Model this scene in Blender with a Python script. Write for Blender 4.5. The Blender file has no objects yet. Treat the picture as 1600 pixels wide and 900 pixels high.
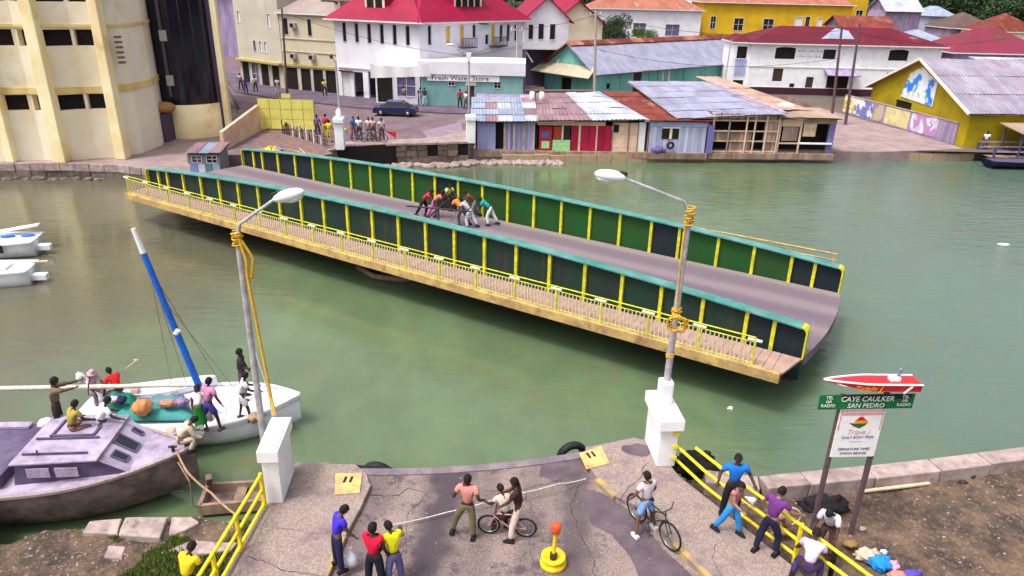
import bpy, bmesh, math, random
from mathutils import Vector, Matrix, noise
random.seed(7)
SC=bpy.context.scene
COL=SC.collection
R=math.radians
# ------------------------------------------------------------ camera
CAM_H=10.9; FPX=1122.084; CX,CY=800.0,450.0
PIT=R(22.944); DX,DY=-60.0,2650.0
_D=math.hypot(DX,DY); DN=(DX/_D,DY/_D); RT=(DN[1],-DN[0])
FW=Vector((0,math.cos(PIT),-math.sin(PIT))); UP=Vector((0,math.sin(PIT),math.cos(PIT)))
def _ray(x,y):
    v=(x-CX,y-CY); a=v[0]*RT[0]+v[1]*RT[1]; b=v[0]*DN[0]+v[1]*DN[1]
    return Vector((a,0,0))-UP*b+FW*FPX
def P(x,y,z=0.0):            # place seen at photo position x,y on the level z
    r=_ray(x,y); return Vector((0,0,CAM_H))+r*((z-CAM_H)/r.z)
def Q(x,y,Y):                # place seen at photo position x,y at the distance Y
    r=_ray(x,y); return Vector((0,0,CAM_H))+r*(Y/r.y)
cam=bpy.data.cameras.new('camera'); cam.lens=36*FPX/1600; cam.sensor_width=36
cam.clip_start=0.1; cam.clip_end=3000
co=bpy.data.objects.new('camera',cam); COL.objects.link(co)
_x=Vector((RT[0],0,0))-UP*DN[0]; _z=-FW; _y=_z.cross(_x)
co.matrix_world=Matrix.Translation((0,0,CAM_H))@Matrix((_x,_y,_z)).transposed().to_4x4()
SC.camera=co
# ------------------------------------------------------------ light
SUN_EL=R(64); SUN_AZ=R(235)
W=bpy.data.worlds.new('World'); SC.world=W; W.use_nodes=True
nt=W.node_tree; bg=nt.nodes['Background']
sky=nt.nodes.new('ShaderNodeTexSky'); sky.sky_type='NISHITA'; sky.sun_disc=False
sky.sun_elevation=SUN_EL; sky.sun_rotation=SUN_AZ; sky.dust_density=7.0; sky.air_density=1.0; sky.ozone_density=1.0
hs=nt.nodes.new('ShaderNodeHueSaturation'); hs.inputs['Saturation'].default_value=0.3
nt.links.new(sky.outputs[0],hs.inputs['Color']); nt.links.new(hs.outputs[0],bg.inputs[0])
bg.inputs[1].default_value=0.15
sl=bpy.data.lights.new('sun','SUN'); sl.energy=1.15; sl.angle=R(10); sl.color=(1,0.95,0.88)
so=bpy.data.objects.new('sun',sl); COL.objects.link(so)
so.rotation_euler=(R(90)-SUN_EL,0,R(180)-SUN_AZ)
vs=SC.view_settings; vs.view_transform='Standard'; vs.look='None'; vs.gamma=1; vs.exposure=0.76
# ------------------------------------------------------------ helpers
def tag(o,label=None,cat=None,group=None,kind=None):
    if label: o['label']=label
    if cat: o['category']=cat
    if group: o['group']=group
    if kind: o['kind']=kind
    return o
def empty(name,loc=(0,0,0),rz=0.0,label=None,cat=None,group=None,kind=None):
    o=bpy.data.objects.new(name,None); COL.objects.link(o); o.location=loc; o.rotation_euler=(0,0,rz)
    o.empty_display_size=0.3
    return tag(o,label,cat,group,kind)
def link(name,me,mat=None,parent=None,loc=None,rot=None,scale=None):
    if mat is not None and not me.materials: me.materials.append(mat)
    o=bpy.data.objects.new(name,me); COL.objects.link(o)
    if parent: o.parent=parent
    if loc is not None: o.location=loc
    if rot is not None: o.rotation_euler=rot
    if scale is not None: o.scale=scale
    return o
def copy_tree(o,parent=None):
    c=o.copy(); COL.objects.link(c)
    if parent: c.parent=parent
    for ch in list(o.children): copy_tree(ch,c)
    return c
class MB:
    def __init__(s): s.v=[]; s.f=[]; s.sm=[]
    def add(s,vs,fs,smooth=False):
        n=len(s.v); s.v+= [tuple(p) for p in vs]; s.f+=[tuple(i+n for i in f) for f in fs]; s.sm+=[smooth]*len(fs); return s
    def box(s,x0,y0,z0,x1,y1,z1,M=None,b=0.0):
        if x0>x1:x0,x1=x1,x0
        if y0>y1:y0,y1=y1,y0
        if z0>z1:z0,z1=z1,z0
        vs=[(x,y,z) for z in (z0,z1) for y in (y0,y1) for x in (x0,x1)]
        fs=[(0,2,3,1),(4,5,7,6),(0,1,5,4),(2,6,7,3),(0,4,6,2),(1,3,7,5)]
        if M is not None: vs=[M@Vector(p) for p in vs]
        return s.add(vs,fs)
    def beam(s,a,b,w,h,up=(0,0,1)):
        a=Vector(a);b=Vector(b);d=b-a;L=d.length
        if L<1e-6: return s
        d/=L; u=Vector(up)
        if abs(d.dot(u))>.98: u=Vector((0,1,0))
        r=d.cross(u).normalized(); u=r.cross(d)
        vs=[]
        for q in (a,b):
            for (i,j) in ((-1,-1),(1,-1),(1,1),(-1,1)): vs.append(q+r*i*w/2+u*j*h/2)
        return s.add(vs,[(3,2,1,0),(4,5,6,7),(0,1,5,4),(1,2,6,5),(2,3,7,6),(3,0,4,7)])
    def tube(s,pts,r,n=8,caps=True):
        pts=[Vector(p) for p in pts]; rs=r if isinstance(r,(list,tuple)) else [r]*len(pts)
        N=len(pts); base=len(s.v); prev=None; vs=[];fs=[]
        for i,p in enumerate(pts):
            d=(pts[min(i+1,N-1)]-pts[max(i-1,0)]).normalized()
            if prev is None:
                a=Vector((0,0,1)) if abs(d.z)<.9 else Vector((1,0,0))
                u=d.cross(a).normalized()
            else:
                u=(prev-d*prev.dot(d)).normalized()
            prev=u; w=d.cross(u)
            for k in range(n):
                t=2*math.pi*k/n; vs.append(p+(u*math.cos(t)+w*math.sin(t))*rs[i])
        for i in range(N-1):
            for k in range(n):
                k2=(k+1)%n; fs.append((i*n+k,i*n+k2,(i+1)*n+k2,(i+1)*n+k))
        s.add(vs,fs,True)
        if caps:
            s.add([vs[k] for k in range(n)],[tuple(reversed(range(n)))]); s.add([vs[(N-1)*n+k] for k in range(n)],[tuple(range(n))])
        return s
    def lathe(s,prof,n=16,c=(0,0,0),smooth=True):
        vs=[];fs=[]
        for (r,z) in prof:
            for k in range(n):
                t=2*math.pi*k/n; vs.append((c[0]+r*math.cos(t),c[1]+r*math.sin(t),c[2]+z))
        for i in range(len(prof)-1):
            for k in range(n):
                k2=(k+1)%n; fs.append((i*n+k,i*n+k2,(i+1)*n+k2,(i+1)*n+k))
        return s.add(vs,fs,smooth)
    def prism(s,poly,z0,z1):
        n=len(poly)
        A=sum(poly[i][0]*poly[(i+1)%n][1]-poly[(i+1)%n][0]*poly[i][1] for i in range(n))
        if A<0: poly=list(reversed(poly))
        f0=z0 if callable(z0) else (lambda x,y:z0); f1=z1 if callable(z1) else (lambda x,y:z1)
        vs=[(p[0],p[1],f0(p[0],p[1])) for p in poly]+[(p[0],p[1],f1(p[0],p[1])) for p in poly]
        fs=[tuple(reversed(range(n))),tuple(range(n,2*n))]+[(i,(i+1)%n,n+(i+1)%n,n+i) for i in range(n)]
        return s.add(vs,fs)
    def ell(s,c,r,nu=12,nv=8,jit=0.0,M=None):
        vs=[];fs=[]
        for j in range(nv+1):
            ph=math.pi*j/nv
            for i in range(nu):
                th=2*math.pi*i/nu
                q=Vector((math.sin(ph)*math.cos(th),math.sin(ph)*math.sin(th),math.cos(ph)))
                k=1+jit*noise.noise(q*2.3+Vector(c)*3)
                q=Vector((q.x*r[0]*k,q.y*r[1]*k,q.z*r[2]*k))
                if M is not None:q=M@q
                vs.append(q+Vector(c))
        for j in range(nv):
            for i in range(nu):
                i2=(i+1)%nu; fs.append((j*nu+i,(j+1)*nu+i,(j+1)*nu+i2,j*nu+i2))
        return s.add(vs,fs,True)
    def wall(s,x0,x1,z0,z1,ops,th=.18,y=0.0,M=None):
        # wall in the x-z plane, outer face at y, thickness inward (+y), real openings
        xs=sorted(set([x0,x1]+[min(max(a,x0),x1) for o in ops for a in (o[0],o[0]+o[2])]))
        zs=sorted(set([z0,z1]+[min(max(a,z0),z1) for o in ops for a in (o[1],o[1]+o[3])]))
        def hole(i,j):
            if i<0 or j<0 or i>=len(xs)-1 or j>=len(zs)-1: return True
            cx=(xs[i]+xs[i+1])/2; cz=(zs[j]+zs[j+1])/2
            return any(o[0]<cx<o[0]+o[2] and o[1]<cz<o[1]+o[3] for o in ops)
        vs=[];fs=[]
        def q(*p):
            n=len(vs); vs.extend(p); fs.append((n,n+1,n+2,n+3))
        for i in range(len(xs)-1):
            for j in range(len(zs)-1):
                if hole(i,j): continue
                a,b,c,d=xs[i],xs[i+1],zs[j],zs[j+1]
                q((a,y,c),(b,y,c),(b,y,d),(a,y,d)); q((b,y+th,c),(a,y+th,c),(a,y+th,d),(b,y+th,d))
                if hole(i-1,j): q((a,y+th,c),(a,y,c),(a,y,d),(a,y+th,d))
                if hole(i+1,j): q((b,y,c),(b,y+th,c),(b,y+th,d),(b,y,d))
                if hole(i,j-1): q((a,y+th,c),(b,y+th,c),(b,y,c),(a,y,c))
                if hole(i,j+1): q((a,y,d),(b,y,d),(b,y+th,d),(a,y+th,d))
        if M is not None: vs=[M@Vector(p) for p in vs]
        return s.add(vs,fs)
    def mesh(s,name):
        me=bpy.data.meshes.new(name); me.from_pydata(s.v,[],s.f); me.polygons.foreach_set('use_smooth',s.sm); me.update(); return me
    def build(s,name,mat,parent=None,loc=None,rot=None,bev=0.0):
        me=s.mesh(name)
        o=link(name,me,mat,parent,loc,rot)
        if bev:
            m=o.modifiers.new('bevel','BEVEL'); m.width=bev; m.segments=2; m.limit_method='ANGLE'; m.angle_limit=R(40)
        return o
def poly_sheet(name,pts,z,mat,kind='structure',label=None,cat=None,sub=False,parent=None):
    m=MB(); m.add([(p[0],p[1],z) for p in pts],[tuple(range(len(pts)))])
    A=sum(pts[i][0]*pts[(i+1)%len(pts)][1]-pts[(i+1)%len(pts)][0]*pts[i][1] for i in range(len(pts)))
    if A<0: m.f=[tuple(reversed(f)) for f in m.f]
    return tag(m.build(name,mat,parent),label,cat,None,kind)
# ------------------------------------------------------------ materials
def lin(c):
    return tuple((x/12.92 if x<=.04045 else ((x+.055)/1.055)**2.4) for x in c)
class NT:
    def __init__(s,name):
        s.m=bpy.data.materials.new(name); s.m.use_nodes=True; s.t=s.m.node_tree; s.b=s.t.nodes['Principled BSDF']
    def n(s,t,**k):
        x=s.t.nodes.new(t)
        for a,v in k.items(): setattr(x,a,v)
        return x
    def l(s,a,b): s.t.links.new(a,b)
    def coord(s,obj=True):
        c=s.n('ShaderNodeTexCoord') if obj else s.n('ShaderNodeNewGeometry')
        return c.outputs['Object'] if obj else c.outputs['Position']
    def noise(s,co,scale,det=4,rough=.6,stretch=None):
        if stretch:
            mp=s.n('ShaderNodeMapping'); mp.inputs['Scale'].default_value=stretch; s.l(co,mp.inputs[0]); co=mp.outputs[0]
        x=s.n('ShaderNodeTexNoise'); x.inputs['Scale'].default_value=scale; x.inputs['Detail'].default_value=det; x.inputs['Roughness'].default_value=rough
        s.l(co,x.inputs['Vector']); return x.outputs['Fac']
    def ramp(s,f,a,b):
        x=s.n('ShaderNodeMapRange'); x.inputs[1].default_value=a; x.inputs[2].default_value=b; x.interpolation_type='SMOOTHSTEP'
        s.l(f,x.inputs[0]); return x.outputs[0]
    def mix(s,f,a,b):
        x=s.n('ShaderNodeMix',data_type='RGBA')
        if hasattr(f,'links'): s.l(f,x.inputs[0])
        else: x.inputs[0].default_value=f
        for v,i in ((a,6),(b,7)):
            if hasattr(v,'links'): s.l(v,x.inputs[i])
            else: x.inputs[i].default_value=(v[0],v[1],v[2],1)
        return x.outputs[2]
    def math(s,op,a,b=None):
        x=s.n('ShaderNodeMath',operation=op)
        for v,i in ((a,0),(b,1)):
            if v is None: continue
            if hasattr(v,'links'): s.l(v,x.inputs[i])
            else: x.inputs[i].default_value=v
        return x.outputs[0]
    def bump(s,f,st,dist=.02):
        x=s.n('ShaderNodeBump'); x.inputs['Strength'].default_value=st; x.inputs['Distance'].default_value=dist
        s.l(f,x.inputs['Height']); s.l(x.outputs[0],s.b.inputs['Normal'])
def M_(name,c,c2=None,scale=3,rough=.75,bump=.15,metal=0,dirt=.0,dcol=(.08,.06,.045),dscale=.8,rnd=0,streak=None,world=False,thr=(.35,.65),bscale=None):
    t=NT(name); co=t.coord(not world)
    if c2 is None: c2=tuple(x*.78 for x in c)
    f=t.ramp(t.noise(co,scale,5,.65,streak),*thr)
    col=t.mix(f,c,c2)
    if rnd:
        oi=t.n('ShaderNodeObjectInfo'); hsv=t.n('ShaderNodeHueSaturation')
        mr=t.n('ShaderNodeMapRange'); mr.inputs[3].default_value=1-rnd; mr.inputs[4].default_value=1+rnd
        t.l(oi.outputs['Random'],mr.inputs[0]); t.l(mr.outputs[0],hsv.inputs['Value']); t.l(col,hsv.inputs['Color']); col=hsv.outputs[0]
    if dirt:
        d=t.ramp(t.noise(co,dscale,6,.7,streak),.62-dirt*.35,.8-dirt*.2)
        col=t.mix(t.math('MULTIPLY',d,.75),col,dcol)
    t.l(col,t.b.inputs['Base Color']); t.b.inputs['Roughness'].default_value=rough; t.b.inputs['Metallic'].default_value=metal
    t.b.inputs['Specular IOR Level'].default_value=.5 if rough<.35 else .22
    if bump: t.bump(t.noise(co,bscale or scale*6,4,.7),bump)
    return t.m
# palette
cream=M_('cream_render',(.88,.79,.50),(.80,.62,.33),.35,.8,.1,dirt=.2,dcol=(.38,.24,.1),dscale=.35)
creamlight=M_('pale_render',(.80,.74,.60),(.74,.62,.44),.4,.8,.1,dirt=.15,dcol=(.35,.22,.1),dscale=.3)
white=M_('white_paint',(.82,.82,.84),(.7,.7,.74),1.2,.6,.08,dirt=.08,dcol=(.35,.3,.28),dscale=1.5)
white2=M_('white_timber',(.78,.77,.82),(.68,.66,.74),.5,.7,.1,dirt=.1,dcol=(.4,.35,.33),dscale=.5)
yellow=M_('yellow_paint',(.85,.72,.03),(.66,.5,.02),6,.5,.1,dirt=.12,dcol=(.2,.12,.04),dscale=4)
lime=M_('lime_yellow_paint',(.66,.64,.03),(.42,.40,.03),5,.5,.1,dirt=.1,dcol=(.15,.12,.03),dscale=3)
beigefascia=M_('worn_yellow_fascia',(.55,.39,.13),(.38,.24,.11),1.5,.7,.2,dirt=.45,dcol=(.15,.08,.05),dscale=2)
teal=M_('teal_cap_paint',(.035,.18,.155),(.10,.28,.27),1.2,.5,.1,dirt=.35,dcol=(.16,.15,.11),dscale=2)
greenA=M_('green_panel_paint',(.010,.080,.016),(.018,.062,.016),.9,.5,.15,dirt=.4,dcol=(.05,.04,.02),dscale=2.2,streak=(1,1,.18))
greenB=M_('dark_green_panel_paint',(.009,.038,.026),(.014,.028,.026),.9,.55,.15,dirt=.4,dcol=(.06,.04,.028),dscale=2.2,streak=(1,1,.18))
greenC=M_('blue_black_panel_paint_shade',(.009,.018,.028),(.014,.022,.026),.9,.55,.1)
darksteel=M_('dark_steel',(.03,.027,.03),(.05,.03,.025),2,.6,.2)
greysteel=M_('galvanised_post',(.55,.52,.56),(.38,.34,.38),5,.5,.1,metal=.3)
rope_y=M_('yellow_rope',(.72,.42,.04),(.5,.27,.02),20,.9,.3)
rope_w=M_('pale_rope',(.6,.56,.58),(.42,.38,.42),20,.9,.3)
ropetan=M_('tan_rope',(.4,.27,.17),(.28,.18,.11),20,.9,.3)
black=M_('black_rubber',(.012,.012,.014),(.02,.02,.02),8,.6,.1)
chrome=M_('bare_metal',(.5,.5,.5),None,5,.3,0,metal=.9)
glass=M_('dark_glass',(.012,.012,.018),(.02,.018,.026),1,.15,0)
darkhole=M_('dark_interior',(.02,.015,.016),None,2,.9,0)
hullwhite=M_('white_hull_paint',(.80,.80,.84),(.68,.68,.76),2,.35,.05,dirt=.12,dcol=(.3,.28,.25),dscale=2.5)
lilac=M_('lilac_deck_paint',(.40,.34,.45),(.28,.23,.33),1.6,.65,.15,dirt=.32,dcol=(.2,.13,.14),dscale=1.6)
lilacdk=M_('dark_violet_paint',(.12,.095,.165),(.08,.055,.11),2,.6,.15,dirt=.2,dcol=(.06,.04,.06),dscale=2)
hullbrown=M_('weathered_hull',(.20,.155,.15),(.12,.085,.08),2.5,.8,.3,dirt=.3,dcol=(.05,.03,.03),dscale=2)
bluepaint=M_('blue_mast_paint',(.015,.14,.62),(.02,.1,.5),4,.4,.05)
tarp=M_('green_tarpaulin',(.03,.21,.17),(.05,.27,.26),3,.6,.35,bscale=5)
def M_plain(name,c,r=.8,b=.1,k=.75,s=9): return M_(name,c,tuple(x*k for x in c),s,r,b)
wood=M_('weathered_wood',(.32,.22,.17),(.19,.12,.09),2,.85,.3,rnd=.3,streak=(1,1,.25),dirt=.15)
woodpale=M_('pale_timber',(.62,.47,.34),(.45,.3,.21),2,.85,.3,rnd=.2,dirt=.15)
# concrete of the landing: worn wheel lanes
t=NT('landing_concrete'); co=t.coord(False)
a=t.mix(t.ramp(t.noise(co,26,3,.8),.36,.64),(.10,.075,.07),(.31,.24,.21))
a=t.mix(t.ramp(t.noise(co,.9,5,.7),.35,.7),a,t.mix(.5,a,(.33,.23,.23)))
a=t.mix(t.ramp(t.noise(co,2.2,6,.75),.54,.66),a,(.115,.08,.105)); a=t.mix(t.ramp(t.noise(co,5.5,6,.8),.60,.68),a,(.50,.42,.38)); a=t.mix(t.ramp(t.noise(co,.7,6,.75),.56,.64),a,(.10,.072,.085))
sx=t.n('ShaderNodeSeparateXYZ'); t.l(co,sx.inputs[0])
wob=t.math('MULTIPLY',t.math('SUBTRACT',t.noise(co,1.1,5,.65),.5),1.3)
X=t.math('ADD',t.math('ADD',sx.outputs[0],wob),t.math('MULTIPLY',t.math('SUBTRACT',sx.outputs[1],13),-.08))
for cx_,w_,st in ((-1.45,.42,.95),(1.5,.36,.75),(-3.1,.25,.5),(-.5,.18,.4),(.6,.14,.35)):
    d=t.math('ABSOLUTE',t.math('SUBTRACT',X,cx_)); f=t.math('MULTIPLY',t.ramp(d,w_+.35,w_*.4),st)
    a=t.mix(f,a,(.06,.047,.058))
t.l(a,t.b.inputs['Base Color']); t.b.inputs['Specular IOR Level'].default_value=.2; t.b.inputs['Roughness'].default_value=.85
t.bump(t.noise(co,30,4,.8),.4,.02); landconc=t.m
sidewalk=M_('pavement_concrete',(.36,.285,.25),(.22,.165,.15),22,.85,.35,world=True,dirt=.42,dcol=(.15,.095,.12),dscale=1.3,thr=(.3,.62),bscale=40)
asphalt=M_('dark_asphalt_patch',(.085,.062,.08),(.13,.095,.11),1.8,.85,.5,world=True,bscale=40)
# bridge roadway: grey-violet asphalt, wheel lanes along the bridge
t=NT('bridge_roadway'); co=t.coord(True)
a=t.mix(t.ramp(t.noise(co,14,4,.8,(.5,1,1)),.3,.7),(.10,.076,.088),(.20,.155,.17))
sx=t.n('ShaderNodeSeparateXYZ'); t.l(co,sx.inputs[0])
yy=t.math('ADD',sx.outputs[1],t.math('MULTIPLY',t.math('SUBTRACT',t.noise(co,1.2,4,.6,(.15,1,1)),.5),.6))
for cx_,w_,st,cc in ((-1.9,.3,.6,(.12,.085,.125)),(.2,.35,.7,(.11,.08,.12)),(2.0,.3,.5,(.13,.09,.13)),(-.9,.3,.5,(.25,.19,.215)),(1.15,.3,.45,(.25,.19,.215)),(2.9,.2,.6,(.28,.22,.22))):
    d=t.math('ABSOLUTE',t.math('SUBTRACT',yy,cx_)); f=t.math('MULTIPLY',t.ramp(d,w_+.3,w_*.3),st); a=t.mix(f,a,cc)
t.l(a,t.b.inputs['Base Color']); t.b.inputs['Roughness'].default_value=.8; t.bump(t.noise(co,30,4,.8),.4,.02); roadm=t.m
walkm=M_('walkway_boards_paint',(.40,.27,.215),(.32,.21,.18),2,.85,.2,rnd=.05,dirt=.1)
farroad=M_('street_asphalt',(.17,.12,.135),(.12,.08,.10),.5,.9,.2,world=True,dirt=.25,dcol=(.32,.24,.23),dscale=.15)
farpave=M_('dark_pavement',(.13,.10,.13),(.09,.065,.10),.7,.9,.2,world=True)
farconc=M_('far_landing_concrete',(.35,.265,.25),(.25,.18,.18),1.2,.9,.2,world=True,dirt=.2,dcol=(.2,.14,.14),dscale=.8)
patio=M_('patio_concrete',(.32,.235,.23),(.23,.165,.165),.8,.9,.2,world=True,dirt=.22,dcol=(.24,.17,.18),dscale=.5)
ground=M_('town_ground',(.13,.10,.085),(.09,.075,.06),.2,.95,.2,world=True)
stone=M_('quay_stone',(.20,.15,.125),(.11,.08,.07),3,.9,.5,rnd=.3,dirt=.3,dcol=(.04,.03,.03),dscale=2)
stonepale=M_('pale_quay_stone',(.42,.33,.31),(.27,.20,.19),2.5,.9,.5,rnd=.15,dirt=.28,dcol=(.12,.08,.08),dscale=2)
# earth banks
t=NT('earth_bank'); co=t.coord(False)
a=t.mix(t.ramp(t.noise(co,1.1,6,.75),.35,.65),(.04,.029,.024),(.17,.105,.07))
a=t.mix(t.ramp(t.noise(co,9,4,.8),.5,.75),a,(.30,.20,.14)); a=t.mix(t.ramp(t.noise(co,.6,5,.7),.56,.68),a,(.055,.045,.038))
t.l(a,t.b.inputs['Base Color']); t.b.inputs['Roughness'].default_value=.95; t.bump(t.noise(co,12,6,.75),.9,.06); earth=t.m
# water
t=NT('river_water'); co=t.coord(False)
sx=t.n('ShaderNodeSeparateXYZ'); t.l(co,sx.inputs[0])
wob=t.math('MULTIPLY',t.math('SUBTRACT',t.noise(co,.22,4,.6),.5),14)
u=t.math('ADD',t.math('ADD',sx.outputs[0],t.math('MULTIPLY',sx.outputs[1],-.35)),wob)
a=t.mix(t.ramp(t.noise(co,.35,5,.65,(1,.6,1)),.35,.7),(.084,.124,.064),(.108,.158,.080))
a=t.mix(t.math('MULTIPLY',t.ramp(u,-17,-27),.85),a,(.095,.083,.058))
a=t.mix(t.math('MULTIPLY',t.ramp(u,-3,9),.8),a,(.082,.128,.106))  # sky reflection on the right is painted into the water colour
a=t.mix(t.math('MULTIPLY',t.ramp(t.noise(co,.5,6,.7),.56,.70),.6),a,(.135,.115,.062))
t.l(a,t.b.inputs['Base Color']); t.b.inputs['Roughness'].default_value=.04; t.b.inputs['IOR'].default_value=1.55
n1=t.noise(co,1.5,3,.55,(.55,1.5,1)); n2=t.noise(co,5.0,4,.6,(.7,1.4,1)); n3=t.noise(co,.35,2,.5)
mk=t.ramp(t.noise(co,.12,3,.6),.38,.62)
h=t.math('ADD',t.math('MULTIPLY',n1,1.0),t.math('MULTIPLY',n2,.4)); h=t.math('MULTIPLY',h,t.math('ADD',t.math('ADD',t.math('MULTIPLY',mk,.9),.4),t.math('MULTIPLY',t.ramp(t.math('ADD',sx.outputs[0],t.math('MULTIPLY',wob,.4)),4,13),1.3)))
t.bump(h,.34,.08); water=t.m
# ------------------------------------------------------------ ground, water, landings
WZ=-1.6
poly_sheet('river',[(-260,-60),(260,-60),(260,140),(-260,140)],WZ,water)
BC=Vector((-3.78,32.69,0)); BANG=math.atan2(-.529,.8486)
def arc(r,a0,a1,n): return [(BC.x+r*math.sin(R(a)),BC.y-r*math.cos(R(a))) for a in [a0+(a1-a0)*i/n for i in range(n+1)]]
# near landing
lf=[(-5.35,14.35),(-5.45,13.2),(-5.55,11.5),(-5.75,6.0)]
rt_=[(7.9,6.0),(6.55,10.2),(5.35,12.2),(4.15,14.2),(3.75,15.55)]
front=arc(18.4,-5.0,23.5,24)
land=[(lf[3][0],6.0)]+[(7.9,6.0)]+rt_[1:]+list(reversed(front))+lf[:3]
m=MB(); m.prism(land,-1.8,0.0); m.build('landing_road',landconc)['kind']='structure'
# raised pavements either side of the landing (kerbs painted yellow)
def pxs(l,z): return [tuple(P(x,y,z)[:2]) for x,y in l]
kl=pxs([(573,742),(577,756),(562,790),(536,838),(508,900)],.11)
pl=[(-5.4,13.9)]+[p for p in arc(18.38,-4.2,.3,6)]+kl+[(-4.2,6.0),(-5.72,6.0),(-5.54,11.5),(-5.44,13.2)]
m=MB(); m.prism(pl,0.0,0.11); m.build('pavement',sidewalk)['kind']='structure'
kr=pxs([(915,722),(934,748),(962,775),(1003,795),(1052,846),(1113,905)],.11)
pr=[(4.9,6.0),(7.85,6.0)]+[(6.5,10.2),(5.3,12.2),(4.1,14.15),(3.72,15.5)]+list(reversed(arc(18.38,18.2,22.5,6)))+kr
m=MB(); m.prism(pr,0.0,0.11); m.build('pavement',sidewalk)['kind']='structure'
kerbm=M_('worn_kerb_paint',(.44,.31,.10),(.26,.19,.14),2.2,.8,.3,world=True,dirt=.5,dcol=(.2,.15,.14),dscale=3)
kerbconc=M_('kerb_concrete',(.30,.24,.2),(.2,.15,.13),4,.9,.3,world=True)
def kerb(pts,z,mat,w=.13):
    m=MB()
    for a,b in zip(pts[:-1],pts[1:]): m.beam((a[0],a[1],z),(b[0],b[1],z),w,.14)
    o=m.build('kerb',mat,bev=.02); o['kind']='structure'
kerb(kl[1:3],.055,kerbconc,.1); kerb(kl[2:4],.055,kerbconc,.1); kerb(kl[3:]+[(-4.2,6)],.055,kerbm)
kerb(kr[1:3],.055,kerbm,.16); kerb(kr[4:]+[(4.9,6)],.055,kerbm)
# timber and steel nosing along the curved edge
m=MB(); nose=M_('violet_stained_nosing',(.14,.11,.14),(.22,.17,.19),2,.75,.3,world=True,dirt=.3,dcol=(.3,.22,.22),dscale=1.5)
ar=arc(18.42,-2.2,17.8,36); ai=arc(18.66,-2.2,17.8,36)
m.prism(ar+list(reversed(ai)),-.4,.03); m.build('landing_edge_beam',nose)['kind']='structure'
# asphalt patches on the landing
def blob(cx,cy,rx,ry,seed,n=22,rot=0):
    pts=[]
    for i in range(n):
        t_=2*math.pi*i/n; k=1+.35*noise.noise(Vector((math.cos(t_)*1.3,math.sin(t_)*1.3,seed)))
        x=rx*k*math.cos(t_);y=ry*k*math.sin(t_); pts.append((cx+x*math.cos(rot)-y*math.sin(rot),cy+x*math.sin(rot)+y*math.cos(rot)))
    return pts
for pts in (pxs([(905,760),(935,768),(975,790),(1008,822),(1040,860),(1088,905),(1000,905),(985,870),(955,835),(925,820),(912,795)],.006),
            pxs([(846,726),(902,716),(912,738),(868,750),(840,744)],.006)):
    c=Vector((sum(p[0] for p in pts)/len(pts),sum(p[1] for p in pts)/len(pts),0)); out=[]
    for i,p in enumerate(pts):
        q=pts[(i+1)%len(pts)]
        for k in range(18):
            f=k/18; x=p[0]*(1-f)+q[0]*f; y=p[1]*(1-f)+q[1]*f; s_=1+.07*noise.noise(Vector((x*3,y*3,1)))+.05*noise.noise(Vector((x*13,y*13,2)))
            out.append((c.x+(x-c.x)*s_,c.y+(y-c.y)*s_))
    poly_sheet('asphalt_patch',out,.006,asphalt)
poly_sheet('asphalt_patch',blob(*P(995,702,.116)[:2],.42,.26,3),.116,asphalt)
# cracks
crackm=M_plain('crack_dark',(.05,.037,.04),.95,0)  # plain dark colour of the crack ribbons
def crack(px,z,w=.022,seed=0):
    pts=[Vector(P(x,y,z)) for x,y in px]; out=[]
    for a,b in zip(pts[:-1],pts[1:]):
        n=max(2,int((b-a).length/.09))
        for k in range(n): out.append(a.lerp(b,k/n))
    out.append(pts[-1]); L=[];Rr=[]
    for i,p in enumerate(out):
        d=(out[min(i+1,len(out)-1)]-out[max(i-1,0)]); d.z=0; d.normalize(); s_=Vector((-d.y,d.x,0))
        o=s_*(.07*noise.noise(p*4+Vector((seed,0,0)))+.035*noise.noise(p*15)); ww=w*(.2+.75*abs(noise.noise(p*7)))
        L.append(p+o+s_*ww); Rr.append(p+o-s_*ww)
    m=MB(); n=len(out); m.add(L+Rr,[(i+1,i,n+i,n+i+1) for i in range(n-1)]); m.build('pavement_crack',crackm)['kind']='structure'
crack([(388,870),(415,880),(440,890),(480,896),(510,905)],.115,.02)
crack([(1013,723),(998,748),(980,763),(969,783)],.115,.022,2)
crack([(578,772),(600,776),(622,773),(640,762),(665,770)],.005,.03,3)
crack([(700,772),(735,764),(770,768),(830,762),(880,748),(905,742)],.005,.02,4)
crack([(415,828),(450,826),(490,834),(545,828)],.115,.01,5)
crack([(612,905),(630,860),(640,800),(668,770)],.005,.015,6)
crack([(905,760),(890,790),(905,830),(925,870),(930,905)],.005,.022,7)
crack([(1130,905),(1112,870),(1120,850)],.115,.012,8)
crack([(820,765),(832,800),(826,840),(838,905)],.005,.012,9)
# bearing plates on the landing edge
platem=M_('worn_yellow_plate',(.62,.45,.16),(.45,.3,.14),5,.7,.2,world=True,dirt=.2,dcol=(.2,.12,.08),dscale=4)
def plate(px,label):
    q=[P(x,y,.13) for x,y in px]; c=(q[0]+q[1]+q[2]+q[3])/4
    e=empty('bearing_plate',(c.x,c.y,.11),0,label,'plate','yellow plates at the landing edge')
    m=MB(); m.prism([(p.x-c.x,p.y-c.y) for p in q],0,.03); m.build('plate',platem,e,bev=.008)
    d=(q[1]-q[0]).normalized(); n_=Vector((-d.y,d.x,0))
    for k in (-1,1):
        a=d*.07*k+n_*.12; m=MB(); m.beam(a+n_*.11+Vector((0,0,.034)),a-n_*.1+Vector((0,0,.034))-d*.03,.06,.01); m.build('slot',black,e)
plate([(524,740),(566,739),(562,770),(523,773)],'square yellow steel plate with two dark slots at the left end of the landing edge')
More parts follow.
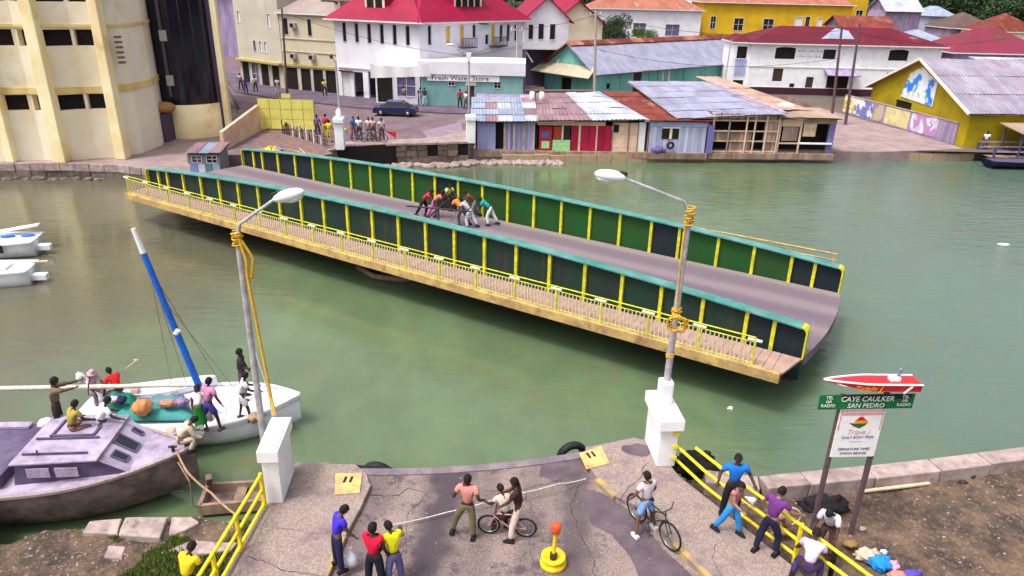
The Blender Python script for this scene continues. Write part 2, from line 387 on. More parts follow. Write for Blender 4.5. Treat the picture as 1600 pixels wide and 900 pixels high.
plate([(905,708),(940,697),(953,724),(916,733)],'square yellow steel plate with two dark slots at the right end of the landing edge')
# near earth banks
def terrain(name,x0,x1,y0,y1,n,m_,hf,mat):
    vs=[];fs=[]
    for j in range(m_+1):
        for i in range(n+1):
            x=x0+(x1-x0)*i/n;y=y0+(y1-y0)*j/m_; vs.append((x,y,hf(x,y)))
    for j in range(m_):
        for i in range(n):
            a=j*(n+1)+i; fs.append((a,a+1,a+n+2,a+n+1))
    m=MB(); m.add(vs,fs,True); o=m.build(name,mat); o['kind']='structure'; return o
def hL(x,y):
    s=(13.42+.12*math.sin(x*2.3)+.25*noise.noise(Vector((x*.8,1,0)))+(.35 if x>-9.5 else -.5*(min(1,(-9.5-x)/1.5))))-y
    k=max(0,min(1,s/.9+.35)); return -1.9+1.15*k*k*(3-2*k)+.09*noise.noise(Vector((x*1.7,y*1.7,0)))+.05*noise.noise(Vector((x*6,y*6,4)))
terrain('earth_bank',-16,-5.2,6,14.6,110,90,hL,earth)
def hR(x,y): return -.62+.05*noise.noise(Vector((x*1.3,y*1.3,3)))+.03*noise.noise(Vector((x*6,y*6,4)))
terrain('earth_bank',3.9,40,4,15.0,150,60,lambda x,y:hR(x,y) if y<14.6+(x-6.5)*.20 else -.66,earth)
terrain('earth_bank',3.9,40,15.0,21.5,150,40,lambda x,y:hR(x,y) if y<15.0+(x-6.5)*.20 else -2.0,earth)
# quay coping of the right bank, stone by stone
e=empty('quay_wall',(0,0,0),0,kind='structure')
cp=[P(1100,733,-.25),P(1185,744,-.25),P(1250,737,-.25),P(1350,727,-.25),P(1450,716,-.25),P(1600,697,-.25),P(1900,662,-.25),P(2300,615,-.25)]
i=0
for a,b in zip(cp[:-1],cp[1:]):
    L=(b-a).length; n=max(1,round(L/1.35))
    for k in range(n):
        p=a.lerp(b,k/n);q=a.lerp(b,(k+1)/n); d=(q-p).normalized(); nn=Vector((d.y,-d.x,0))
        m=MB(); jz=random.uniform(-.015,.02); w=.52+random.uniform(-.03,.03)
        m.prism([(p+d*.015)[:2],(q-d*.015)[:2],(q-d*.015+nn*w)[:2],(p+d*.015+nn*w)[:2]],-1.9,-.25+jz)
        m.build('coping_stone',stonepale,e,bev=.025); i+=1
# slabs of broken concrete on the left bank
e=empty('broken_slabs',(0,0,0),0,'broken grey concrete slabs lying along the muddy left bank','rubble')
for (px,z) in (([(128,830),(182,834),(190,808),(140,812)],-.62),([(184,835),(250,838),(262,806),(196,806)],-.6),([(262,838),(290,826),(312,815),(300,806),(268,806)],-.66),([(262,858),(300,866),(360,858),(372,846),(300,842)],-.62),([(160,868),(190,872),(196,852),(170,850)],-.68)):
    q=[P(x,y,z) for x,y in px]; m=MB(); out=[]
    for i,a in enumerate(q):
        b=q[(i+1)%len(q)]
        for k in range(3):
            c=a.lerp(b,k/3); out.append((c.x+.03*noise.noise(c*8),c.y+.03*noise.noise(c*9)))
    m.prism(out,z-.35,z-.02); m.build('slab',stonepale,e,bev=.03)
def rock(px,z,r,mat,label,n=1,name='stone'):
    c=P(px[0],px[1],z); m=MB(); m.ell((0,0,0),(r,r*.8,r*.6),9,7,.5); o=m.build(name,mat,None,(c.x,c.y,z+r*.25)); tag(o,label,'stone'); return o
# grass on the left bank
gm=M_('bank_grass',(.07,.15,.02),(.16,.18,.04),6,.9,0,world=True)
m=MB()
for i in range(26000):
    x=random.uniform(-9.2,-5.8); y=random.uniform(9.5,13.3)
    nn=noise.noise(Vector((x*.9,y*.9,5)))+.35*noise.noise(Vector((x*3,y*3,1)))+.25*(x+7.8)-.25*(y-11.2)
    if nn<-.16: continue
    z=hL(x,y); a=random.uniform(0,6.28); h=random.uniform(.04,.15); w=.016; dx,dy=math.cos(a)*w,math.sin(a)*w; lx,ly=random.uniform(-.04,.04),random.uniform(-.04,.04)
    m.add([(x-dx,y-dy,z-.01),(x+dx,y+dy,z-.01),(x+lx,y+ly,z+h)],[(0,1,2)])
tag(m.build('grass',gm),'patchy green grass on the muddy bank left of the landing','grass',None,'stuff')
# pebbles and litter on the banks
m=MB()
for i in range(1500):
    if i%2: x=random.uniform(-13,-5.8); y=random.uniform(9,13.4); z=hL(x,y)
    else:
        x=random.uniform(6.5,16); y=random.uniform(9,16.5)
        if y>14.2+(x-6.5)*.2: continue
        z=hR(x,y)
    if z<-1.4: continue
    r=random.choice((.015,.02,.025,.04)); m.ell((x,y,z),(r,r*.8,r*.6),5,4,.3)
tag(m.build('pebbles',stonepale),'small pale pebbles scattered over the earth banks','pebbles',None,'stuff')
m=MB()
for i in range(900):
    x=random.uniform(-5.2,6.6); y=random.uniform(9.8,15.2)
    if (x-BC.x)**2+(y-BC.y)**2<18.6**2: continue
    if x>4.0+(14.3-y)*.62: continue
    z=.0 if -3.2<x<2.0 else .112
    r=random.choice((.006,.008,.011,.016)); m.ell((x,y,z),(r,r*.8,r*.6),5,4,.3)
tag(m.build('grit',stonepale),'loose grit and small stones scattered over the landing','grit',None,'stuff')
# ------------------------------------------------------------ swing bridge
BR=empty('swing_bridge',(BC.x,BC.y,0),BANG,'long green plate-girder swing bridge turned open across the green river','bridge')
def S_(t): return math.sqrt(17.95**2-t*t)
def hz(s): return 1.02+.68*(1-(abs(s)/17.6)**2.2)
# deck
NB=14; ts=[-3.1+6.2*i/NB for i in range(NB+1)]
pd=[(S_(t_),t_) for t_ in ts]+[(-S_(t_),t_) for t_ in reversed(ts)]
m=MB(); m.prism(pd,-.35,0.0); m.build('road_deck',roadm,BR)
# walkways: planks laid across, joined in a board field each a part
def walkway(sgn):
    n=118; L=17.3; k=0
    for i in range(n):
        s0=-L+2*L*i/n; s1=-L+2*L*(i+1)/n-.015
        m=MB(); z=.0+random.uniform(-.004,.004)
        y0,y1=sorted((sgn*3.42,sgn*4.8))
        e1=min(s1,S_(y1)) ; m.box(s0,y0,-.07,s1,y1,z)
        m.build('walkway_board',walkm,BR)
walkway(-1)
m=MB(); m.prism([(S_(t_)-.25,t_) for t_ in (3.42,3.9,4.4,4.8)]+[(-S_(t_)+.25,t_) for t_ in (4.8,4.4,3.9,3.42)],-.08,0); m.build('far_walkway',walkm,BR)
# curved end plates of the near walkway
for sg in (1,-1):
    m=MB(); m.prism([(sg*17.28,-4.8),(sg*17.28,-3.42),(sg*S_(3.42),-3.42),(sg*(S_(4.1)),-4.1),(sg*17.32,-4.8)],-.08,-.002); m.build('walkway_end',walkm,BR)
for sg in (-1,1):
    m=MB(); m.box(-17.3,sg*4.8,-.30,17.3,sg*4.98,.05); m.build('edge_beam',beigefascia,BR,bev=.02)
# girders
def girder(sg):
    ye=sg*3.2; N=20
    ss=[-17.6,-16.63,-15.82]+[-14.4+1.505*i for i in range(21)]+[16.6,17.6]
    for i,(a,b) in enumerate(zip(ss[:-1],ss[1:])):
        y0,y1=ye-.02,ye+.02
        m=MB(); vs=[(a,y0,-.9),(b,y0,-.9),(b,y1,-.9),(a,y1,-.9),(a,y0,hz(a)-.03),(b,y0,hz(b)-.03),(b,y1,hz(b)-.03),(a,y1,hz(a)-.03)]
        if abs(a)>16.9 and a<0:
            pass
        m.add(vs,[(3,2,1,0),(4,5,6,7),(0,1,5,4),(1,2,6,5),(2,3,7,6),(3,0,4,7)])
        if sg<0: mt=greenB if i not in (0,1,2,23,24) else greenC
        else: mt=greenC if i in (0,1,2,3,4,11,19,23,24) else greenA  # one mid-span far panel is blue-black to paint the shade behind the crew
        m.build('web_panel',mt,BR)
    for i,s_ in enumerate(ss[1:-1]):
        for side in ((-1,1)):
            m=MB(); w=.17; d0=ye+side*.021; d1=ye+side*.13
            m.box(s_-.062,d0,-.85 if side*sg>0 else 0.0,s_+.062,d1,hz(s_)-.04)
            m.build('stiffener',lime,BR)
        if sg>0 and i==19:
            m=MB(); m.box(s_-.27,ye-.13,0,s_-.15,ye-.022,hz(s_)-.04); m.build('stiffener',lime,BR)
    # top cap: bowed flange
    m=MB(); n=44; w=.23; vs=[];fs=[]
    sl_=[-17.45+34.9*i/n for i in range(n+1)]
    for s_ in sl_:
        z=hz(s_)
        vs+=[(s_,ye-w,z-.03),(s_,ye+w,z-.03),(s_,ye+w,z+.02),(s_,ye-w,z+.02)]
    for i in range(n):
        for k in range(4): fs.append((i*4+k,i*4+(k+1)%4,(i+1)*4+(k+1)%4,(i+1)*4+k))
    fs=[tuple(reversed(f)) for f in fs]; fs+=[(0,1,2,3),(n*4+3,n*4+2,n*4+1,n*4)]
    m.add(vs,fs); m.build('top_flange',teal,BR)
    # rounded end flange painted yellow
    for e_ in (1,-1):
        m=MB(); pts=[]
        for k in range(7):
            a=R(90*k/6); pts.append((e_*(17.45+.18*math.sin(a)),hz(17.4)-.18*(1-math.cos(a))))
        pts.append((e_*17.63,-.05))
        for (a,b) in zip(pts[:-1],pts[1:]): m.beam((a[0],ye,a[1]),(b[0],ye,b[1]),.42,.05,up=(e_,0,.3))
        m.build('end_flange',lime,BR)
    m=MB(); m.box(-17.5,ye-.2,-.95,17.5,ye+.2,-.901); m.build('bottom_flange',darksteel,BR)
girder(-1); girder(1)
# floor beams and pivot under the deck
for i in range(19):
    s_=-16.2+32.4*i/18
    m=MB(); m.box(s_-.08,-3.17,-.85,s_+.08,3.17,-.36); m.build('floor_beam',darksteel,BR)
    for sg in (-1,1):
        m=MB(); m.add([(s_-.05,sg*3.25,-.8),(s_+.05,sg*3.25,-.8),(s_+.05,sg*3.25,-.09),(s_-.05,sg*3.25,-.09),(s_-.05,sg*4.78,-.25),(s_+.05,sg*4.78,-.25),(s_+.05,sg*4.78,-.09),(s_-.05,sg*4.78,-.09)],[(0,1,2,3),(7,6,5,4),(0,4,5,1),(3,2,6,7),(1,5,6,2),(0,3,7,4)])
        m.build('bracket',darksteel,BR)
m=MB(); m.lathe([(0,-2.5),(2.6,-2.5),(2.6,-1.15),(0,-1.15)],32); o=m.build('pivot_pier',stone,None,(BC.x,BC.y,0)); tag(o,'round dark stone pivot pier under the middle of the swing bridge','pier')
m=MB(); m.lathe([(2.2,-1.15),(2.35,-1.15),(2.35,-.96),(2.2,-.96)],32); m.build('turning_ring',darksteel,BR)
# railing: posts, two rails, balusters
def railing(t_,s0,s1,full=True):
    for z,r in ((.98,.024),(.82,.02)):
        m=MB(); m.tube([(s0,t_,z),(s1,t_,z)],r,6); m.build('rail',lime,BR)
    m=MB(); m.tube([(s0,t_,.1),(s1,t_,.1)],.02,6); m.build('rail',lime,BR)
    n=int((s1-s0)/1.75)
    pm=None;bmh=None
    for i in range(n+1):
        s_=s0+(s1-s0)*i/n
        m=MB(); m.box(s_-.03,t_-.03,-.06,s_+.03,t_+.03,.97); m.build('rail_post',lime,BR)
        if i%1==0:
            m=MB(); m.box(s_-.24,t_-.035,.87,s_+.2,t_+.035,.93); m.build('rail_joint',white,BR)
    if full:
        balm=M_plain('pale_baluster_paint',(.70,.58,.36),.7,.05)
        m=MB(); m.box(-.015,-.015,0.0,.015,.015,.8); bmh=m.mesh('baluster'); k=0; s_=s0+.14
        while s_<s1 and k<240:
            link('baluster',bmh,balm,BR,(s_,t_,0)); s_+=(s1-s0)/236; k+=1
railing(-4.82,-17.1,16.4); 
fr=beigefascia
for z,r in ((.98,.04),(.72,.03)):
    m=MB(); m.tube([(-17.1,4.82,z),(17.1,4.82,z)],r,6); m.build('rail',fr,BR)
for i in range(20):
    s_=-17+34*i/19; m=MB(); m.box(s_-.03,4.79,-.06,s_+.03,4.85,.97); m.build('rail_post',fr,BR)
# ---------------- timber fender stages and drift under the bridge
m=MB(); m.tube([P(560,418,-1.45),P(585,432,-1.45),P(625,437,-1.45),P(668,434,-1.45)],.13,7); tag(m.build('drifting_log',wood),'brown curved log floating under the near side of the bridge','log')
# ------------------------------------------------------------ gate piers with lamps
def lamp(base,zb,zt,lean,armto,label,headrot,ropes):
    # base: (x,y); lean: top offset; armto: 3-D end
    top=Vector((base[0]+lean[0],base[1]+lean[1],zt)); b=Vector((base[0],base[1],zb))
    e=empty('street_lamp',b,0,label,'street lamp','lamps on the gate piers')
    m=MB(); m.tube([b-b,(top-b)*.5,top-b],[.085,.075,.06],10); m.build('pole',greysteel,e)
    a=Vector(armto)
    m=MB(); m.tube([top-b-Vector((0,0,.12)),top-b+(a-top)*.1+Vector((0,0,.12)),(a-b)],[.045,.04,.032],8); m.build('arm',greysteel,e)
    d=(a-top); d.z*=.35; d.normalize()
    q=d.to_track_quat('X','Z').to_matrix()
    m=MB(); m.ell((0,0,0),(.36,.155,.13),14,9,M=q); hd=m.build('lamp_head',white,e,(a-b)+d*.3)
    m=MB(); m.ell((0,0,0),(.22,.11,.09),12,8,M=q); m.build('lens',M_plain('lamp_lens',(.75,.85,.85),.2,0),e,(a-b)+d*.4-Vector((0,0,.08)))
    m=MB(); m.box(-.1,-.05,.05,.06,.05,.13,M=q.to_4x4()); m.build('socket',darksteel,e,(a-b)+d*.06)
    return top,e
def pier(c,w,d,h,rot,label,ped=None,cap=.16,z0=.1,group='white gate piers',taper=0.0):
    e=empty('gate_pier',(c[0],c[1],z0),rot,label,'pier',group)
    m=MB(); 
    vs=[(-w/2,-d/2,0),(w/2,-d/2,0),(w/2,d/2,0),(-w/2,d/2,0),(-w/2,-d/2,h-.32),(w/2,-d/2,h-.32),(w/2,d/2,h-.32),(-w/2,d/2,h-.32)]
    m.add(vs,[(3,2,1,0),(4,5,6,7),(0,1,5,4),(1,2,6,5),(2,3,7,6),(3,0,4,7)]); m.build('shaft',white,e,bev=.02)
    m=MB(); W_=w/2+cap*.5; D_=d/2+cap
    m.box(-W_,-D_,h-.318,W_,D_,h-.03); m.box(-W_+.04,-D_+.04,h-.03,W_-.04,D_-.04,h); m.build('cap',white,e,bev=.03)
    if ped: 
        m=MB(); m.box(-w*.36,ped-w*.36,h-.001,w*.36,ped+w*.36,h+.62); m.build('pedestal',white,e,bev=.05)
    return e
# ------------------------------------------------------------ near gate piers, lamps, ropes
pl_=pier((-5.22,13.42),.36,1.15,1.48,R(4),'white concrete gate pier with flat cap beside the left yellow railing',None,.1,.11)
pr_=pier((3.80,15.08),.46,1.15,1.42,R(5),'white concrete gate pier carrying a lamp pedestal beside the right railing',.1,.14,.11)
topL,_=lamp((-5.86,14.35),-1.2,5.95,(.03,.0),Vector((-4.92,14.3,6.72)),'grey lamp post with white head rising behind the left gate pier',0,None)
topR,_=lamp((3.80,15.18),2.0,6.42,(.06,0),Vector((2.35,15.1,7.12)),'tall lamp post with white head standing on the right gate pier',0,None)
def rope(pts,r,mat,label,name='rope',cat='rope',sag=0,group=None,n=10):
    m=MB(); out=[]
    for a,b in zip(pts[:-1],pts[1:]):
        a=Vector(a);b=Vector(b)
        for k in range(n):
            f=k/n; p=a.lerp(b,f); p.z-=sag*4*f*(1-f); out.append(p)
    out.append(Vector(pts[-1])); m.tube(out,r,6); return tag(m.build(name,mat),label,cat,group)
def coil(c,r,n,mat,label,axis=(0,1,0),h=.25,rr=.018):
    pts=[]; ax=Vector(axis).normalized(); q=ax.to_track_quat('Z','Y').to_matrix()
    for i in range(n*14):
        a=2*math.pi*i/14; k=r*(1+.22*math.sin(i*.61)+.15*math.sin(i*1.7)); pts.append(Vector(c)+q@Vector((k*math.cos(a),k*math.sin(a)*.9,h*(i/(n*14)-.5))))
    m=MB(); m.tube(pts,rr,5); return tag(m.build('rope_coil',mat),label,'rope')
coil(topL+Vector((0,-.02,-.12)),.09,7,rope_y,'yellow rope wound round the top of the left lamp post',(0,0,1),.3)
rope([topL+Vector((.06,-.08,-.1)),topL+Vector((.17,-.1,-.6)),topL+Vector((.14,-.08,-.95)),topL+Vector((.24,-.1,-2.6)),(-5.45,14.1,2.0),(-5.35,13.95,1.7)],.035,rope_y,'yellow rope hanging down along the left lamp post')
rope([topL+Vector((.1,-.06,-.15)),topL+Vector((.3,-.06,-.55)),topL+Vector((.22,-.06,-1.0)),topL+Vector((.1,-.06,-.9))],.03,rope_y,'short loop of yellow rope high on the left lamp post')
rope([(-5.74,14.3,3.1),(-5.55,14.2,2.3),(-5.43,14.0,1.65)],.02,rope_w,'white cord running from the left lamp post down to its pier')
coil(topR+Vector((0,-.02,-.12)),.09,8,rope_y,'yellow rope wound round the top of the right lamp post',(0,0,1),.42)
midR=Vector((3.83,15.02,3.75))
coil(midR+Vector((-.02,-.12,.05)),.2,5,rope_y,'tangled yellow rope hanging halfway up the right lamp post',(0.2,1,.1),.12)
coil(midR+Vector((0,.15,.25)),.09,5,rope_y,'yellow rope knotted round the middle of the right lamp post',(0,0,1),.16)
rope([topR+Vector((-.08,-.08,-.2)),Vector((3.76,15.08,5.2)),midR+Vector((-.02,.08,.3))],.018,rope_y,'thin yellow rope running down the upper part of the right lamp post')
coil(Vector((3.81,15.18,2.85)),.085,3,rope_y,'yellow band of rope low on the right lamp post',(0,0,1),.1)
# ------------------------------------------------------------ railings beside the landing
def siderail(line,post_at,label,gaps=(),grp='yellow railings beside the landing',endr=None):
    e=empty('railing',(line[0][0],line[0][1],.0),0,label,'railing',grp); o=Vector((line[0][0],line[0][1],0))
    L=[Vector((a,b,0)) for a,b in line]
    tot=sum((b-a).length for a,b in zip(L[:-1],L[1:]))
    def at(s):
        for a,b in zip(L[:-1],L[1:]):
            d=(b-a).length
            if s<=d+1e-6: return a.lerp(b,s/d)
            s-=d
        return L[-1]
    for z,(s0,s1) in ((.98,(0,tot)),(.60,(0,tot)),(.22,(0,tot))):
        segs=[(s0,s1)]
        for (gz,g0,g1) in gaps:
            if abs(gz-z)<.01: segs=[(s0,g0),(g1,s1)] if g0>s0 else [(g1,s1)]
        for a,b in segs:
            k=6; m=MB(); m.tube([at(a+(b-a)*i/k)-o+Vector((0,0,z)) for i in range(k+1)],.038,8); m.build('rail',yellow,e)
    for s in post_at:
        p=at(s)-o; m=MB(); m.box(p.x-.035,p.y-.035,.0,p.x+.035,p.y+.035,1.03); m.build('rail_post',yellow,e,bev=.006)
        for z in (.22,.6):
            m=MB(); m.lathe([(.055,-.05),(.055,.05)],10,(p.x,p.y,z)); m.build('joint',yellow,e)
    return e
siderail([(4.08,14.75),(4.58,13.67),(5.14,12.74),(5.98,11.44),(6.9,9.9),(7.6,8.6)],[1.9,3.75,5.6],'yellow pipe railing right of the landing with its top rail missing beside the pier',[(.98,-1,.75)])
siderail([(-5.36,12.75),(-5.40,11.85),(-5.46,10.61),(-5.6,8.6)],[.05,1.35,2.4,3.5],'three-rail yellow pipe railing along the left side of the landing')
for (px,py,Y) in ((1050,677,14.5),(1048,699,14.5),(1043,719,14.5)):
    pass
e=empty('rail_bracket',(3.84,14.49,.1),0,'yellow rail sockets fixed to the front of the right gate pier','bracket')
for z in (.3,.62,.98):
    m=MB(); m.box(.1,-.04,z-.04,.24,.0,z+.04); m.build('socket',yellow,e)
# ------------------------------------------------------------ lane marker (yellow base, orange head)
ymk=M_('yellow_marker_paint',(.83,.60,.02),(.7,.45,.02),5,.45,.1,dirt=.12,dcol=(.2,.1,.02),dscale=5)
omk=M_('orange_red_paint',(.78,.10,.03),(.6,.07,.03),5,.5,.1)
def marker(loc,label,lean=0):
    e=empty('lane_marker',loc,0,label,'marker','yellow markers with orange heads')
    m=MB(); m.lathe([(0,.0),(.25,0),(.27,.03),(.27,.09),(.235,.12),(.235,.17),(.25,.19),(.25,.24),(.19,.255),(.15,.17),(.0,.16)],24); m.build('base',ymk,e)
    m=MB(); m.lathe([(0,.14),(.075,.14),(.075,.30),(.05,.32),(0,.32)],12); m.build('hub',darksteel,e)
    m=MB(); m.tube([(0,0,.2),(.02,.01,.86)],[.045,.04],10); m.build('stem',ymk,e)
    m=MB(); m.lathe([(0,-.02),(.085,-.02),(.10,.03),(.10,.16),(.07,.2),(0,.21)],14,(.02,.01,.85)); m.build('head',omk,e)
    return e
marker(P(864,882,.0),'round yellow base with a thin stem and orange-red head standing on the landing road')
# chain of rope across the landing
rope([P(600,822,.12),P(700,800,.12),P(790,775,.25),P(872,756,.3),P(915,748,.12)],.014,rope_w,'pale rope lying across the landing road behind the cyclist',sag=.03)
# timber and fenders at the front edge
def box_thing(name,a,b,w,h,mat,label,cat,bev=.006):
    m=MB(); m.beam(a,b,w,h); return tag(m.build(name,mat,bev=bev),label,cat)
box_thing('plank',P(447,731,-.05),P(515,725,-.1),.1,.07,wood,'short brown plank jutting over the water beside the left pier','plank')
box_thing('plank',P(450,737,-.02),P(530,738,-.06),.07,.06,woodpale,'pale batten along the landing edge left of the yellow plate','plank')
def tyre(c,r,w,axis,label,group=None):
    m=MB(); q=Vector(axis).normalized().to_track_quat('Z','Y').to_matrix(); prof=[]
    n=22; k=8; vs=[];fs=[]
    for i in range(n):
        a=2*math.pi*i/n
        for j in range(k):
            b=2*math.pi*j/k; rr=r+w*math.cos(b); vs.append(q@Vector((rr*math.cos(a),rr*math.sin(a),w*1.1*math.sin(b))))
    for i in range(n):
        for j in range(k): fs.append((i*k+j,((i+1)%n)*k+j,((i+1)%n)*k+(j+1)%k,i*k+(j+1)%k))
    m.add(vs,fs,True); return tag(m.build('tyre',black,None,c),label,'tyre',group)
tyre(P(590,743,-.45),.34,.1,(.1,1,.15),'black tyre fender hanging on the landing edge right of the left plate')
tyre(P(893,710,-.5),.32,.1,(-.35,1,.15),'black tyre fender hanging on the landing edge beside the right plate')
box_thing('timber_fender',P(552,734,-.08),P(612,738,-.1),.2,.16,black,'black timber fender bolted to the landing edge','fender')
# ------------------------------------------------------------ sign with a model speedboat
def text(body,size,mat,parent,loc,rot=(R(90),0,0),ext=.004,shear=0,sx=1,align='CENTER',name='lettering'):
    c=bpy.data.curves.new(name,'FONT'); c.body=body; c.size=size; c.extrude=ext; c.align_x=align; c.align_y='CENTER'; c.shear=shear; c.resolution_u=2
    o=bpy.data.objects.new('tmp',c); COL.objects.link(o); dg=bpy.context.evaluated_depsgraph_get()
    me=bpy.data.meshes.new_from_object(o.evaluated_get(dg)); bpy.data.objects.remove(o)
    for v in me.vertices: v.co.x*=sx
    me.materials.clear(); return link(name,me,mat,parent,loc,rot)
red=M_plain('sign_red',(.62,.02,.03),.35,.03); sgreen=M_plain('sign_green',(.012,.16,.05),.6,.05); swhite=M_plain('sign_white',(.82,.80,.82),.6,.05,.9)
orange=M_plain('sign_orange',(.9,.32,.02),.5,0); sblue=M_plain('sign_blue',(.05,.07,.3),.6,0); spink=M_plain('sign_pink_border',(.75,.35,.38),.6,0); sblack=M_plain('sign_black',(.02,.02,.03),.5,0)
postm=M_plain('brown_violet_post',(.13,.08,.09),.8,.2)
SG=empty('sign_board',(7.46,13.05,-.62),R(4),'tall dock sign on two posts with a red model speedboat above a green name board','sign')
for x,h in ((-.47,3.75),(.47,3.8)):
    m=MB(); m.box(x-.045,-.02,0,x+.045,.07,h); m.build('post',postm,SG,bev=.006)
m=MB(); m.box(-.49,-.05,2.22,.49,-.022,3.42); m.build('panel',swhite,SG)
m=MB()
for (a,b,c,d) in ((-.47,2.9,-.44,3.40),(.44,2.9,.47,3.40),(-.47,3.37,.47,3.40)): m.box(a,-.0535,b,c,-.0505,d)
m.build('border',spink,SG)
m=MB(); m.box(-.44,-.056,3.28,.44,-.0515,3.35); m.build('border',spink,SG)
text('Triple J',.17,spink,SG,(0,-.054,2.86),shear=.3,ext=.002)
# round emblem: green hill, orange and red boat shape
m=MB(); m.add([(-.16,-.0545,3.02),(0,-.0545,2.95),(.13,-.0545,3.03),(.15,-.0545,3.08),(-.14,-.0545,3.08)],[(0,1,2,3,4)]); m.build('emblem',sgreen,SG)
m=MB(); m.add([(-.17,-.0555,3.07),(.17,-.0555,3.08),(.14,-.0555,3.15),(-.1,-.0555,3.16)],[(0,1,2,3)]); m.build('emblem',orange,SG)
m=MB(); m.add([(-.12,-.0565,3.15),(.12,-.0565,3.15),(.03,-.0565,3.24),(-.04,-.0565,3.24)],[(0,1,2,3)]); m.build('emblem',red,SG)
m=MB(); m.add([(-.24,-.0550,3.08),(-.14,-.0550,3.02),(-.15,-.0550,3.09)],[(0,1,2)]); m.build('emblem',sblack,SG)
text('DAILY BOAT TRIPS',.085,sblue,SG,(0.02,-.054,2.72),ext=.002)
text('to and from',.06,spink,SG,(0,-.054,2.62),ext=.002); 
text('DEPARTURE TIMES',.085,sblack,SG,(0,-.054,2.42),ext=.002); text('SWING BRIDGE',.085,sblack,SG,(0,-.054,2.31),ext=.002)
m=MB(); m.box(-1.02,-.09,3.46,1.02,-.055,3.80); m.build('name_board',sgreen,SG)
m=MB(); m.box(-.55,-.094,3.70,.95,-.0905,3.80); m.build('name_board_top',sblack,SG)
text('CAYE CAULKER',.175,swhite,SG,(.0,-.098,3.70),shear=.15,ext=.003,sx=.93); text('SAN PEDRO',.15,swhite,SG,(.0,-.098,3.54),shear=.1,ext=.003)
for x in (-.82,.82):
    for k,(tx,s) in enumerate((('TEL',.10),('OR',.09),('RADIO',.10))): text(tx,s,swhite,SG,(x,-.098,3.74-.095*k),ext=.003)
# model boat: pointed bow to the left
bt=MB(); secs=[]; Lb=2.0
for i in range(13):
    f=i/12; x=-1.0+Lb*f; hb=.20*min(1,(f*2.2)**.7) if f>0 else .004; top=.34-.05*f; bot=top-.03-.23*min(1,(f*2.0)**.8)
    secs.append([(x,-.06-hb,top),(x,-.06-hb*.94,(top*.35+bot*.65)),(x,-.06,bot),(x,-.06+hb*.94,(top*.35+bot*.65)),(x,-.06+hb,top)])
vs=[p for s in secs for p in s]; fs=[]
for i in range(12):
    for k in range(4): fs.append((i*5+k,i*5+k+1,(i+1)*5+k+1,(i+1)*5+k))
    fs.append((i*5+4,i*5,(i+1)*5,(i+1)*5+4))
fs.append(tuple(60+k for k in range(5))); fs=[tuple(reversed(f)) for f in fs]
bt.add([(x,y,z+3.83) for x,y,z in vs],fs); hb_=bt.build('speedboat_hull',red,SG)
m=MB()
for side in (-1,1):
    pts=[(s[0][0],-.06+side*(abs(s[0][1]+.06)+.006),s[0][2]+3.83) for s in secs]; m.tube(pts,.022,6)
m.build('gunwale',swhite,SG)
m=MB(); pts=[(s[2][0],-.13,s[2][2]+3.83+.03) for s in secs]; m.tube([(x,-.17 if i>1 else -.09,z+.02) for i,(x,y,z) in enumerate(pts)],.01,5); m.build('stripe',swhite,SG)
m=MB(); m.beam((.62,-.275,3.93),(.78,-.275,4.10),.05,.008,up=(0,1,0)); m.build('stripe',swhite,SG)
m=MB(); m.box(.38,-.14,4.12,.6,.02,4.22); m.build('console',swhite,SG,bev=.02)
m=MB(); m.tube([(.55,-.05,4.15),(.58,-.05,4.3)],.035,8); m.ell((.59,-.05,4.36),(.04,.04,.05),8,6); m.build('steersman_figure',M_plain('figure_grey',(.2,.22,.32),.7,0),SG)
text('Triple J',.16,orange,SG,(-.15,-.268,4.05),shear=.3,ext=.004,sx=1.25)
# ------------------------------------------------------------ boats
def hull(L,B,D,sheer=.25,bowp=.65,n=18,sternw=.75,flare=.75):
    # x from 0 (stern) to L (bow); z 0 = gunwale amidships
    secs=[]
    for i in range(n+1):
        f=i/n; x=L*f
        b=B/2*((sternw+(1-sternw)*math.sin(min(1,f/.45)*math.pi/2)) if f<.45 else max(.012,math.cos(((f-.45)/.55)**(1/bowp)*math.pi/2)))
        zt=sheer*((f-.35)/.65)**2 if f>.35 else sheer*.25*((.35-f)/.35)**2
        zb=-D+(D*.55*((f-.6)/.4)**2 if f>.6 else 0)
        secs.append((x,b,zt,zb))
    vs=[];fs=[]
    K=9
    for (x,b,zt,zb) in secs:
        prof=[(b,zt),(b*.97,zt*.6+zb*.4),(b*flare,zt*.25+zb*.75),(b*flare*.5,zb*.95+zt*.05),(0,zb)]
        full=[(-p[0],p[1]) for p in prof[:-1]]+[(prof[-1][0],prof[-1][1])]+[(p[0],p[1]) for p in reversed(prof[:-1])]
        vs+=[(x,y,z) for y,z in full]
    for i in range(n):
        for k in range(K-1): fs.append((i*K+k,(i+1)*K+k,(i+1)*K+k+1,i*K+k+1))
    fs.append(tuple(range(K))); 
    return secs,vs,fs
def deck_mesh(secs,dz,i0,i1,inset=.02,crown=.04):
    vs=[];fs=[]
    for (x,b,zt,zb) in secs[i0:i1+1]:
        w=max(b-inset,.004)
        for k in range(7):
            u=-1+k/3; vs.append((x,u*w,zt+dz+crown*(1-u*u)))
    for i in range(i1-i0):
        for k in range(6): fs.append((i*7+k,(i+1)*7+k,(i+1)*7+k+1,i*7+k+1))
    fs=[tuple(reversed(f)) for f in fs]
    return MB().add(vs,fs)
def gunwale(secs,w,mat,parent,name='gunwale',dz=.0,i0=0):
    for s in (-1,1):
        m=MB(); 
        for a,b in zip(secs[i0:-1],secs[i0+1:]): m.beam((a[0],s*a[1],a[2]+dz),(b[0]+.005,s*b[1],b[2]+dz),w,w*.7)
        m.build(name,mat,parent)
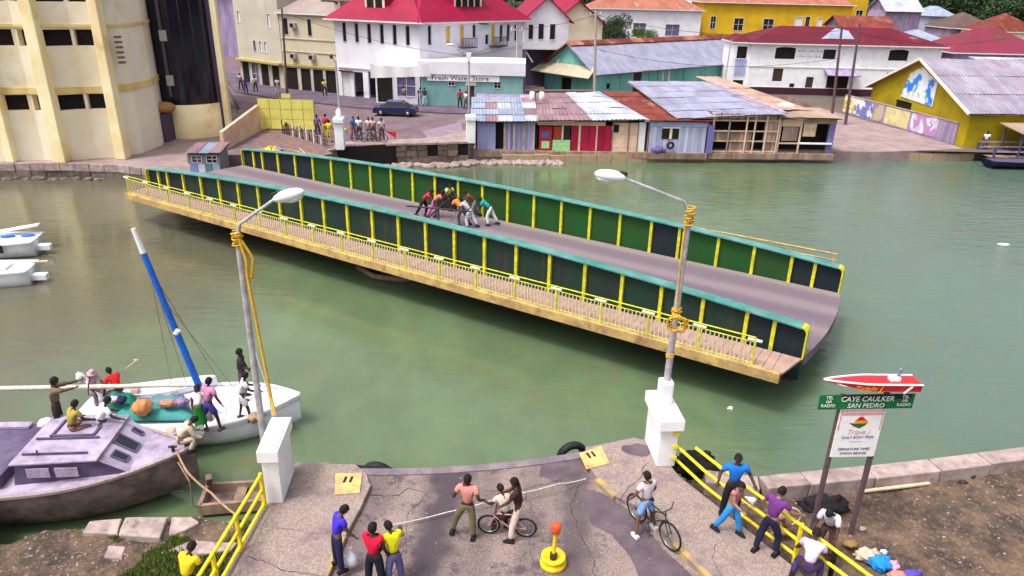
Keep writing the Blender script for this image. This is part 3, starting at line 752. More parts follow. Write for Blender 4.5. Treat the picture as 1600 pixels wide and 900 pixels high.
def bowat(name,bx,by,z,rot,L,label,cat,group=None):
    # Empty at the hull's centre on the water; children offset so that the bow is at bx,by
    e=empty(name,(bx-L/2*math.cos(rot),by-L/2*math.sin(rot),z),rot,label,cat,group); return e
# cabin boat
L=8.5; CB=bowat('cabin_boat',-8.0,15.2,-.40,R(5),L,'old lilac-grey wooden cabin boat moored with its bow toward the landing','boat')
def off(e,L):
    f=bpy.data.objects  # hull coordinates start at the stern
    return (-L/2,0,0)
secs,vs,fs=hull(L,2.95,1.6,.30,.62,22,.8,.66)
h=MB().add(vs,fs,True).build('hull',hullbrown,CB,off(CB,L))
deck_mesh(secs,-.02,0,22,.03,.05).build('deck',lilac,CB,off(CB,L)); gunwale(secs,.1,M_plain('worn_pink_grey_rail',(.36,.27,.28),.8,.2),CB)
for c in [c for c in CB.children if c.name.startswith('gunwale')]: c.location=off(CB,L)
def c2(x): return x-L/2   # bow is at +L/2
xa=L/2-3.75; xb=L/2-1.95; xw=L/2-1.2; yw=1.02; zt=.60; zd=.02
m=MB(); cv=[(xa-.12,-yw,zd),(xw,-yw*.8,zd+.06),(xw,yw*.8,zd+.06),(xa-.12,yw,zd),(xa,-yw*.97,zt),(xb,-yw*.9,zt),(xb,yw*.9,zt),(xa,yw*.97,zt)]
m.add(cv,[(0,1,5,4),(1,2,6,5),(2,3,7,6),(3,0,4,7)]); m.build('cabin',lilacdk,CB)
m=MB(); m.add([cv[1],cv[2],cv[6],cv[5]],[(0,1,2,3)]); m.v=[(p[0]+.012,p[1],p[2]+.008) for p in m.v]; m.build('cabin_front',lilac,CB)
m=MB(); m.prism([(xa-.1,-yw-.05),(xb+.06,-yw*.93-.03),(xb+.06,yw*.93+.03),(xa-.1,yw+.05)],zt,zt+.06); m.build('cabin_roof',lilac,CB,bev=.02)
nrm=(Vector(cv[2])-Vector(cv[1])).cross(Vector(cv[5])-Vector(cv[1])).normalized()
def front_quad(u0,v0,u1,v1,off_=.02):
    def pt(u,v):
        a=Vector(cv[1]).lerp(Vector(cv[2]),u); b=Vector(cv[5]).lerp(Vector(cv[6]),u); return a.lerp(b,v)+nrm*off_
    return [pt(u0,v0),pt(u1,v0),pt(u1,v1),pt(u0,v1)]
for (u0,v0,u1,v1) in ((.42,.3,.62,.92),(.16,.35,.3,.75),(.8,.4,.88,.7)):
    f=front_quad(u0,v0,u1,v1,.035); w_=MB().add(f,[(0,1,2,3)]).build('window',glass,CB)
    g=MB()
    for a,b in zip(f,f[1:]+f[:1]): g.beam(a,b,.045,.03,up=nrm)
    g.build('frame',lilacdk,w_)
for (x0,y0,x1,y1) in ((xa+.35,.05,xb-.45,.75),):
    m=MB()
    for a,b in (((x0,y0),(x1,y0)),((x1,y0),(x1,y1)),((x1,y1),(x0,y1)),((x0,y1),(x0,y0))): m.beam((a[0],a[1],zt+.08),(b[0],b[1],zt+.08),.06,.05)
    m.build('hatch_coaming',lilacdk,CB)
for y0 in (-.08,-.72):
    m=MB(); m.beam((xa+.05,y0,zt+.1),(xb-.25,y0,zt+.1),.035,.05); m.tube([(xa+.4,y0,zt+.06),(xa+.4,y0,zt+.2)],.02,6); m.build('grab_rail',lilacdk,CB)
for x in (xa+.5,xa+1.15):
    for y in (-1,):
        m=MB(); m.box(x-.26,-yw-.03,.25,x+.26,-yw+.0,.5); m.build('side_panel',lilac,CB)
m=MB(); m.box(xw+.25,.05,.12,xw+.75,.5,.2); m.build('fore_hatch',lilac,CB,bev=.02)
m=MB(); m.beam((xw+.2,-.02,.2),(xw+.75,-.0,.2),.04,.04); m.beam((xw+.77,0,.2),(xw+.8,.5,.2),.04,.04); m.build('hatch_rim',lilacdk,CB)
m=MB(); m.box(-L/2+.3,-1.15,.06,xa-.35,1.15,.34); m.build('aft_deckhouse',lilacdk,CB,bev=.02)
m=MB(); m.box(-L/2+.25,.9,.35,xa-.7,1.15,.42); m.build('aft_rail',lilac,CB)
m=MB(); m.tube([(L/2-.45,-.18,.28),(L/2-.45,-.18,.45)],.04,6); m.tube([(L/2-.55,-.18,.42),(L/2-.35,-.18,.42)],.03,6); m.build('cleat',darksteel,CB)
rope([P(276,705,0.0),P(293,738,-.25),P(330,770,-.6),P(370,805,-.7)],.03,ropetan,'tan mooring rope from the lilac boat bow to the muddy bank',sag=.05)
rope([P(278,722,-.2),P(296,752,-.6),P(302,790,-1.55)],.02,ropetan,'slack rope hanging at the lilac boat bow')
# sloop
L=6.3; SL=bowat('sailing_sloop',-6.30,18.5,-.92,R(4),L,'white wooden sloop with green tarpaulins on deck and a raked blue mast','sailing boat')
secs,vs,fs=hull(L,2.5,1.1,.38,.6,22,.6,.72)
MB().add(vs,fs,True).build('hull',hullwhite,SL,(-L/2,0,0)); deck_mesh(secs,-.05,0,22,.04,.06).build('deck',hullwhite,SL,(-L/2,0,0))
gunwale(secs,.09,hullwhite,SL)
for c in [c for c in SL.children if c.name.startswith('gunwale')]: c.location=(-L/2,0,0)
m=MB(); m.tube([(-L/2+s[0],-s[1]*.995-.006,s[2]-.16) for s in secs],.012,5); m.build('sheer_line',greysteel,SL)
m=MB(); m.box(.2,-.5,.0,1.1,.5,.14); m.build('cabin_trunk',hullwhite,SL,bev=.03)
# mast, boom and stays belong to the boat (local coordinates through its inverse)
Minv=(Matrix.Translation(SL.location)@Matrix.Rotation(R(4),4,'Z')).inverted()
mb_=Minv@Vector((-9.22,18.62,-.9)); mt_=Minv@Q(208,357,18.5); mid=mb_.lerp(mt_,.87)
m=MB(); m.tube([mb_,mb_.lerp(mt_,.4),mid],[.105,.095,.08],10); m.build('mast',bluepaint,SL)
m=MB(); m.tube([mid,mt_],[.082,.06],10); m.build('mast_head',white,SL)
m=MB(); m.tube([mb_.lerp(mt_,.42)+Vector((0,-.08,0)),mb_.lerp(mt_,.42)+Vector((.09,-.08,.12))],.07,8); m.build('mast_block',white,SL)
bo0=mb_.lerp(mt_,.10); bo1=Minv@Q(-90,609,17.2)
m=MB(); m.tube([bo0,bo1],[.06,.075],10); m.build('boom',M_plain('pale_spar_paint',(.72,.66,.55),.6,.1),SL)
for q in ((-.1,1.05,.0),(.25,1.05,.0),(-.3,-1.1,0),(1.2,.85,.05),(2.9,0,.3)):
    pass
m=MB()
for q,fr in (((-1.0,1.1,.0),.8),((-.55,1.12,.0),.8),((.6,.95,.1),.78),((.95,.9,.1),.62),((-.1,1.1,0),.62)):
    m.tube([mb_.lerp(mt_,fr),Vector(q)],.012,5)
m.build('stay',ropetan,SL)
def heap(c,r,mat,name,jit=.35,parent=None): 
    m=MB(); m.ell((0,0,0),r,22,14,jit); sd=Vector(c)*3; rm=min(r)
    for i,v in enumerate(m.v): q=Vector(v); k=1+.30*noise.noise(q/rm*1.4+sd)+.16*noise.noise(q/rm*4+sd); m.v[i]=(q.x*k,q.y*k,q.z*k)
    return m.build(name,mat,parent,c)
def tarpmesh(px,z,hgt,name,mat,label,cat,seed=0):
    q=[Vector(P(x,y,z)) for x,y in px]; n=14; vs=[];fs=[]; c=(q[0]+q[1]+q[2]+q[3])/4
    for j in range(n+1):
        for i in range(n+1):
            u=i/n;v=j/n; p=(q[0]*(1-u)+q[1]*u)*(1-v)+(q[3]*(1-u)+q[2]*u)*v
            hh=hgt*(math.sin(math.pi*u)*math.sin(math.pi*v))**.5 if 0<u<1 and 0<v<1 else 0
            p=p-c; p.z=hh*(1+.5*noise.noise(Vector((p.x*2.5,p.y*2.5,seed))))+.05*noise.noise(Vector((p.x*6,p.y*6,seed))); vs.append(p)
    for j in range(n):
        for i in range(n): a=j*(n+1)+i; fs.append((a,a+1,a+n+2,a+n+1))
    m=MB().add(vs,fs,True); o=m.build(name,mat,None,(c.x,c.y,z)); tag(o,label,cat); return o
tarpmesh([(172,658),(306,656),(292,632),(192,634)],-.78,.25,'tarpaulin',tarp,'large green tarpaulin over the cargo in the middle of the sloop','tarpaulin',1)
tarpmesh([(160,640),(215,640),(212,618),(165,618)],-.7,.35,'tarpaulin',M_plain('deep_green_tarpaulin',(.015,.19,.13),.6,.3),'darker green tarpaulin heaped near the stern of the sloop','tarpaulin',2)
tarpmesh([(232,648),(300,642),(288,618),(236,620)],-.72,.22,'tarpaulin',M_plain('blue_grey_tarpaulin',(.1,.24,.28),.6,.3),'blue-grey tarpaulin behind the orange bundle on the sloop','tarpaulin',3)
tag(heap(P(222,636,-.35),(.27,.22,.22),M_plain('orange_bundle_cloth',(.62,.27,.10),.8,.3),'bundle',.25),'round orange-brown bundle on the green tarpaulins of the sloop','bundle')
tag(heap(P(262,630,-.4),(.26,.14,.1),M_plain('reddish_bundle_cloth',(.45,.22,.16),.8,.3),'bundle',.5),'flat reddish bundle right of the orange one on the sloop','bundle')
tag(heap(P(285,628,-.4),(.16,.14,.12),M_plain('violet_cloth',(.3,.2,.38),.8,.3),'bundle',.5),'small violet and white bundle near the sloop mast','bundle')
tag(heap(P(190,625,-.3),(.14,.12,.12),M_plain('navy_cloth',(.03,.03,.1),.8,.3),'bundle',.5),'dark navy bundle left of the orange one on the sloop','bundle')
tag(heap(P(178,624,-.35),(.18,.12,.08),M_plain('pink_cloth',(.75,.5,.55),.8,.3),'bundle',.5),'pale pink cloth on the green tarpaulin at the sloop stern','cloth')
tag(heap(P(399,652,-.62),(.22,.18,.12),ropetan,'rope_heap',.6),'heap of brown rope on the sloop foredeck behind the left pier','rope')
tag(heap(P(72,662,-.05),(.2,.16,.13),white,'white_bag',.5),'white bag on the deck of the lilac boat behind its cabin','bag')
# dories
def dory(bx,by,z,rot,L,B,label,mat):
    e=bowat('dory',bx,by,z,rot,L,label,'dory','white dories beside the sloop')
    secs=[]; n=14
    vs=[];fs=[]
    for i in range(n+1):
        f=i/n; x=-L/2+L*f; b=B/2*max(.02,math.sin(math.pi*min(.999,max(.001,f)))**.6); zt=.16*(2*f-1)**2
        secs.append((x,b,zt,zt-.34))
        prof=[(b,zt),(b*.85,zt-.16),(b*.5,zt-.33),(b*.46,zt-.29),(b*.78,zt-.14),(b*.92,zt)]
        full=[(-b,zt),(-b*.85,zt-.16),(-b*.45,zt-.33),(b*.45,zt-.33),(b*.85,zt-.16),(b,zt),(b*.9,zt),(b*.76,zt-.15),(b*.42,zt-.29),(-b*.42,zt-.29),(-b*.76,zt-.15),(-b*.9,zt)]
        vs+=[(x,y,zz) for y,zz in full]
    K=12
    for i in range(n):
        for k in range(K): fs.append((i*K+k,(i+1)*K+k,(i+1)*K+(k+1)%K,i*K+(k+1)%K))
    fs+= [tuple(range(K)),tuple(reversed([n*K+k for k in range(K)]))]
    MB().add(vs,fs).build('hull',mat,e)
    for x in (-L*.2,L*.15):
        m=MB(); m.box(x-.1,-B*.44,-.09,x+.1,B*.44,-.06); m.build('thwart',woodpale,e)
    return e
dory(P(338,586,-.55).x,P(338,586,-.55).y,-.72,R(17),3.4,.8,'white dory lying against the far side of the sloop below its mast',hullwhite)
dory(P(318,664,-.55).x,P(318,664,-.55).y-.05,-.66,R(4),2.7,.62,'white dory squeezed between the sloop and the lilac boat',hullwhite)
# small sunken skiff behind the left pier
e=empty('skiff',P(380,775,-1.35),R(8),'half-sunk brown wooden skiff in the corner behind the left railing','skiff')
m=MB(); 
for (a,b) in (((-.95,-.42),(1.0,-.36)),((-.95,.42),(1.0,.36))): m.beam((a[0],a[1],0),(b[0],b[1],0),.09,.3)
m.beam((-.95,-.42,0),(-.95,.42,0),.1,.3); m.build('side_board',wood,e); m=MB(); m.box(-.9,-.4,-.2,1,.4,-.13); m.build('bottom',hullbrown,e)
m=MB(); m.box(-.2,-.4,-.02,.05,.4,.03); m.box(.45,-.38,-.02,.6,.38,.03); m.build('thwart',wood,e)
box_thing('mooring_post',P(327,765,-1.9),P(326,745,-.7),.14,.14,wood,'short square mooring post beside the lilac boat bow','post')
# boats at the left edge
def skiff(bx,by,z,rot,L,B,D,label,stripe=None,pod=True):
    e=bowat('motor_boat',bx,by,z,rot,L,label,'boat','white boats at the left edge')
    secs,vs,fs=hull(L,B,D,.12,.5,14,.7,.8)
    # transom end toward the picture's right
    MB().add(vs,fs,True).build('hull',hullwhite,e,(L/2,0,0),(0,0,math.pi))
    d=deck_mesh(secs,-.04,0,14,.06,.03).build('deck',hullwhite,e,(L/2,0,0),(0,0,math.pi))
    m=MB()
    for s in (-1,1):
        for a,b in zip(secs[:-1],secs[1:]): m.beam((a[0],s*a[1],a[2]),(b[0],s*b[1],b[2]),.12,.07)
    m.build('gunwale',white,e,(L/2,0,0),(0,0,math.pi))
    if pod:
        m=MB(); m.box(L/2-.05,-.32,-.55,L/2+.62,.0,-.25); m.build('bathing_step',hullwhite,e,bev=.05)
    if stripe:
        for x in (.3,1.2): 
            m=MB(); m.ell((0,0,0),(.35,.14,.08),10,6,.4); m.build('blue_cover',bluepaint,e,(L/2-x-.2,.3,.04))
        m=MB(); m.beam((L/2-2.6,.55,.1),(L/2-.1,.75,.45),.4,.06); m.build('awning',hullwhite,e)
        m=MB(); m.box(L/2-1.25,-B/2-.012,-.35,L/2-1.1,-B/2+.02,.03); m.build('fender_strap',black,e)
    else:
        m=MB(); m.box(L/2-2.6,-.35,0,L/2-.9,.4,.12); m.build('engine_cover',hullwhite,e,bev=.05)
        m=MB(); m.beam((L/2-.2,.45,.06),(L/2+.45,.5,.06),.12,.06); m.build('plank',woodpale,e)
    return e
p=P(58,372,-.85); skiff(p.x,p.y,-.85,R(11),6.5,2.1,.9,'upper white boat at the left edge with blue covers along its deck',True)
p=P(52,414,-.9); skiff(p.x,p.y-.1,-.95,R(10),6.5,1.9,.9,'lower white boat at the left edge with a stubby stern step',None)
# corner hull at the lower left
e=empty('moored_boat',(-11.9,11.25,-1.2),R(-58),'violet deck and cream hull end of a boat in the lower left corner','boat')
secs,vs,fs=hull(4.2,1.8,.8,.2,.6,14,.8,.8); MB().add(vs,fs,True).build('hull',creamlight,e,(-2.1,0,.75)); deck_mesh(secs,-.03,0,14,.05,.03).build('deck',lilac,e,(-2.1,0,.75))
gunwale(secs,.1,stonepale,e)
for c in [c for c in e.children if c.name.startswith('gunwale')]: c.location=(-2.1,0,.75)
# float on the water and plank on the right bank
tag(heap(P(1141,638,-1.58),(.09,.07,.06),white,'float',.1),'small white float drifting below the end of the bridge','float')
tag(heap(P(1568,382,-1.58),(.3,.18,.05),white,'foam_patch',.3),'pale scrap floating far right of the bridge','flotsam')
box_thing('plank',P(1345,768,-.55),P(1452,755,-.55),.09,.05,woodpale,'long pale plank lying on the earth behind the stone coping','plank')
for (x,y,r,l) in ((1505,755,.1,'dark stone on the earth with pale rubble round it'),(1480,742,.06,'pale stone just behind the quay coping'),(1385,752,.05,'small white stone near the end of the long plank'),(1348,828,.09,'pale stone beside the right sign post'),(1475,840,.04,'tiny white stone in the middle of the earth bank'),(1520,745,.08,'white lump of rubble left of the dark stone')):
    rock((x,y),-.6,r,stonepale if 'dark' not in l else darksteel,l)
# bundles at the foot of the right railing
for (x,y,r,c,l) in ((1357,868,(.26,.17,.14),(.62,.48,.36),'cream cloth bundle lying by the right railing'),(1377,880,(.24,.2,.15),(.02,.25,.75),'bright blue cloth bundle by the right railing'),(1396,885,(.13,.12,.11),(.75,.35,.5),'pink ball-shaped bundle by the right railing'),(1381,863,(.07,.06,.06),(.8,.8,.85),'small white bag behind the blue bundle'),(1402,901,(.18,.14,.1),(.7,.25,.22),'salmon cloth bundle at the bottom edge'),(1425,897,(.2,.1,.07),(.1,.07,.5),'deep blue cloth bundle at the bottom edge'),(1330,850,(.16,.12,.08),(.3,.18,.07),'brown basket-like bundle near the sign post')):
    tag(heap(P(x,y,-.5),r,M_plain('cloth_'+l.split()[0]+l.split()[1],c,.8,.3),'bundle',.45),l,'bundle')
box_thing('black_pole',P(1296,905,-.1),P(1306,858,1.0),.09,.09,black,'short black pole leaning at the foot of the dock sign','pole')
heapm=M_plain('dark_rag',(.02,.017,.02),.9,.3)
tag(heap(P(1290,790,-.5),(.5,.3,.2),heapm,'rubbish_heap',.6),'dark heap of rubbish between the railing and the sign posts','rubbish')
tag(heap(P(1180,762,-.6),(.7,.3,.15),heapm,'rubbish_heap',.6),'dark debris on the slope below the right railing','rubbish')
tag(heap(P(1085,728,-.9),(.5,.4,.3),heapm,'rubbish_heap',.6),'dark rubble at the water edge beside the right pier','rubbish')
tag(heap(P(1170,783,.0),(.14,.1,.09),white,'plastic_bag',.5),'white plastic bag on the yellow railing between two people','bag')
# ------------------------------------------------------------ far bank ground
poly_sheet('town_ground',[(-3,58),(60,58),(900,90),(900,900),(-900,900),(-900,49),(-26.8,49)],-.82,ground)
# street plateau
plat=[(-22.0,47.6),(-20.2,47.0),(-13.2,49.6),(-12.2,51.3),(-9.5,52.3),(-6.5,53.0),(-3.6,53.7),(-3.4,58),(2.4,62),(3,80),(6,140),(-40,150),(-60,100),(-34,86),(-25,66),(-23.6,60),(-20.8,53)]
m=MB(); m.prism(plat,-2.5,-.01); m.build('street',farroad)['kind']='structure'
# pale concrete strip by the edge and the fan on the right
poly_sheet('landing_apron',[(-12.9,50.6),(-12.2,51.4),(-9.5,52.35),(-6.5,53.05),(-3.65,53.7),(-3.5,58.5),(-4.6,57.5),(-5.6,55.4),(-7.5,54.3),(-10,53.6),(-12.6,52.6)],-.004,farconc)
# pavement in front of the hotel, far kerb
pv=[P(368,143,.1),P(440,155,.1),P(500,161,.1),P(560,168,.1),P(620,172,.1),P(690,176,.1),P(790,179,.1)]
m=MB(); m.prism([tuple(p[:2]) for p in pv]+[(2.4,66),(2.6,79),(-8,76),(-18,79),(-36,92),(-34,86.2)],-.01,.12); m.build('pavement',farpave)['kind']='structure'
poly_sheet('road_stain',[tuple(P(x,y,0)[:2]) for x,y in ((660,205),(720,190),(725,210),(700,222),(670,219))],-.005,M_('violet_road_stain',(.2,.15,.2),(.26,.19,.22),1,.9,.2,world=True))
# left quay platform and shore in front of the cream building
m=MB(); m.prism([(-80,44.0),(-33,46.6),(-30.2,46.9),(-26.2,46.8),(-22.6,45.6),(-20.7,43.9),(-18.6,44.6),(-19.4,47.5),(-21,53),(-24,62),(-26,70),(-80,70)],-2.5,-.7); m.build('quay_platform',patio)['kind']='structure'
e=empty('quay_wall',(0,0,0),0,kind='structure')
qp=[(-50,45.0),(-33,46.58),(-30.2,46.88),(-26.2,46.78),(-22.6,45.58),(-20.7,43.88),(-18.7,44.55)]
for a,b in zip(qp[:-1],qp[1:]):
    a=Vector((a[0],a[1],0));b=Vector((b[0],b[1],0)); n=max(1,round((b-a).length/1.0)); d=(b-a).normalized(); nn=Vector((d.y,-d.x,0))
    for k in range(n):
        p=a.lerp(b,k/n);q=a.lerp(b,(k+1)/n)
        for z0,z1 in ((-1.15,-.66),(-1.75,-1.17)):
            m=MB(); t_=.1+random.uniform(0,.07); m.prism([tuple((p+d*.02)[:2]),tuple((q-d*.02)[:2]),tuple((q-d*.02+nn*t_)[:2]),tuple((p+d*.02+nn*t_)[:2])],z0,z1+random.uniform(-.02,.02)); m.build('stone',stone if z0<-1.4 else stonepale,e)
# right patio ground
m=MB(); m.prism([(-3.3,54.4),(9.9,55.6),(15,55.9),(25,56.9),(30,57.4),(33.8,58.4),(37,59.3),(36,66),(33,80),(2.6,80),(2.6,62),(-3.2,58)],-2.5,-.81); m.build('patio',patio)['kind']='structure'
m=MB(); m.prism([(33.8,58.4),(120,68),(120,90),(36,80)],-2.5,-.83); m.build('yard_ground',ground)['kind']='structure'
e=empty('quay_wall',(0,0,0),0,kind='structure')
a=Vector((-1.0,54.3,0)); b=Vector((37.5,58.9,0)); n=32; d=(b-a).normalized(); nn=Vector((d.y,-d.x,0))
for k in range(n):
    p=a.lerp(b,k/n);q=a.lerp(b,(k+1)/n); m=MB(); t_=.28+random.uniform(0,.12)
    m.prism([tuple((p+d*.02)[:2]),tuple((q-d*.02)[:2]),tuple((q-d*.02+nn*t_)[:2]),tuple((p+d*.02+nn*t_)[:2])],-1.75,-1.05+random.uniform(-.06,.04)); m.build('coping_stone',M_plain('tan_quay_edge',(.42,.30,.2),.9,.4) if k==0 else bpy.data.materials['tan_quay_edge'],e)
# landing face: stone blocks with dark voids
e=empty('landing_wall',(0,0,0),0,kind='structure')
fp=[(-13.2,49.55),(-12.25,51.2),(-9.5,52.2),(-6.5,52.9),(-3.55,53.6),(-3.3,54.4)]
for a,b in zip(fp[:-1],fp[1:]):
    a=Vector((a[0],a[1],0));b=Vector((b[0],b[1],0)); n=max(1,round((b-a).length/.75)); d=(b-a).normalized(); nn=Vector((d.y,-d.x,0))
    for k in range(n):
        p=a.lerp(b,k/n);q=a.lerp(b,(k+1)/n)
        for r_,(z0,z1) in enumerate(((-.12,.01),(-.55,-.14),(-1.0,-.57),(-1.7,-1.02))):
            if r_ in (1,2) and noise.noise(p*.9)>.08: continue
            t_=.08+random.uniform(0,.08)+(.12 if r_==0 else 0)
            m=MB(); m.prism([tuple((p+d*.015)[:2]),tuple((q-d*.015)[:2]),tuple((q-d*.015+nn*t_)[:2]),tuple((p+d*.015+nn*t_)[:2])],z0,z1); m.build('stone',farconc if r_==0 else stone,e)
m=MB(); m.prism([(x+.02,y+.0) for x,y in fp]+[(-3.3,54.9),(-13,50.2)],-2,-.02); m.build('landing_core',darkhole)['kind']='structure'
# rubble along the foot of the landing
m=MB()
for i in range(150):
    f=random.random(); k=f*(len(fp)-1); j=int(k); a=Vector(fp[j]).lerp(Vector(fp[min(j+1,5)]),k-j); r=random.uniform(.15,.42)
    m.ell((a.x+random.uniform(-.2,.3),a.y-random.uniform(.2,1.3),-1.55),(r,r*.8,r*.55),7,5,.6)
tag(m.build('rubble',stonepale),'pale rubble stones along the water below the far landing','rubble',None,'stuff')
m=MB()
for i in range(110):
    x=random.uniform(-50,-20); r=random.uniform(.1,.3); m.ell((x,46.2+(x+33)*.06-random.uniform(0,.5) if x<-30 else 46.4-random.uniform(0,.3),-1.6),(r,r,r*.6),7,5,.6)
tag(m.build('rubble',stone),'dark rubble along the water below the cream building','rubble',None,'stuff')
m=MB()
for i in range(160):
    x=random.uniform(-4,3.5); r=random.uniform(.1,.35); m.ell((x,54.4-random.uniform(.2,1.1)+x*.08,-1.58),(r,r,r*.6),7,5,.6)
tag(m.build('rubble',stonepale),'tumbled stones along the water below the blue and violet shack','rubble',None,'stuff')
# earth between the peach wall and the bridge
poly_sheet('bare_earth',[tuple(P(x,y,0)[:2]) for x,y in ((392,232),(408,206),(440,200),(470,208),(520,240),(470,250),(400,250))],.0,M_('brown_street_earth',(.22,.13,.12),(.14,.09,.08),2,.95,.4,world=True))
# ------------------------------------------------------------ building kit
framew=M_plain('window_frame_white',(.75,.74,.74),.6,.05); louvre=M_plain('dark_louvre',(.02,.013,.028),.6,.1); shutter_y=M_plain('ochre_shutter',(.80,.45,.05),.6,.1)
purpleglass=M_plain('violet_pane',(.13,.12,.24),.4,.05); doorbrown=M_plain('dark_brown_door',(.06,.035,.03),.7,.15)
WK={'dark':darkhole,'glass':glass,'louvre':louvre,'ochre':shutter_y,'violet':purpleglass,'door':doorbrown,'white':framew}
class Bld:
    def __init__(s,name,label,cat,x,y,z,ang,W,D,H,mat,group=None,th=.22):
        s.e=empty(name,(x,y,z),ang,label,cat,group); s.W,s.D,s.H,s.mat,s.th=W,D,H,mat,th
    def M(s,side):
        W,D=s.W,s.D
        return {'f':Matrix.Identity(4),'r':Matrix.Translation((W,0,0))@Matrix.Rotation(R(90),4,'Z'),'b':Matrix.Translation((W,D,0))@Matrix.Rotation(R(180),4,'Z'),'l':Matrix.Translation((0,D,0))@Matrix.Rotation(R(-90),4,'Z')}[side]
    def wall(s,side,ops=(),mat=None,z0=0,z1=None,frame=framew,name='wall',fw=.07,cut=True):
        L=s.W if side in 'fb' else s.D; z1=s.H if z1 is None else z1
        T=s.M(side); t0=0 if side in 'fb' else s.th; 
        MB().wall(t0,L-t0,z0,z1,[o[:4] for o in ops],s.th,0,T).build(name,mat or s.mat,s.e)
        for o in ops:
            x,z,w,h=o[:4]; k=o[4] if len(o)>4 else 'dark'
            if k=='open': continue
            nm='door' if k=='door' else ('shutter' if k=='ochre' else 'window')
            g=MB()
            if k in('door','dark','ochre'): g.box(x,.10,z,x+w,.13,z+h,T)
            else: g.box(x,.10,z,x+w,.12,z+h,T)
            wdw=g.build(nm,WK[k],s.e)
            if fw and frame:
                f=MB(); f.box(x-fw,-.03,z-fw,x,.02,z+h+fw,T); f.box(x+w,-.03,z-fw,x+w+fw,.02,z+h+fw,T); f.box(x,-.03,z+h,x+w,.02,z+h+fw,T); f.box(x,-.05,z-fw,x+w,.02,z,T)
                f.build('frame',frame,wdw)
                if k in('glass','violet') and w>.5:
                    f=MB(); f.box(x+w/2-.02,.06,z,x+w/2+.02,.098,z+h,T); f.box(x,.06,z+h*.5-.02,x+w,.097,z+h*.5+.02,T); f.build('glazing_bar',frame,wdw)
        return s
    def plain(s,sides,mat=None):
        for q in sides: s.wall(q,(),mat)
        return s
    def hip(s,rise,mat,o=.5,z=None,th=.1,ridge=None,name='roof'):
        z=s.H if z is None else z; W,D=s.W,s.D; m=MB(); k=ridge if ridge is not None else min(W,D)/2
        a=[(-o,-o,z),(W+o,-o,z),(W+o,D+o,z),(-o,D+o,z)]
        if W>=D: r=[(k,D/2,z+rise),(W-k,D/2,z+rise)]; f=[(0,1,5,4),(1,2,5),(2,3,4,5),(3,0,4)]
        else: r=[(W/2,k,z+rise),(W/2,D-k,z+rise)]; f=[(0,1,4),(1,2,5,4),(2,3,5),(3,0,4,5)]
        m.add(a+r,f+[(3,2,1,0)]); m.build(name,mat,s.e)
        m=MB(); m.box(-o-.02,-o-.02,z-.14,W+o+.02,D+o+.02,z-.003); m.build('eaves',framew,s.e); return s
    def gable(s,rise,mat,axis='x',o=.4,z=None,wallm=None,th=.1,sheets=None,sm=None):
        z=s.H if z is None else z; W,D=s.W,s.D
        if axis=='x':   # ridge along x, gable triangles on the left/right
            for x in (0,W-.15): m=MB(); m.add([(x,0,z),(x+.15,0,z),(x+.15,D,z),(x,D,z),(x,D/2,z+rise),(x+.15,D/2,z+rise)],[(0,3,4),(1,5,2),(0,1,2,3),(0,4,5,1),(3,2,5,4)]); m.build('gable',wallm or s.mat,s.e)
            sl=rise/(D/2)
            P0=[((-o,-o,z-sl*o),(W+o,-o,z-sl*o),(W+o,D/2,z+rise),(-o,D/2,z+rise)),((W+o,D+o,z-sl*o),(-o,D+o,z-sl*o),(-o,D/2,z+rise),(W+o,D/2,z+rise))]
        else:
            for y in (0,D-.15): m=MB(); m.add([(0,y,z),(W,y,z),(W,y+.15,z),(0,y+.15,z),(W/2,y,z+rise),(W/2,y+.15,z+rise)],[(0,1,4),(3,5,2),(0,3,2,1),(0,4,5,3),(1,2,5,4)]); m.build('gable',wallm or s.mat,s.e)
            sl=rise/(W/2)
            P0=[((-o,D+o,z-sl*o),(-o,-o,z-sl*o),(W/2,-o,z+rise),(W/2,D+o,z+rise)),((W+o,-o,z-sl*o),(W+o,D+o,z-sl*o),(W/2,D+o,z+rise),(W/2,-o,z+rise))]
        for i,q in enumerate(P0): roofplane(q,mat if not isinstance(mat,(list,tuple)) else mat[i],s.e,th,sheets)
        return s
def roofplane(q,mat,parent,th=.08,sheets=None,name='roof_sheet'):
    # q: four corners (eave a, eave b, ridge b, ridge a); sheets=(nx,ny) -> single corrugated sheets, lapped
    q=[Vector(p) for p in q]; n=(q[1]-q[0]).cross(q[3]-q[0]).normalized()
    if not sheets:
        m=MB(); up=[p+n*th for p in q]; m.add(q+up,[(3,2,1,0),(4,5,6,7),(0,1,5,4),(1,2,6,5),(2,3,7,6),(3,0,4,7)]); return m.build('roof',mat,parent)
    nx,ny=sheets
    for j in range(ny):
        for i in range(nx):
            u0,u1=i/nx,(i+1)/nx; v0,v1=j/ny,min(1,(j+1)/ny+.03/ny*3)
            def pt(u,v): 
                a=q[0].lerp(q[1],u); b=q[3].lerp(q[2],u); return a.lerp(b,v)
            mt=mat(i,j) if callable(mat) else mat
            K=9; vs=[]; jo=random.uniform(0,.03); tilt=random.uniform(-.015,.02); du=random.uniform(-.04,.04)/nx; dv=random.uniform(-.05,.03)/ny if j==0 else 0
            for k in range(K+1):
                f=k/K; h=(.045 if k%2 else 0)
                for v in (v0+dv,v1): vs.append(pt(u0+(u1-u0)*f*1.03+du,v)+n*(th*.5+h+jo+(tilt if v==v1 else .035)))
            fs=[(2*k,2*k+2,2*k+3,2*k+1) for k in range(K)]
            m=MB(); m.add(vs,fs); m.build(name,mt,parent)
    m=MB(); m.add([p-n*.02 for p in q],[(0,1,2,3)]); m.build('roof_lining',wood,parent)
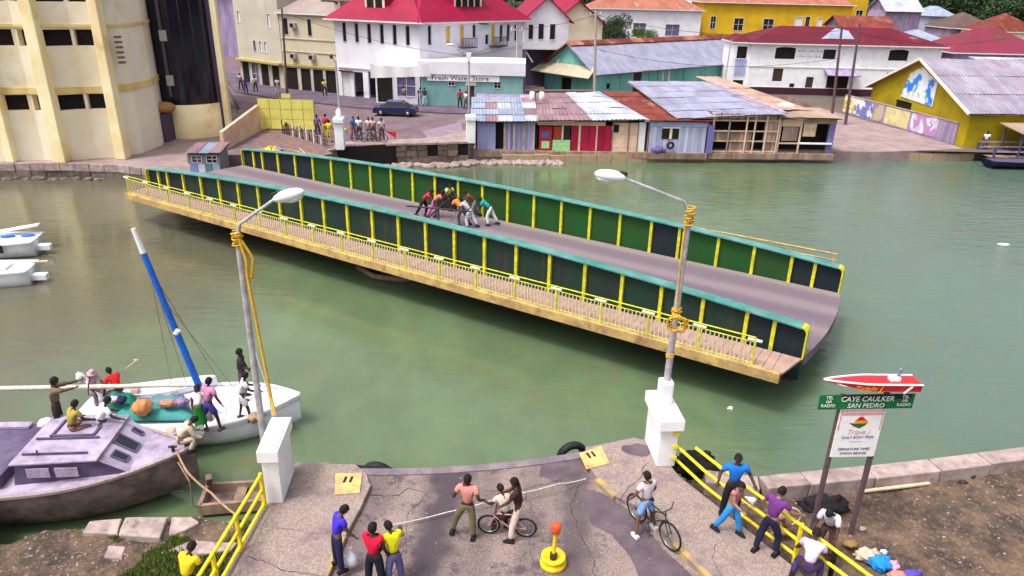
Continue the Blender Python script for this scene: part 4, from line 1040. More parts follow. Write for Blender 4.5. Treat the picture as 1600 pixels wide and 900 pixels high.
tin=lambda nm,c,c2,d=.15,dc=(.3,.12,.08):M_(nm,c,c2,.9,.5,.1,metal=.0,dirt=d,dcol=dc,dscale=.6,rnd=.10,streak=(1,.35,1))
redroof=M_('red_painted_roof',(.30,.004,.04),(.22,.004,.03),.35,.55,.1,dirt=.03,dcol=(.35,.05,.08),dscale=.3,streak=(1,1,1))
dkred=M_('dark_red_roof',(.13,.005,.02),(.09,.005,.016),.4,.6,.1,dirt=.05,dcol=(.55,.4,.45),dscale=.25)
rust=tin('rusted_roof',(.20,.035,.02),(.11,.02,.015),.3,(.45,.25,.16)); lilactin=tin('lilac_tin',(.29,.29,.385),(.21,.205,.29),.25,(.3,.22,.25))
bluetin=tin('pale_blue_tin',(.29,.33,.43),(.20,.24,.34),.28,(.5,.35,.38)); whitetin=tin('whitish_tin',(.50,.52,.60),(.33,.34,.41),.2,(.4,.3,.3)); pinktin=tin('pinkish_tin',(.28,.175,.195),(.20,.12,.145),.35,(.25,.1,.09))
tantin=tin('tan_tin',(.40,.28,.21),(.28,.19,.15),.25,(.3,.2,.15)); tealwall=M_('teal_boards',(.18,.46,.40),(.12,.36,.33),.6,.7,.15,dirt=.15,dcol=(.08,.12,.12),dscale=.4,streak=(1,1,.2))
terracotta=tin('terracotta_roof',(.36,.13,.085),(.26,.085,.06),.2,(.55,.38,.3)); yellwall=M_('yellow_house_wall',(.66,.42,.015),(.52,.31,.015),.3,.8,.1,dirt=.1,dcol=(.35,.25,.03),dscale=.3)
ywall=M_('olive_yellow_wall',(.42,.31,.006),(.30,.22,.008),.4,.8,.1,dirt=.1,dcol=(.22,.15,.02),dscale=.4)
violetdk=M_plain('dark_violet_wood',(.10,.075,.13),.9,.2)  # dark violet wood for posts, recesses and inner walls
# ------------------------------------------------------------ hotel with red roof
A0=Vector((-9.2,71.0)); left=Vector((-18.0,74.6)); dl=(A0-left); angL=math.atan2(dl.y,dl.x); WL=dl.length
H1=7.45
HT=Bld('hotel','white three-storey hotel with a bright crimson hipped roof, dormers and dark shuttered windows','building',left.x,left.y,0,angL,WL,12,H1,white2)
ops=[]
for i in range(6): ops.append((.95+i*1.42,5.35,.42,1.75,'louvre'))
col=[(.5,.05,.9,2.35,'white'),(1.9,.05,1.1,2.5,'open'),(3.6,.05,2.2,2.6,'open'),(6.3,.05,2.6,2.6,'open')]
HT.wall('f',ops+col,fw=.05)
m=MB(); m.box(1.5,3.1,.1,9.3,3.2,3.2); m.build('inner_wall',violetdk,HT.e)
m=MB(); m.box(.2,-.12,2.85,9.4,.0,2.99); m.box(.0,-.08,7.2,9.5,.0,7.3); m.build('string_course',framew,HT.e)
m=MB(); m.box(.4,-1.0,2.4,1.9,-.02,2.5); o=m.build('door_canopy',dkred,HT.e,rot=(R(-14),0,0))
HT.plain('lb')
# right wing, turned back along the side street
B1=Vector((0.55,80.6)); dr=B1-A0; angR=math.atan2(dr.y,dr.x); WR=dr.length
W2=Bld('hotel_wing','white hotel wing above the green shop with ochre shutters and two small balconies','building',A0.x,A0.y,0,angR,WR,9,H1,white2)
ops=[(1.0,5.4,.4,1.7,'louvre'),(3.2,5.5,.5,1.5,'ochre'),(5.0,5.2,.45,1.9,'ochre'),(6.6,5.9,.4,1.2,'louvre'),(8.3,5.2,.45,.9,'louvre'),(9.1,5.2,.5,1.9,'ochre'),(10.3,5.4,.4,1.6,'louvre'),(11.3,5.4,.4,1.6,'louvre'),(12.4,5.4,.4,1.6,'louvre')]
ops=[o for o in ops if o[0]<WR-.6]
W2.wall('f',ops,fw=.05).plain('rb')
for x in (4.6,8.8):
    bal=MB(); bal.box(x,-.75,4.95,x+2.0,-.003,5.05); b_=bal.build('balcony',violetdk,W2.e)
    g=MB(); g.box(x,-.75,5.85,x+2,-.7,5.92)
    for k in range(11): g.box(x+.0+.195*k,-.74,5.05,x+.04+.195*k,-.70,5.86)
    g.build('balustrade',violetdk,b_)
m=MB(); m.add([(7.3,-.7,6.95),(8.6,-.7,6.95),(8.6,0,7.25),(7.3,0,7.25)],[(0,1,2,3)]); m.build('awning',M_plain('mint_awning',(.35,.75,.62),.6,.05),W2.e)
m=MB(); m.beam((.2,-.1,3.9),(WR,-.1,5.0),.12,.25); m.build('string_course',framew,W2.e)
# joint roof: hipped ridge over both wings (one mesh per wing)
HT.hip(4.6,redroof,.75,ridge=5.5); 
W2.hip(4.2,redroof,.7,ridge=4.3)
def dormer(e,x,y,z,w,h,n,ang=0):
    d=empty('dormer',(x,y,z),ang); d.parent=e
    m=MB(); m.box(0,0,0,w,2.5,h); m.build('dormer_wall',creamlight,d)
    m=MB(); m.prism([(-.25,-.3),(w+.25,-.3),(w+.25,3.0),(-.25,3.0)],h,h+.18); m.build('dormer_roof',redroof,d)
    for i in range(n):
        m=MB(); x0=.2+i*(w-.35)/n; m.box(x0,-.04,.25,x0+(w-.4)/n*.62,-.005,h-.2); m.build('window',M_plain('dormer_pane',(.25,.27,.42),.3,0) if 'dormer_pane' not in bpy.data.materials else bpy.data.materials['dormer_pane'],d)
def dsub(e,x,y,z,w,h,n,slope=.7):
    m=MB(); m.box(x,y,z,x+w,y+3.0,z+h); dw=m.build('dormer',creamlight,e)
    m=MB(); m.add([(x-.25,y-.3,z+h),(x+w+.25,y-.3,z+h),(x+w+.25,y+3,z+h+.05),(x-.25,y+3,z+h+.05),(x+.3,y-.2,z+h+.5),(x+w-.3,y-.2,z+h+.5),(x+w-.3,y+3,z+h+.5),(x+.3,y+3,z+h+.5)],[(3,2,1,0),(4,5,6,7),(0,1,5,4),(1,2,6,5),(2,3,7,6),(3,0,4,7)]); m.build('dormer_roof',redroof,dw)
    for i in range(n):
        st=(w-.3)/n; x0=x+.15+i*st; m=MB(); m.box(x0+.08,y-.04,z+.3,x0+st-.12,y-.005,z+h-.15); m.build('dormer_window',glass,dw)
    # sloping cheeks like the wide hipped dormers
    m=MB(); m.add([(x-1.1,y+1.6,z+h),(x,y,z),(x,y,z+h),(x,y+1.8,z+h)],[(0,1,2),(0,2,3)]); m.add([(x+w+.003,y,z),(x+w+.9,y+1.6,z+h),(x+w,y+1.8,z+h),(x+w,y,z+h)],[(0,1,3),(1,2,3)]); m.build('dormer_cheek',redroof,dw)
dsub(HT.e,3.2,.75,H1+.78,2.2,1.6,2); dsub(W2.e,5.0,.9,H1+.9,3.6,1.9,4)
# shops at street level in front of the wing
gshop=M_('sea_green_wall',(.22,.42,.40),(.17,.34,.34),.6,.75,.1,dirt=.1,dcol=(.12,.14,.16),dscale=.5,streak=(1,1,.3))
GS=Bld('corner_shop','low sea-green corner shop with a white parapet and lettered sign','building',-9.0,69.6,.1,R(-.5),9.6,4.6,2.9,gshop)
GS.wall('f',[(.25,.5,0,0,'open')] and [(2.6,1.9,.55,.55,'glass'),(4.3,.05,.75,1.85,'door'),(6.9,1.75,.6,.6,'glass')],fw=.04).plain('rlb')
m=MB(); m.box(-.2,-.25,2.9,9.8,5,4.05); m.build('parapet',white2,GS.e)
m=MB(); m.box(.8,-.33,2.35,7.4,-.252,2.88) if False else m.box(.6,-.14,2.3,7.4,-.01,2.86); m.build('sign_board',swhite,GS.e)
text('Fresh Water Store',.56,M_plain('dark_violet_lettering',(.13,.04,.12),.6,0),GS.e,(3.7,-.15,2.58),ext=.01,sx=1.25)
m=MB(); m.box(4.2,-.06,1.95,5.2,-.01,2.28); m.build('door_sign',M_plain('pale_green_sign',(.65,.7,.5),.6,0),GS.e)
WSH=Bld('white_shop','white shop front with a wide violet window beside the green corner shop','building',-13.4,70.3,.1,R(-6),4.3,4,3.4,white2)
WSH.wall('f',[(.15,.1,1.5,2.5,'dark'),(2.1,.75,1.75,1.85,'violet')],fw=.06).plain('rlb')
m=MB(); m.box(-.1,-.1,3.4,4.4,4.1,3.5); m.build('roof',white2,WSH.e)
# long white banner in front
m=MB(); a=Vector((-13.6,69.1,0)); b=Vector((-8.0,68.9,0)); n=24
for i in range(n):
    f0,f1=i/n,(i+1)/n; p=a.lerp(b,f0);q=a.lerp(b,f1); s0=-.30*math.sin(math.pi*f0)+.05*math.sin(f0*17); s1=-.30*math.sin(math.pi*f1)+.05*math.sin(f1*17); w0=.06*math.sin(f0*20);w1=.06*math.sin(f1*20)
    m.add([(p.x,p.y+w0,2.85-.3*(1-f0)),(q.x,q.y+w1,2.85-.3*(1-f1)),(q.x,q.y+w1-.03,4.0-.2*(1-f1)+s1),(p.x,p.y+w0-.03,4.0-.2*(1-f0)+s0)],[(0,1,2,3)],True)
tag(m.build('banner',swhite),'long plain white cloth banner stretched across the front of the white shop','banner')
# ------------------------------------------------------------ beige buildings left of the hotel
beige=M_('beige_render',(.52,.48,.40),(.44,.40,.34),.35,.85,.1,dirt=.12,dcol=(.3,.25,.2),dscale=.3); beigey=M_('warm_beige_render',(.58,.52,.38),(.50,.44,.32),.35,.85,.1,dirt=.1,dcol=(.35,.28,.2),dscale=.3)
c0=Vector((-24.6,78.6)); c1=Vector((-17.9,75.6)); d_=c1-c0
BB=Bld('beige_building','beige two-storey building with air conditioners and a grey roof left of the hotel','building',c0.x,c0.y,0,math.atan2(d_.y,d_.x),d_.length,11,7.75,beigey)
BB.wall('f',[(.5,5.6,.6,1.6,'louvre'),(3.6,5.6,.5,1.6,'louvre'),(.2,.05,1.6,2.3,'dark'),(2.2,.05,1.3,2.3,'dark'),(3.8,.05,1.3,2.3,'dark'),(5.4,.05,1.3,2.3,'dark')],fw=.04).plain('lrb')
m=MB(); m.box(-.1,-.14,2.5,7.4,0,2.75); m.build('canopy_edge',M_plain('mustard_band',(.5,.42,.15),.8,.1),BB.e)
m=MB(); m.box(0,-.08,5.2,7.3,0,5.3); m.box(0,-.08,3.95,7.3,0,4.03); m.build('string_course',beige,BB.e)
for x,z in ((1.6,6.3),(1.3,3.3),(3.7,3.3)):
    m=MB(); m.box(x,-.4,z,x+.65,0,z+.5); a_=m.build('air_conditioner',greysteel,BB.e); m=MB(); m.box(x+.06,-.42,z+.06,x+.5,-.401,z+.44); m.build('grille',louvre,a_)
BB.hip(2.6,M_('grey_brown_roof',(.30,.24,.22),(.24,.19,.18),.4,.7,.1),.3)
dsub(BB.e,4.6,1.6,8.1,2.0,.9,2)
for o in BB.e.children_recursive:
    if o.name.startswith('dormer_roof') or o.name.startswith('dormer_cheek'): o.data.materials[0]=bpy.data.materials['grey_brown_roof']
c0=Vector((-31.0,83.5)); c1=Vector((-24.7,78.7)); d_=c1-c0
BA=Bld('beige_tower_block','tall plain beige building with few faint windows behind the cream tower','building',c0.x,c0.y,0,math.atan2(d_.y,d_.x),d_.length,12,10.5,beige)
BA.wall('f',[(.6,6.4,.5,1.2,'white'),(6.0,6.2,.5,1.3,'white'),(3.0,3.6,.45,1.1,'violet'),(4.1,3.6,.45,1.1,'white'),(5.0,3.6,.45,1.1,'white'),(.4,.05,1.3,2.3,'dark'),(2.2,.05,1.2,2.3,'violet'),(3.9,.05,1.4,2.3,'dark'),(5.9,.05,1.3,2.3,'dark')],fw=.04).plain('lrb')
m=MB(); m.box(-.1,-.5,2.5,7.9,0,2.72); m.build('canopy_edge',bpy.data.materials['mustard_band'],BA.e)
m=MB(); m.box(-.2,-.2,10.5,8.1,12.2,10.7); m.build('roof',beige,BA.e)
# ------------------------------------------------------------ cream building on the left
e=empty('cream_building',(-30,48.5,-.7),0,'large cream concrete building with ribs, slot windows and a round dark glass tower','building')
def facet(a,b,ops,mat=cream,z1=12.5,nm='wall_panel'):
    a=Vector((a[0]+30,a[1]-48.5,0));b=Vector((b[0]+30,b[1]-48.5,0)); L=(b-a).length; T=Matrix.Translation(a)@Matrix.Rotation(math.atan2(b.y-a.y,b.x-a.x),4,'Z')
    MB().wall(0,L,0,z1,[o(L) for o in ops],.45,0,T).build(nm,mat,e)
    for o in ops:
        x,z,w,h=o(L); m=MB(); m.box(x-.3,.42,z-.1,x+w+.3,.5,z+h+.1,T); m.build('window_recess',darkhole,e)
    # bands between floors
    for z in (4.36,8.46):
        m=MB(); m.box(0,-.10,z,L,-.002,z+(.42 if z<5 else .18),T); m.build('floor_band',M_('ochre_band',(.74,.58,.26),(.6,.42,.15),.5,.8,.1,dirt=.2,dcol=(.4,.25,.1),dscale=.5) if 'ochre_band' not in bpy.data.materials else bpy.data.materials['ochre_band'],e)
    for z0_,z1_ in ((0,3.75),(4.07,7.0),(7.32,10.2)):
        pass
def slot(x0,x1,z): return lambda L:(x0*L,{2.85:3.3,6.1:7.33,9.3:9.98}[z],(x1-x0)*L,1.0)
pA=[(-46,46.2),(-39,47.0),(-36.2,46.8),(-33.5,47.2),(-31.7,47.7),(-30.3,47.5),(-28.6,48.6),(-27.2,48.9),(-26.4,50.6),(-26.3,53.2),(-27.2,56.3)]
W1=2.85
for i,(a,b) in enumerate(zip(pA[:-1],pA[1:])):
    z_=W1
    if i<6:
        mat_=creamlight; sl_=[slot(.1,.9,2.85),slot(.1,.9,6.1),slot(.1,.9,9.3)]
        if i in (5,): sl_=[slot(.12,.95,2.85),slot(.1,.95,6.1),slot(.1,.95,9.3)]
    elif i==6: sl_=[slot(.05,.9,2.85),slot(.05,.9,6.1),slot(.05,.9,9.3)]; mat_=creamlight
    else: sl_=[]; mat_=creamlight
    facet(a,b,sl_,mat_)
def rib(x,y,w,d,z1=12.5):
    m=MB(); m.add([(x-w/2-.08,y-d-.1,0),(x+w/2+.08,y-d-.1,0),(x+w/2+.08,y+.3,0),(x-w/2-.08,y+.3,0),(x-w/2,y-d,z1),(x+w/2,y-d,z1),(x+w/2,y+.3,z1),(x-w/2,y+.3,z1)],[(3,2,1,0),(4,5,6,7),(0,1,5,4),(1,2,6,5),(2,3,7,6),(3,0,4,7)]); m.build('rib',cream,e,bev=.05)
rib(-3.45,-1.25,.36,.35); rib(-.35,-1.0,.72,.38); rib(3.1,.3,.55,.4); rib(-9.0,-1.6,.6,.4)
for k in range(6):
    m=MB(); m.box(3.62,.8,6.2+k*.32,3.95,1.2,6.32+k*.32) ; m.build('vent',M_plain('brown_vent',(.22,.13,.1),.8,.1) if k==0 else bpy.data.materials['brown_vent'],e,rot=(0,0,0),loc=(.0,.0,0))
for k in range(3):
    m=MB(); m.box(3.4,.4,10.8+k*.3,3.85,1.2,10.92+k*.3) ; m.build('vent',bpy.data.materials['brown_vent'],e)
tc=(-25.95+30,58.4-48.5,0); r0=2.85
m=MB(); m.lathe([(r0,0),(r0,2.55),(r0-.25,2.55),(r0-.25,2.3)],40,tc); m.build('tower_base',cream,e)
tg=M_('tower_dark_glass',(.008,.006,.02),(.014,.01,.022),.6,.12,0)
N=22
for k in range(N):
    a0=R(200+ (380-200)*k/N-20); a1=R(200+(380-200)*(k+1)/N-20); m=MB(); rr=r0-.12
    vs=[(tc[0]+rr*math.cos(a),tc[1]+rr*math.sin(a),z) for z in (2.45,12.5) for a in (a0,a1)]
    m.add(vs,[(0,1,3,2)]); m.build('glass_panel',tg,e)
for k in range(0,N+1,2):
    a0=R(180+180*k/N); m=MB(); rr=r0-.1; m.box(tc[0]+rr*math.cos(a0)-.03,tc[1]+rr*math.sin(a0)-.03,2.5,tc[0]+rr*math.cos(a0)+.03,tc[1]+rr*math.sin(a0)+.03,12.5); m.build('mullion',darksteel,e)
m=MB(); m.box(tc[0]-.3,tc[1]-r0-.02,3.2,tc[0]-.12,tc[1]-r0+.2,12.5); m.build('mullion',M_plain('grey_fin',(.12,.1,.13),.5,.1),e)
for z in (4.0,7.2): 
    m=MB(); m.box(tc[0]-.35,tc[1]-r0-.06,z,tc[0]+.15,tc[1]-r0+.1,z+.75); m.build('pale_tower_panel',M_plain('pale_panel',(.5,.48,.5),.6,.05) if z==4.0 else bpy.data.materials['pale_panel'],e)  # plain pale panels on the front of the tower
m=MB(); m.lathe([(0,9.9),(r0-.2,9.9),(r0-.2,12.5),(0,12.5)],30,tc); 
m=MB(); m.box(tc[0]+2.5,tc[1]-1.0,0,tc[0]+2.95,tc[1]-.5,12.5); m.build('dark_strip',violetdk,e)
m=MB(); m.box(tc[0]+2.95,tc[1]-1.2,0,tc[0]+3.35,tc[1]-.85,12.5); m.build('fin_wall',cream,e)

# doorway between panel and tower
m=MB(); m.box(3.0,5.6,0,3.7,8.0,2.1); m.build('door_recess',violetdk,e)
m=MB(); m.ell((3.5,6.3,2.5),(.9,.75,.42),12,7,.1); m.build('door_canopy',M_plain('brown_canopy',(.42,.22,.08),.8,.2),e)
# block behind to close the building
m=MB(); m.box(-20,3,0,2.4,22,12.4); m.build('core',cream,e)
# small kiosk
bluegreyk=M_('kiosk_paint',(.22,.24,.30),(.15,.17,.2),2,.8,.2,dirt=.3)
KB=Bld('tin_kiosk','small blue and grey tin kiosk with a slanted roof beside the bridge end','kiosk',-20.65,44.9,-.68,R(6),1.9,1.9,1.3,bluegreyk,th=.06)
KB.wall('f',[(.2,.72,.55,.4,'violet'),(1.1,.7,.6,.42,'glass')],fw=.04).plain('rlb')
roofplane([(-.15,-.2,1.29),(2.05,-.2,1.29),(2.05,2.2,1.5),(-.15,2.2,1.5)],lambda i,j:pinktin if i!=1 else bluetin,KB.e,.05,(3,1))
for k,c in enumerate(((.2,.28,.55),(.62,.62,.75),(.12,.25,.3),(.4,.42,.62))):
    m=MB(); m.box(.06+k*.45,-.03,.05,.48+k*.45,-.008,.62); m.build('tin_sheet',M_plain('kiosk_sheet_%s'%'abcd'[k],c,.7,.15),KB.e)
# peach wall
a=P(376,236,-.3); b=P(405,206,0)
m=MB(); m.add([(a.x-.6,a.y-1.2,-.8),(b.x,b.y+.6,-.8),(b.x-.25,b.y+.6,-.8),(a.x-.85,a.y-1.2,-.8),(a.x-.6,a.y-1.2,1.25),(b.x,b.y+.6,1.95),(b.x-.25,b.y+.6,1.95),(a.x-.85,a.y-1.2,1.25)],[(3,2,1,0),(4,5,6,7),(0,1,5,4),(1,2,6,5),(2,3,7,6),(3,0,4,7)])
wl=m.build('garden_wall',M_('peach_wall_paint',(.66,.46,.32),(.56,.36,.26),.8,.8,.1,dirt=.12,dcol=(.3,.2,.15),dscale=.8)); tag(wl,'peach painted wall sloping up from the bridge end to the billboard','wall')
# billboard seen from the back
BBd=empty('billboard',(-19.9,56.3,-.65),R(-2),'pale yellow billboard back with a grid of panels behind the peach wall','billboard')
bbm=M_('pale_yellow_board',(.72,.66,.16),(.62,.56,.13),.8,.7,.1,rnd=.06,dirt=.08,dcol=(.4,.35,.1),dscale=1)
pw,ph=4.35/5,2.3/3
for i in range(5):
    for j in range(3):
        m=MB(); m.box(i*pw+.02,-.03,.75+j*ph+.02,(i+1)*pw-.02,.03,.75+(j+1)*ph-.02); m.build('board_panel',bbm,BBd)
m=MB(); 
for i in range(6): m.box(i*pw-.03,.0,.7,i*pw+.03,.09,3.1)
m.build('board_frame',M_plain('olive_frame',(.35,.32,.08),.7,.1),BBd)
for x in (.5,2.2,3.9):
    m=MB(); m.box(x-.06,.1,-.6,x+.06,.22,3.0); m.build('post',wood,BBd)
m=MB(); m.box(1.9,-.03,3.12,2.6,.05,3.45); m.build('top_board',bbm,BBd)
# fence by the far landing
e=empty('ragged_fence',(-16.6,51.5,0),0,'ragged dark and white picket fence between the billboard and the far lamp pier','fence')
for i in range(26):
    f=i/25; x=-1.2+f*4.4; y=3.6-f*4.2; m=MB(); h=.75+random.uniform(-.15,.25); m.beam((x,y,0),(x+random.uniform(-.06,.06),y,h),.07,.07,up=(0,1,0)); m.build('picket',(darksteel,wood,white,wood)[i%4] if i>3 else darksteel,e)
m=MB(); m.beam((-1.2,3.6,.55),(3.2,-.6,.55),.06,.08); m.build('rail',wood,e)
tag(heap(P(425,236,.15),(.5,.35,.3),ymk,'yellow_heap',.4),'yellow heap on the bare earth behind the bridge end','heap')
tag(heap(P(437,236,.1),(.25,.25,.3),bluepaint,'blue_drum',.1),'small blue drum right of the yellow heap','drum')
tag(heap(P(410,236,.05),(.35,.25,.2),M_plain('pink_rag',(.5,.2,.25),.8,.2),'rag_heap',.5),'pink rags left of the yellow heap','rags')
box_thing('plank',P(468,232,.15),P(485,247,.1),.1,.06,woodpale,'pale plank leaning on the ground beside the ragged fence','plank')
# far gate piers
pier((-12.35,50.6),.6,.9,2.2,R(6),'white gate pier of the far landing with a lamp post behind the bridge',None,.12,-.1)
m=MB(); m.lathe([(.2,0),(.2,.4),(.08,.6),(0,.6)],8,(-12.35,50.7,2.08)); tag(m.build('pier_cap',white),'octagonal white cap on the far left gate pier','cap')
pier((-3.35,53.9),.65,.9,2.0,R(6),'white gate pier of the far landing beside the blue and violet shack',None,.1,-.1)
e=empty('street_lamp',(-12.35,51.1,2.2),0,'thin grey lamp post rising above the far left gate pier','street lamp')
m=MB(); m.tube([(0,0,0),(-.05,0,3.6)],[.09,.06],8); m.build('pole',greysteel,e); m=MB(); m.tube([(-.05,0,3.5),(-.25,-.1,3.85)],.04,6); m.build('arm',greysteel,e); m=MB(); m.ell((-.3,-.1,3.9),(.12,.12,.16),8,6); m.build('lamp_head',darksteel,e)
# ------------------------------------------------------------ waterfront shacks
violetpl=M_('violet_plank',(.38,.30,.42),(.24,.18,.34),1.5,.85,.2,rnd=.35,dirt=.2,dcol=(.3,.18,.2),dscale=1.5,streak=(1,1,.2)); bluewall=M_('blue_painted_sheet',(.30,.33,.62),(.38,.38,.66),.8,.7,.1,rnd=.15,dirt=.15,dcol=(.3,.2,.3),dscale=1)
doorred=M_('crimson_door_paint',(.40,.012,.05),(.30,.012,.04),1.2,.6,.1,rnd=.12); mint=M_plain('mint_panel',(.38,.72,.32),.7,.1); peachpl=M_('peach_boards',(.72,.52,.40),(.60,.40,.30),1.2,.8,.2,rnd=.1,dirt=.15,dcol=(.35,.2,.15),dscale=1)
bluegrey=M_('blue_grey_boards',(.34,.36,.55),(.46,.46,.60),1,.75,.15,rnd=.2,dirt=.12,dcol=(.15,.12,.2),dscale=1,streak=(1,1,.3)); oldplank=M_('old_brown_plank',(.36,.24,.2),(.24,.15,.13),1.2,.85,.3,rnd=.35,dirt=.2,streak=(1,1,.2))
def shack(label,x,y,ang,W,D,h0,h1,group='tin-roofed shacks along the water',z=-.85,h2=None):
    e=empty('shack',(x,y,z),ang,label,'shack',group); e['dims']=0; del e['dims']
    m=MB(); m.box(.12,.25,0,W-.12,.3,h0-.1); 
    MB().add([(0,D,0),(W,D,0),(W,D,h1),(0,D,h1)],[(1,0,3,2)]).build('back_wall',oldplank,e)
    for x_ in (0,W): MB().add([(x_,0,0),(x_,D,0),(x_,D,h1),(x_,0,h0)],[(0,1,2,3)] if x_ else [(3,2,1,0)]).build('side_wall',oldplank,e)
    m=MB(); m.box(.05,1.2,0,W-.05,1.25,h0); m.build('dark_room',darkhole,e)
    m=MB(); m.box(-.1,-.35,-.45,W+.1,.15,.0); m.build('sill_beam',wood,e)
    return e
def planks(e,x0,x1,z0,z1,n,mat,y=0,gap=.012,name='plank',horiz=False,jit=.04):
    for i in range(n):
        m=MB(); mt=mat(i) if callable(mat) else mat; j=random.uniform(-jit,jit); d=random.uniform(0,.02)
        if horiz: a=z0+(z1-z0)*i/n; b=z0+(z1-z0)*(i+1)/n-gap; m.box(x0+j,y-.025-d,a,x1+j*.5,y,b)
        else: a=x0+(x1-x0)*i/n; b=x0+(x1-x0)*(i+1)/n-gap; m.box(a,y-.025-d,z0,b,y,z1+j)
        m.build(name,mt,e)
def part(e,name,x0,z0,x1,z1,mat,y=-.03,t=.04): m=MB(); m.box(x0,y-t,z0,x1,y,z1); return m.build(name,mat,e)
# 1: blue and violet
s1=shack('shack with blue corner panel, dark doorway, violet planks and a patched pale tin roof',-3.0,54.7,R(4),4.55,6.5,2.25,2.75)
planks(s1,.1,1.5,.0,2.15,2,bluewall); part(s1,'door_post',2.1,0,2.25,2.2,woodpale); part(s1,'door_void',1.5,0,2.1,2.15,darkhole,.4)
planks(s1,2.25,4.5,.0,2.15,12,lambda i:(violetpl,bluewall,violetpl,whitetin)[i%4])
roofplane([(-.35,-.55,2.2),(4.7,-.55,2.2),(4.9,6.6,2.95),(-.3,6.6,2.95)],lambda i,j:[bluetin,bluetin,whitetin,bluetin,whitetin,pinktin][(i*5+j*3+(i*j)%2)%6],s1,.06,(5,4))
# 2: red doors
s2=shack('shack with crimson doors, mint panel and peach boards under a half pink, half white roof',1.65,54.95,R(4),8.4,8,2.3,2.95)
part(s2,'header_board',.0,1.95,5.2,2.25,peachpl)
d0=part(s2,'door',.15,.05,1.15,1.85,doorred); part(d0,'pane',.35,.95,.95,1.5,purpleglass,-.075,.01); part(d0,'panel',.35,.2,.95,.75,mint,-.075,.01)
part(s2,'board',1.2,.0,2.55,.85,mint); part(s2,'board',1.25,.9,1.8,1.85,M_plain('brick_red_board',(.38,.05,.03),.7,.1)); part(s2,'post',1.85,.85,2.0,1.95,peachpl,-.08); part(s2,'window',2.05,.9,2.5,1.9,glass)
for a,b in ((2.6,3.15),(3.35,3.95),(3.98,4.5),(4.65,5.15),(5.18,5.7)): part(s2,'door',a,.05,b,1.95,doorred)
part(s2,'door_frame',3.17,0,3.33,2.0,peachpl,-.02); part(s2,'door_frame',4.52,0,4.63,2.0,peachpl,-.02)
planks(s2,5.75,7.75,.0,2.2,7,peachpl,horiz=True); part(s2,'window_void',5.8,1.45,6.25,2.05,darkhole,-.05,.02)
for a in (5.75,7.0,7.72): part(s2,'batten',a,0,a+.08,2.2,oldplank,-.06)
planks(s2,7.8,8.35,.0,2.25,2,white)
roofplane([(-.1,-.5,2.25),(8.2,-.4,2.45),(5.9,9.5,3.1),(.7,9.0,3.0)],lambda i,j:pinktin if i<3 else whitetin,s2,.06,(6,5))
m=MB(); m.beam((8.35,-.5,2.42),(6.1,9.4,3.18),.35,.14); m.build('roof_edging',bluetin,s2)
# 3: blue hut with rust roof
s3=shack('blue-grey hut with a rusty red roof, small window and a tyre on its front',10.2,55.3,R(3),4.5,8.5,2.35,2.9)
planks(s3,.05,4.45,.0,2.25,16,bluegrey); w3=part(s3,'window',1.0,1.05,2.3,1.85,darkhole,-.055,.02); part(w3,'frame',.95,1.86,2.35,1.93,white,-.05,.04); part(w3,'bar',1.58,1.05,1.78,1.85,peachpl,-.08,.02)
part(s3,'header_board',.0,2.0,4.5,2.35,bluewall,-.06)
roofplane([(-.15,-.3,2.38),(4.7,-.3,2.38),(3.6,10.5,3.1),(-2.2,10.2,3.1)],rust,s3,.06,(5,5))
tyre(Vector((11.9,55.1,-.25)),.22,.09,(0,1,.1),'black tyre with a pale hub hanging on the blue hut')
tag(heap(Vector((11.0,55.1,-.65)),(.5,.2,.25),M_plain('violet_rags',(.16,.12,.3),.8,.3),'rag_heap',.6),'violet rags piled below the window of the blue hut','rags')
# side panels of the blue container
planks(s3,4.5,5.0,.0,2.2,3,M_plain('deep_blue_violet',(.18,.17,.45),.7,.1),y=-.2)
# 4: timber lattice
s4=shack('open timber-framed shack with plank lattice under a big lilac tin roof',15.1,55.8,R(3),5.2,9,2.95,3.3)
for (a,b,c,d,n) in ((.05,2.45,5.1,3.0,30),(.05,.9,2.3,1.6,11),(2.3,.0,3.2,1.62,4),(4.1,.9,5.1,2.4,5),(1.5,.0,2.3,.85,4),(4.2,.0,5.1,.9,4)):
    planks(s4,a,c,b,d,n,oldplank,y=.02,jit=.05)
for z in (.05,.85,1.62,2.42): part(s4,'cross_beam',-.05,z,5.2,z+.1,woodpale,-.03,.08)
for x_ in (0,1.25,2.6,3.25,4.15,5.1): part(s4,'post',x_,0,x_+.11,3.0,oldplank if x_ in(1.25,) else peachpl,-.10,.06)
roofplane([(-2.8,-.2,2.5),(5.3,-.45,3.0),(3.2,13,3.75),(-4.3,12.5,3.7)],lilactin,s4,.06,(8,6))
m=MB(); m.beam((5.45,-.45,3.12),(3.4,13.0,3.85),.3,.12); m.build('roof_edging',violetpl,s4)
# 5: pinkish timber stall
s5=shack('patched pinkish timber stall with a tan roof ending the row of shacks',20.4,56.2,R(2),4.4,9,2.7,3.1)
part(s5,'board',.3,.95,1.5,2.0,oldplank); part(s5,'board',.2,2.05,1.6,2.6,peachpl); part(s5,'board',1.9,1.3,2.9,2.3,woodpale,.0)
part(s5,'counter',1.7,.75,4.2,.85,white,-.1,.25); part(s5,'batten',.0,.7,1.6,.82,peachpl,-.06); part(s5,'post',1.6,.0,1.75,2.6,peachpl,-.08); part(s5,'post',0,.0,.12,2.6,peachpl,-.08)
part(s5,'header_board',1.6,2.3,4.4,2.7,tantin,-.06); planks(s5,3.9,4.4,.0,2.6,3,M_plain('blue_violet_end',(.2,.18,.42),.7,.1),y=-.05)
roofplane([(-.2,-.5,2.72),(4.7,-.5,2.72),(4.0,3.2,2.95),(-.5,3.2,2.95)],tantin,s5,.06,(5,1))
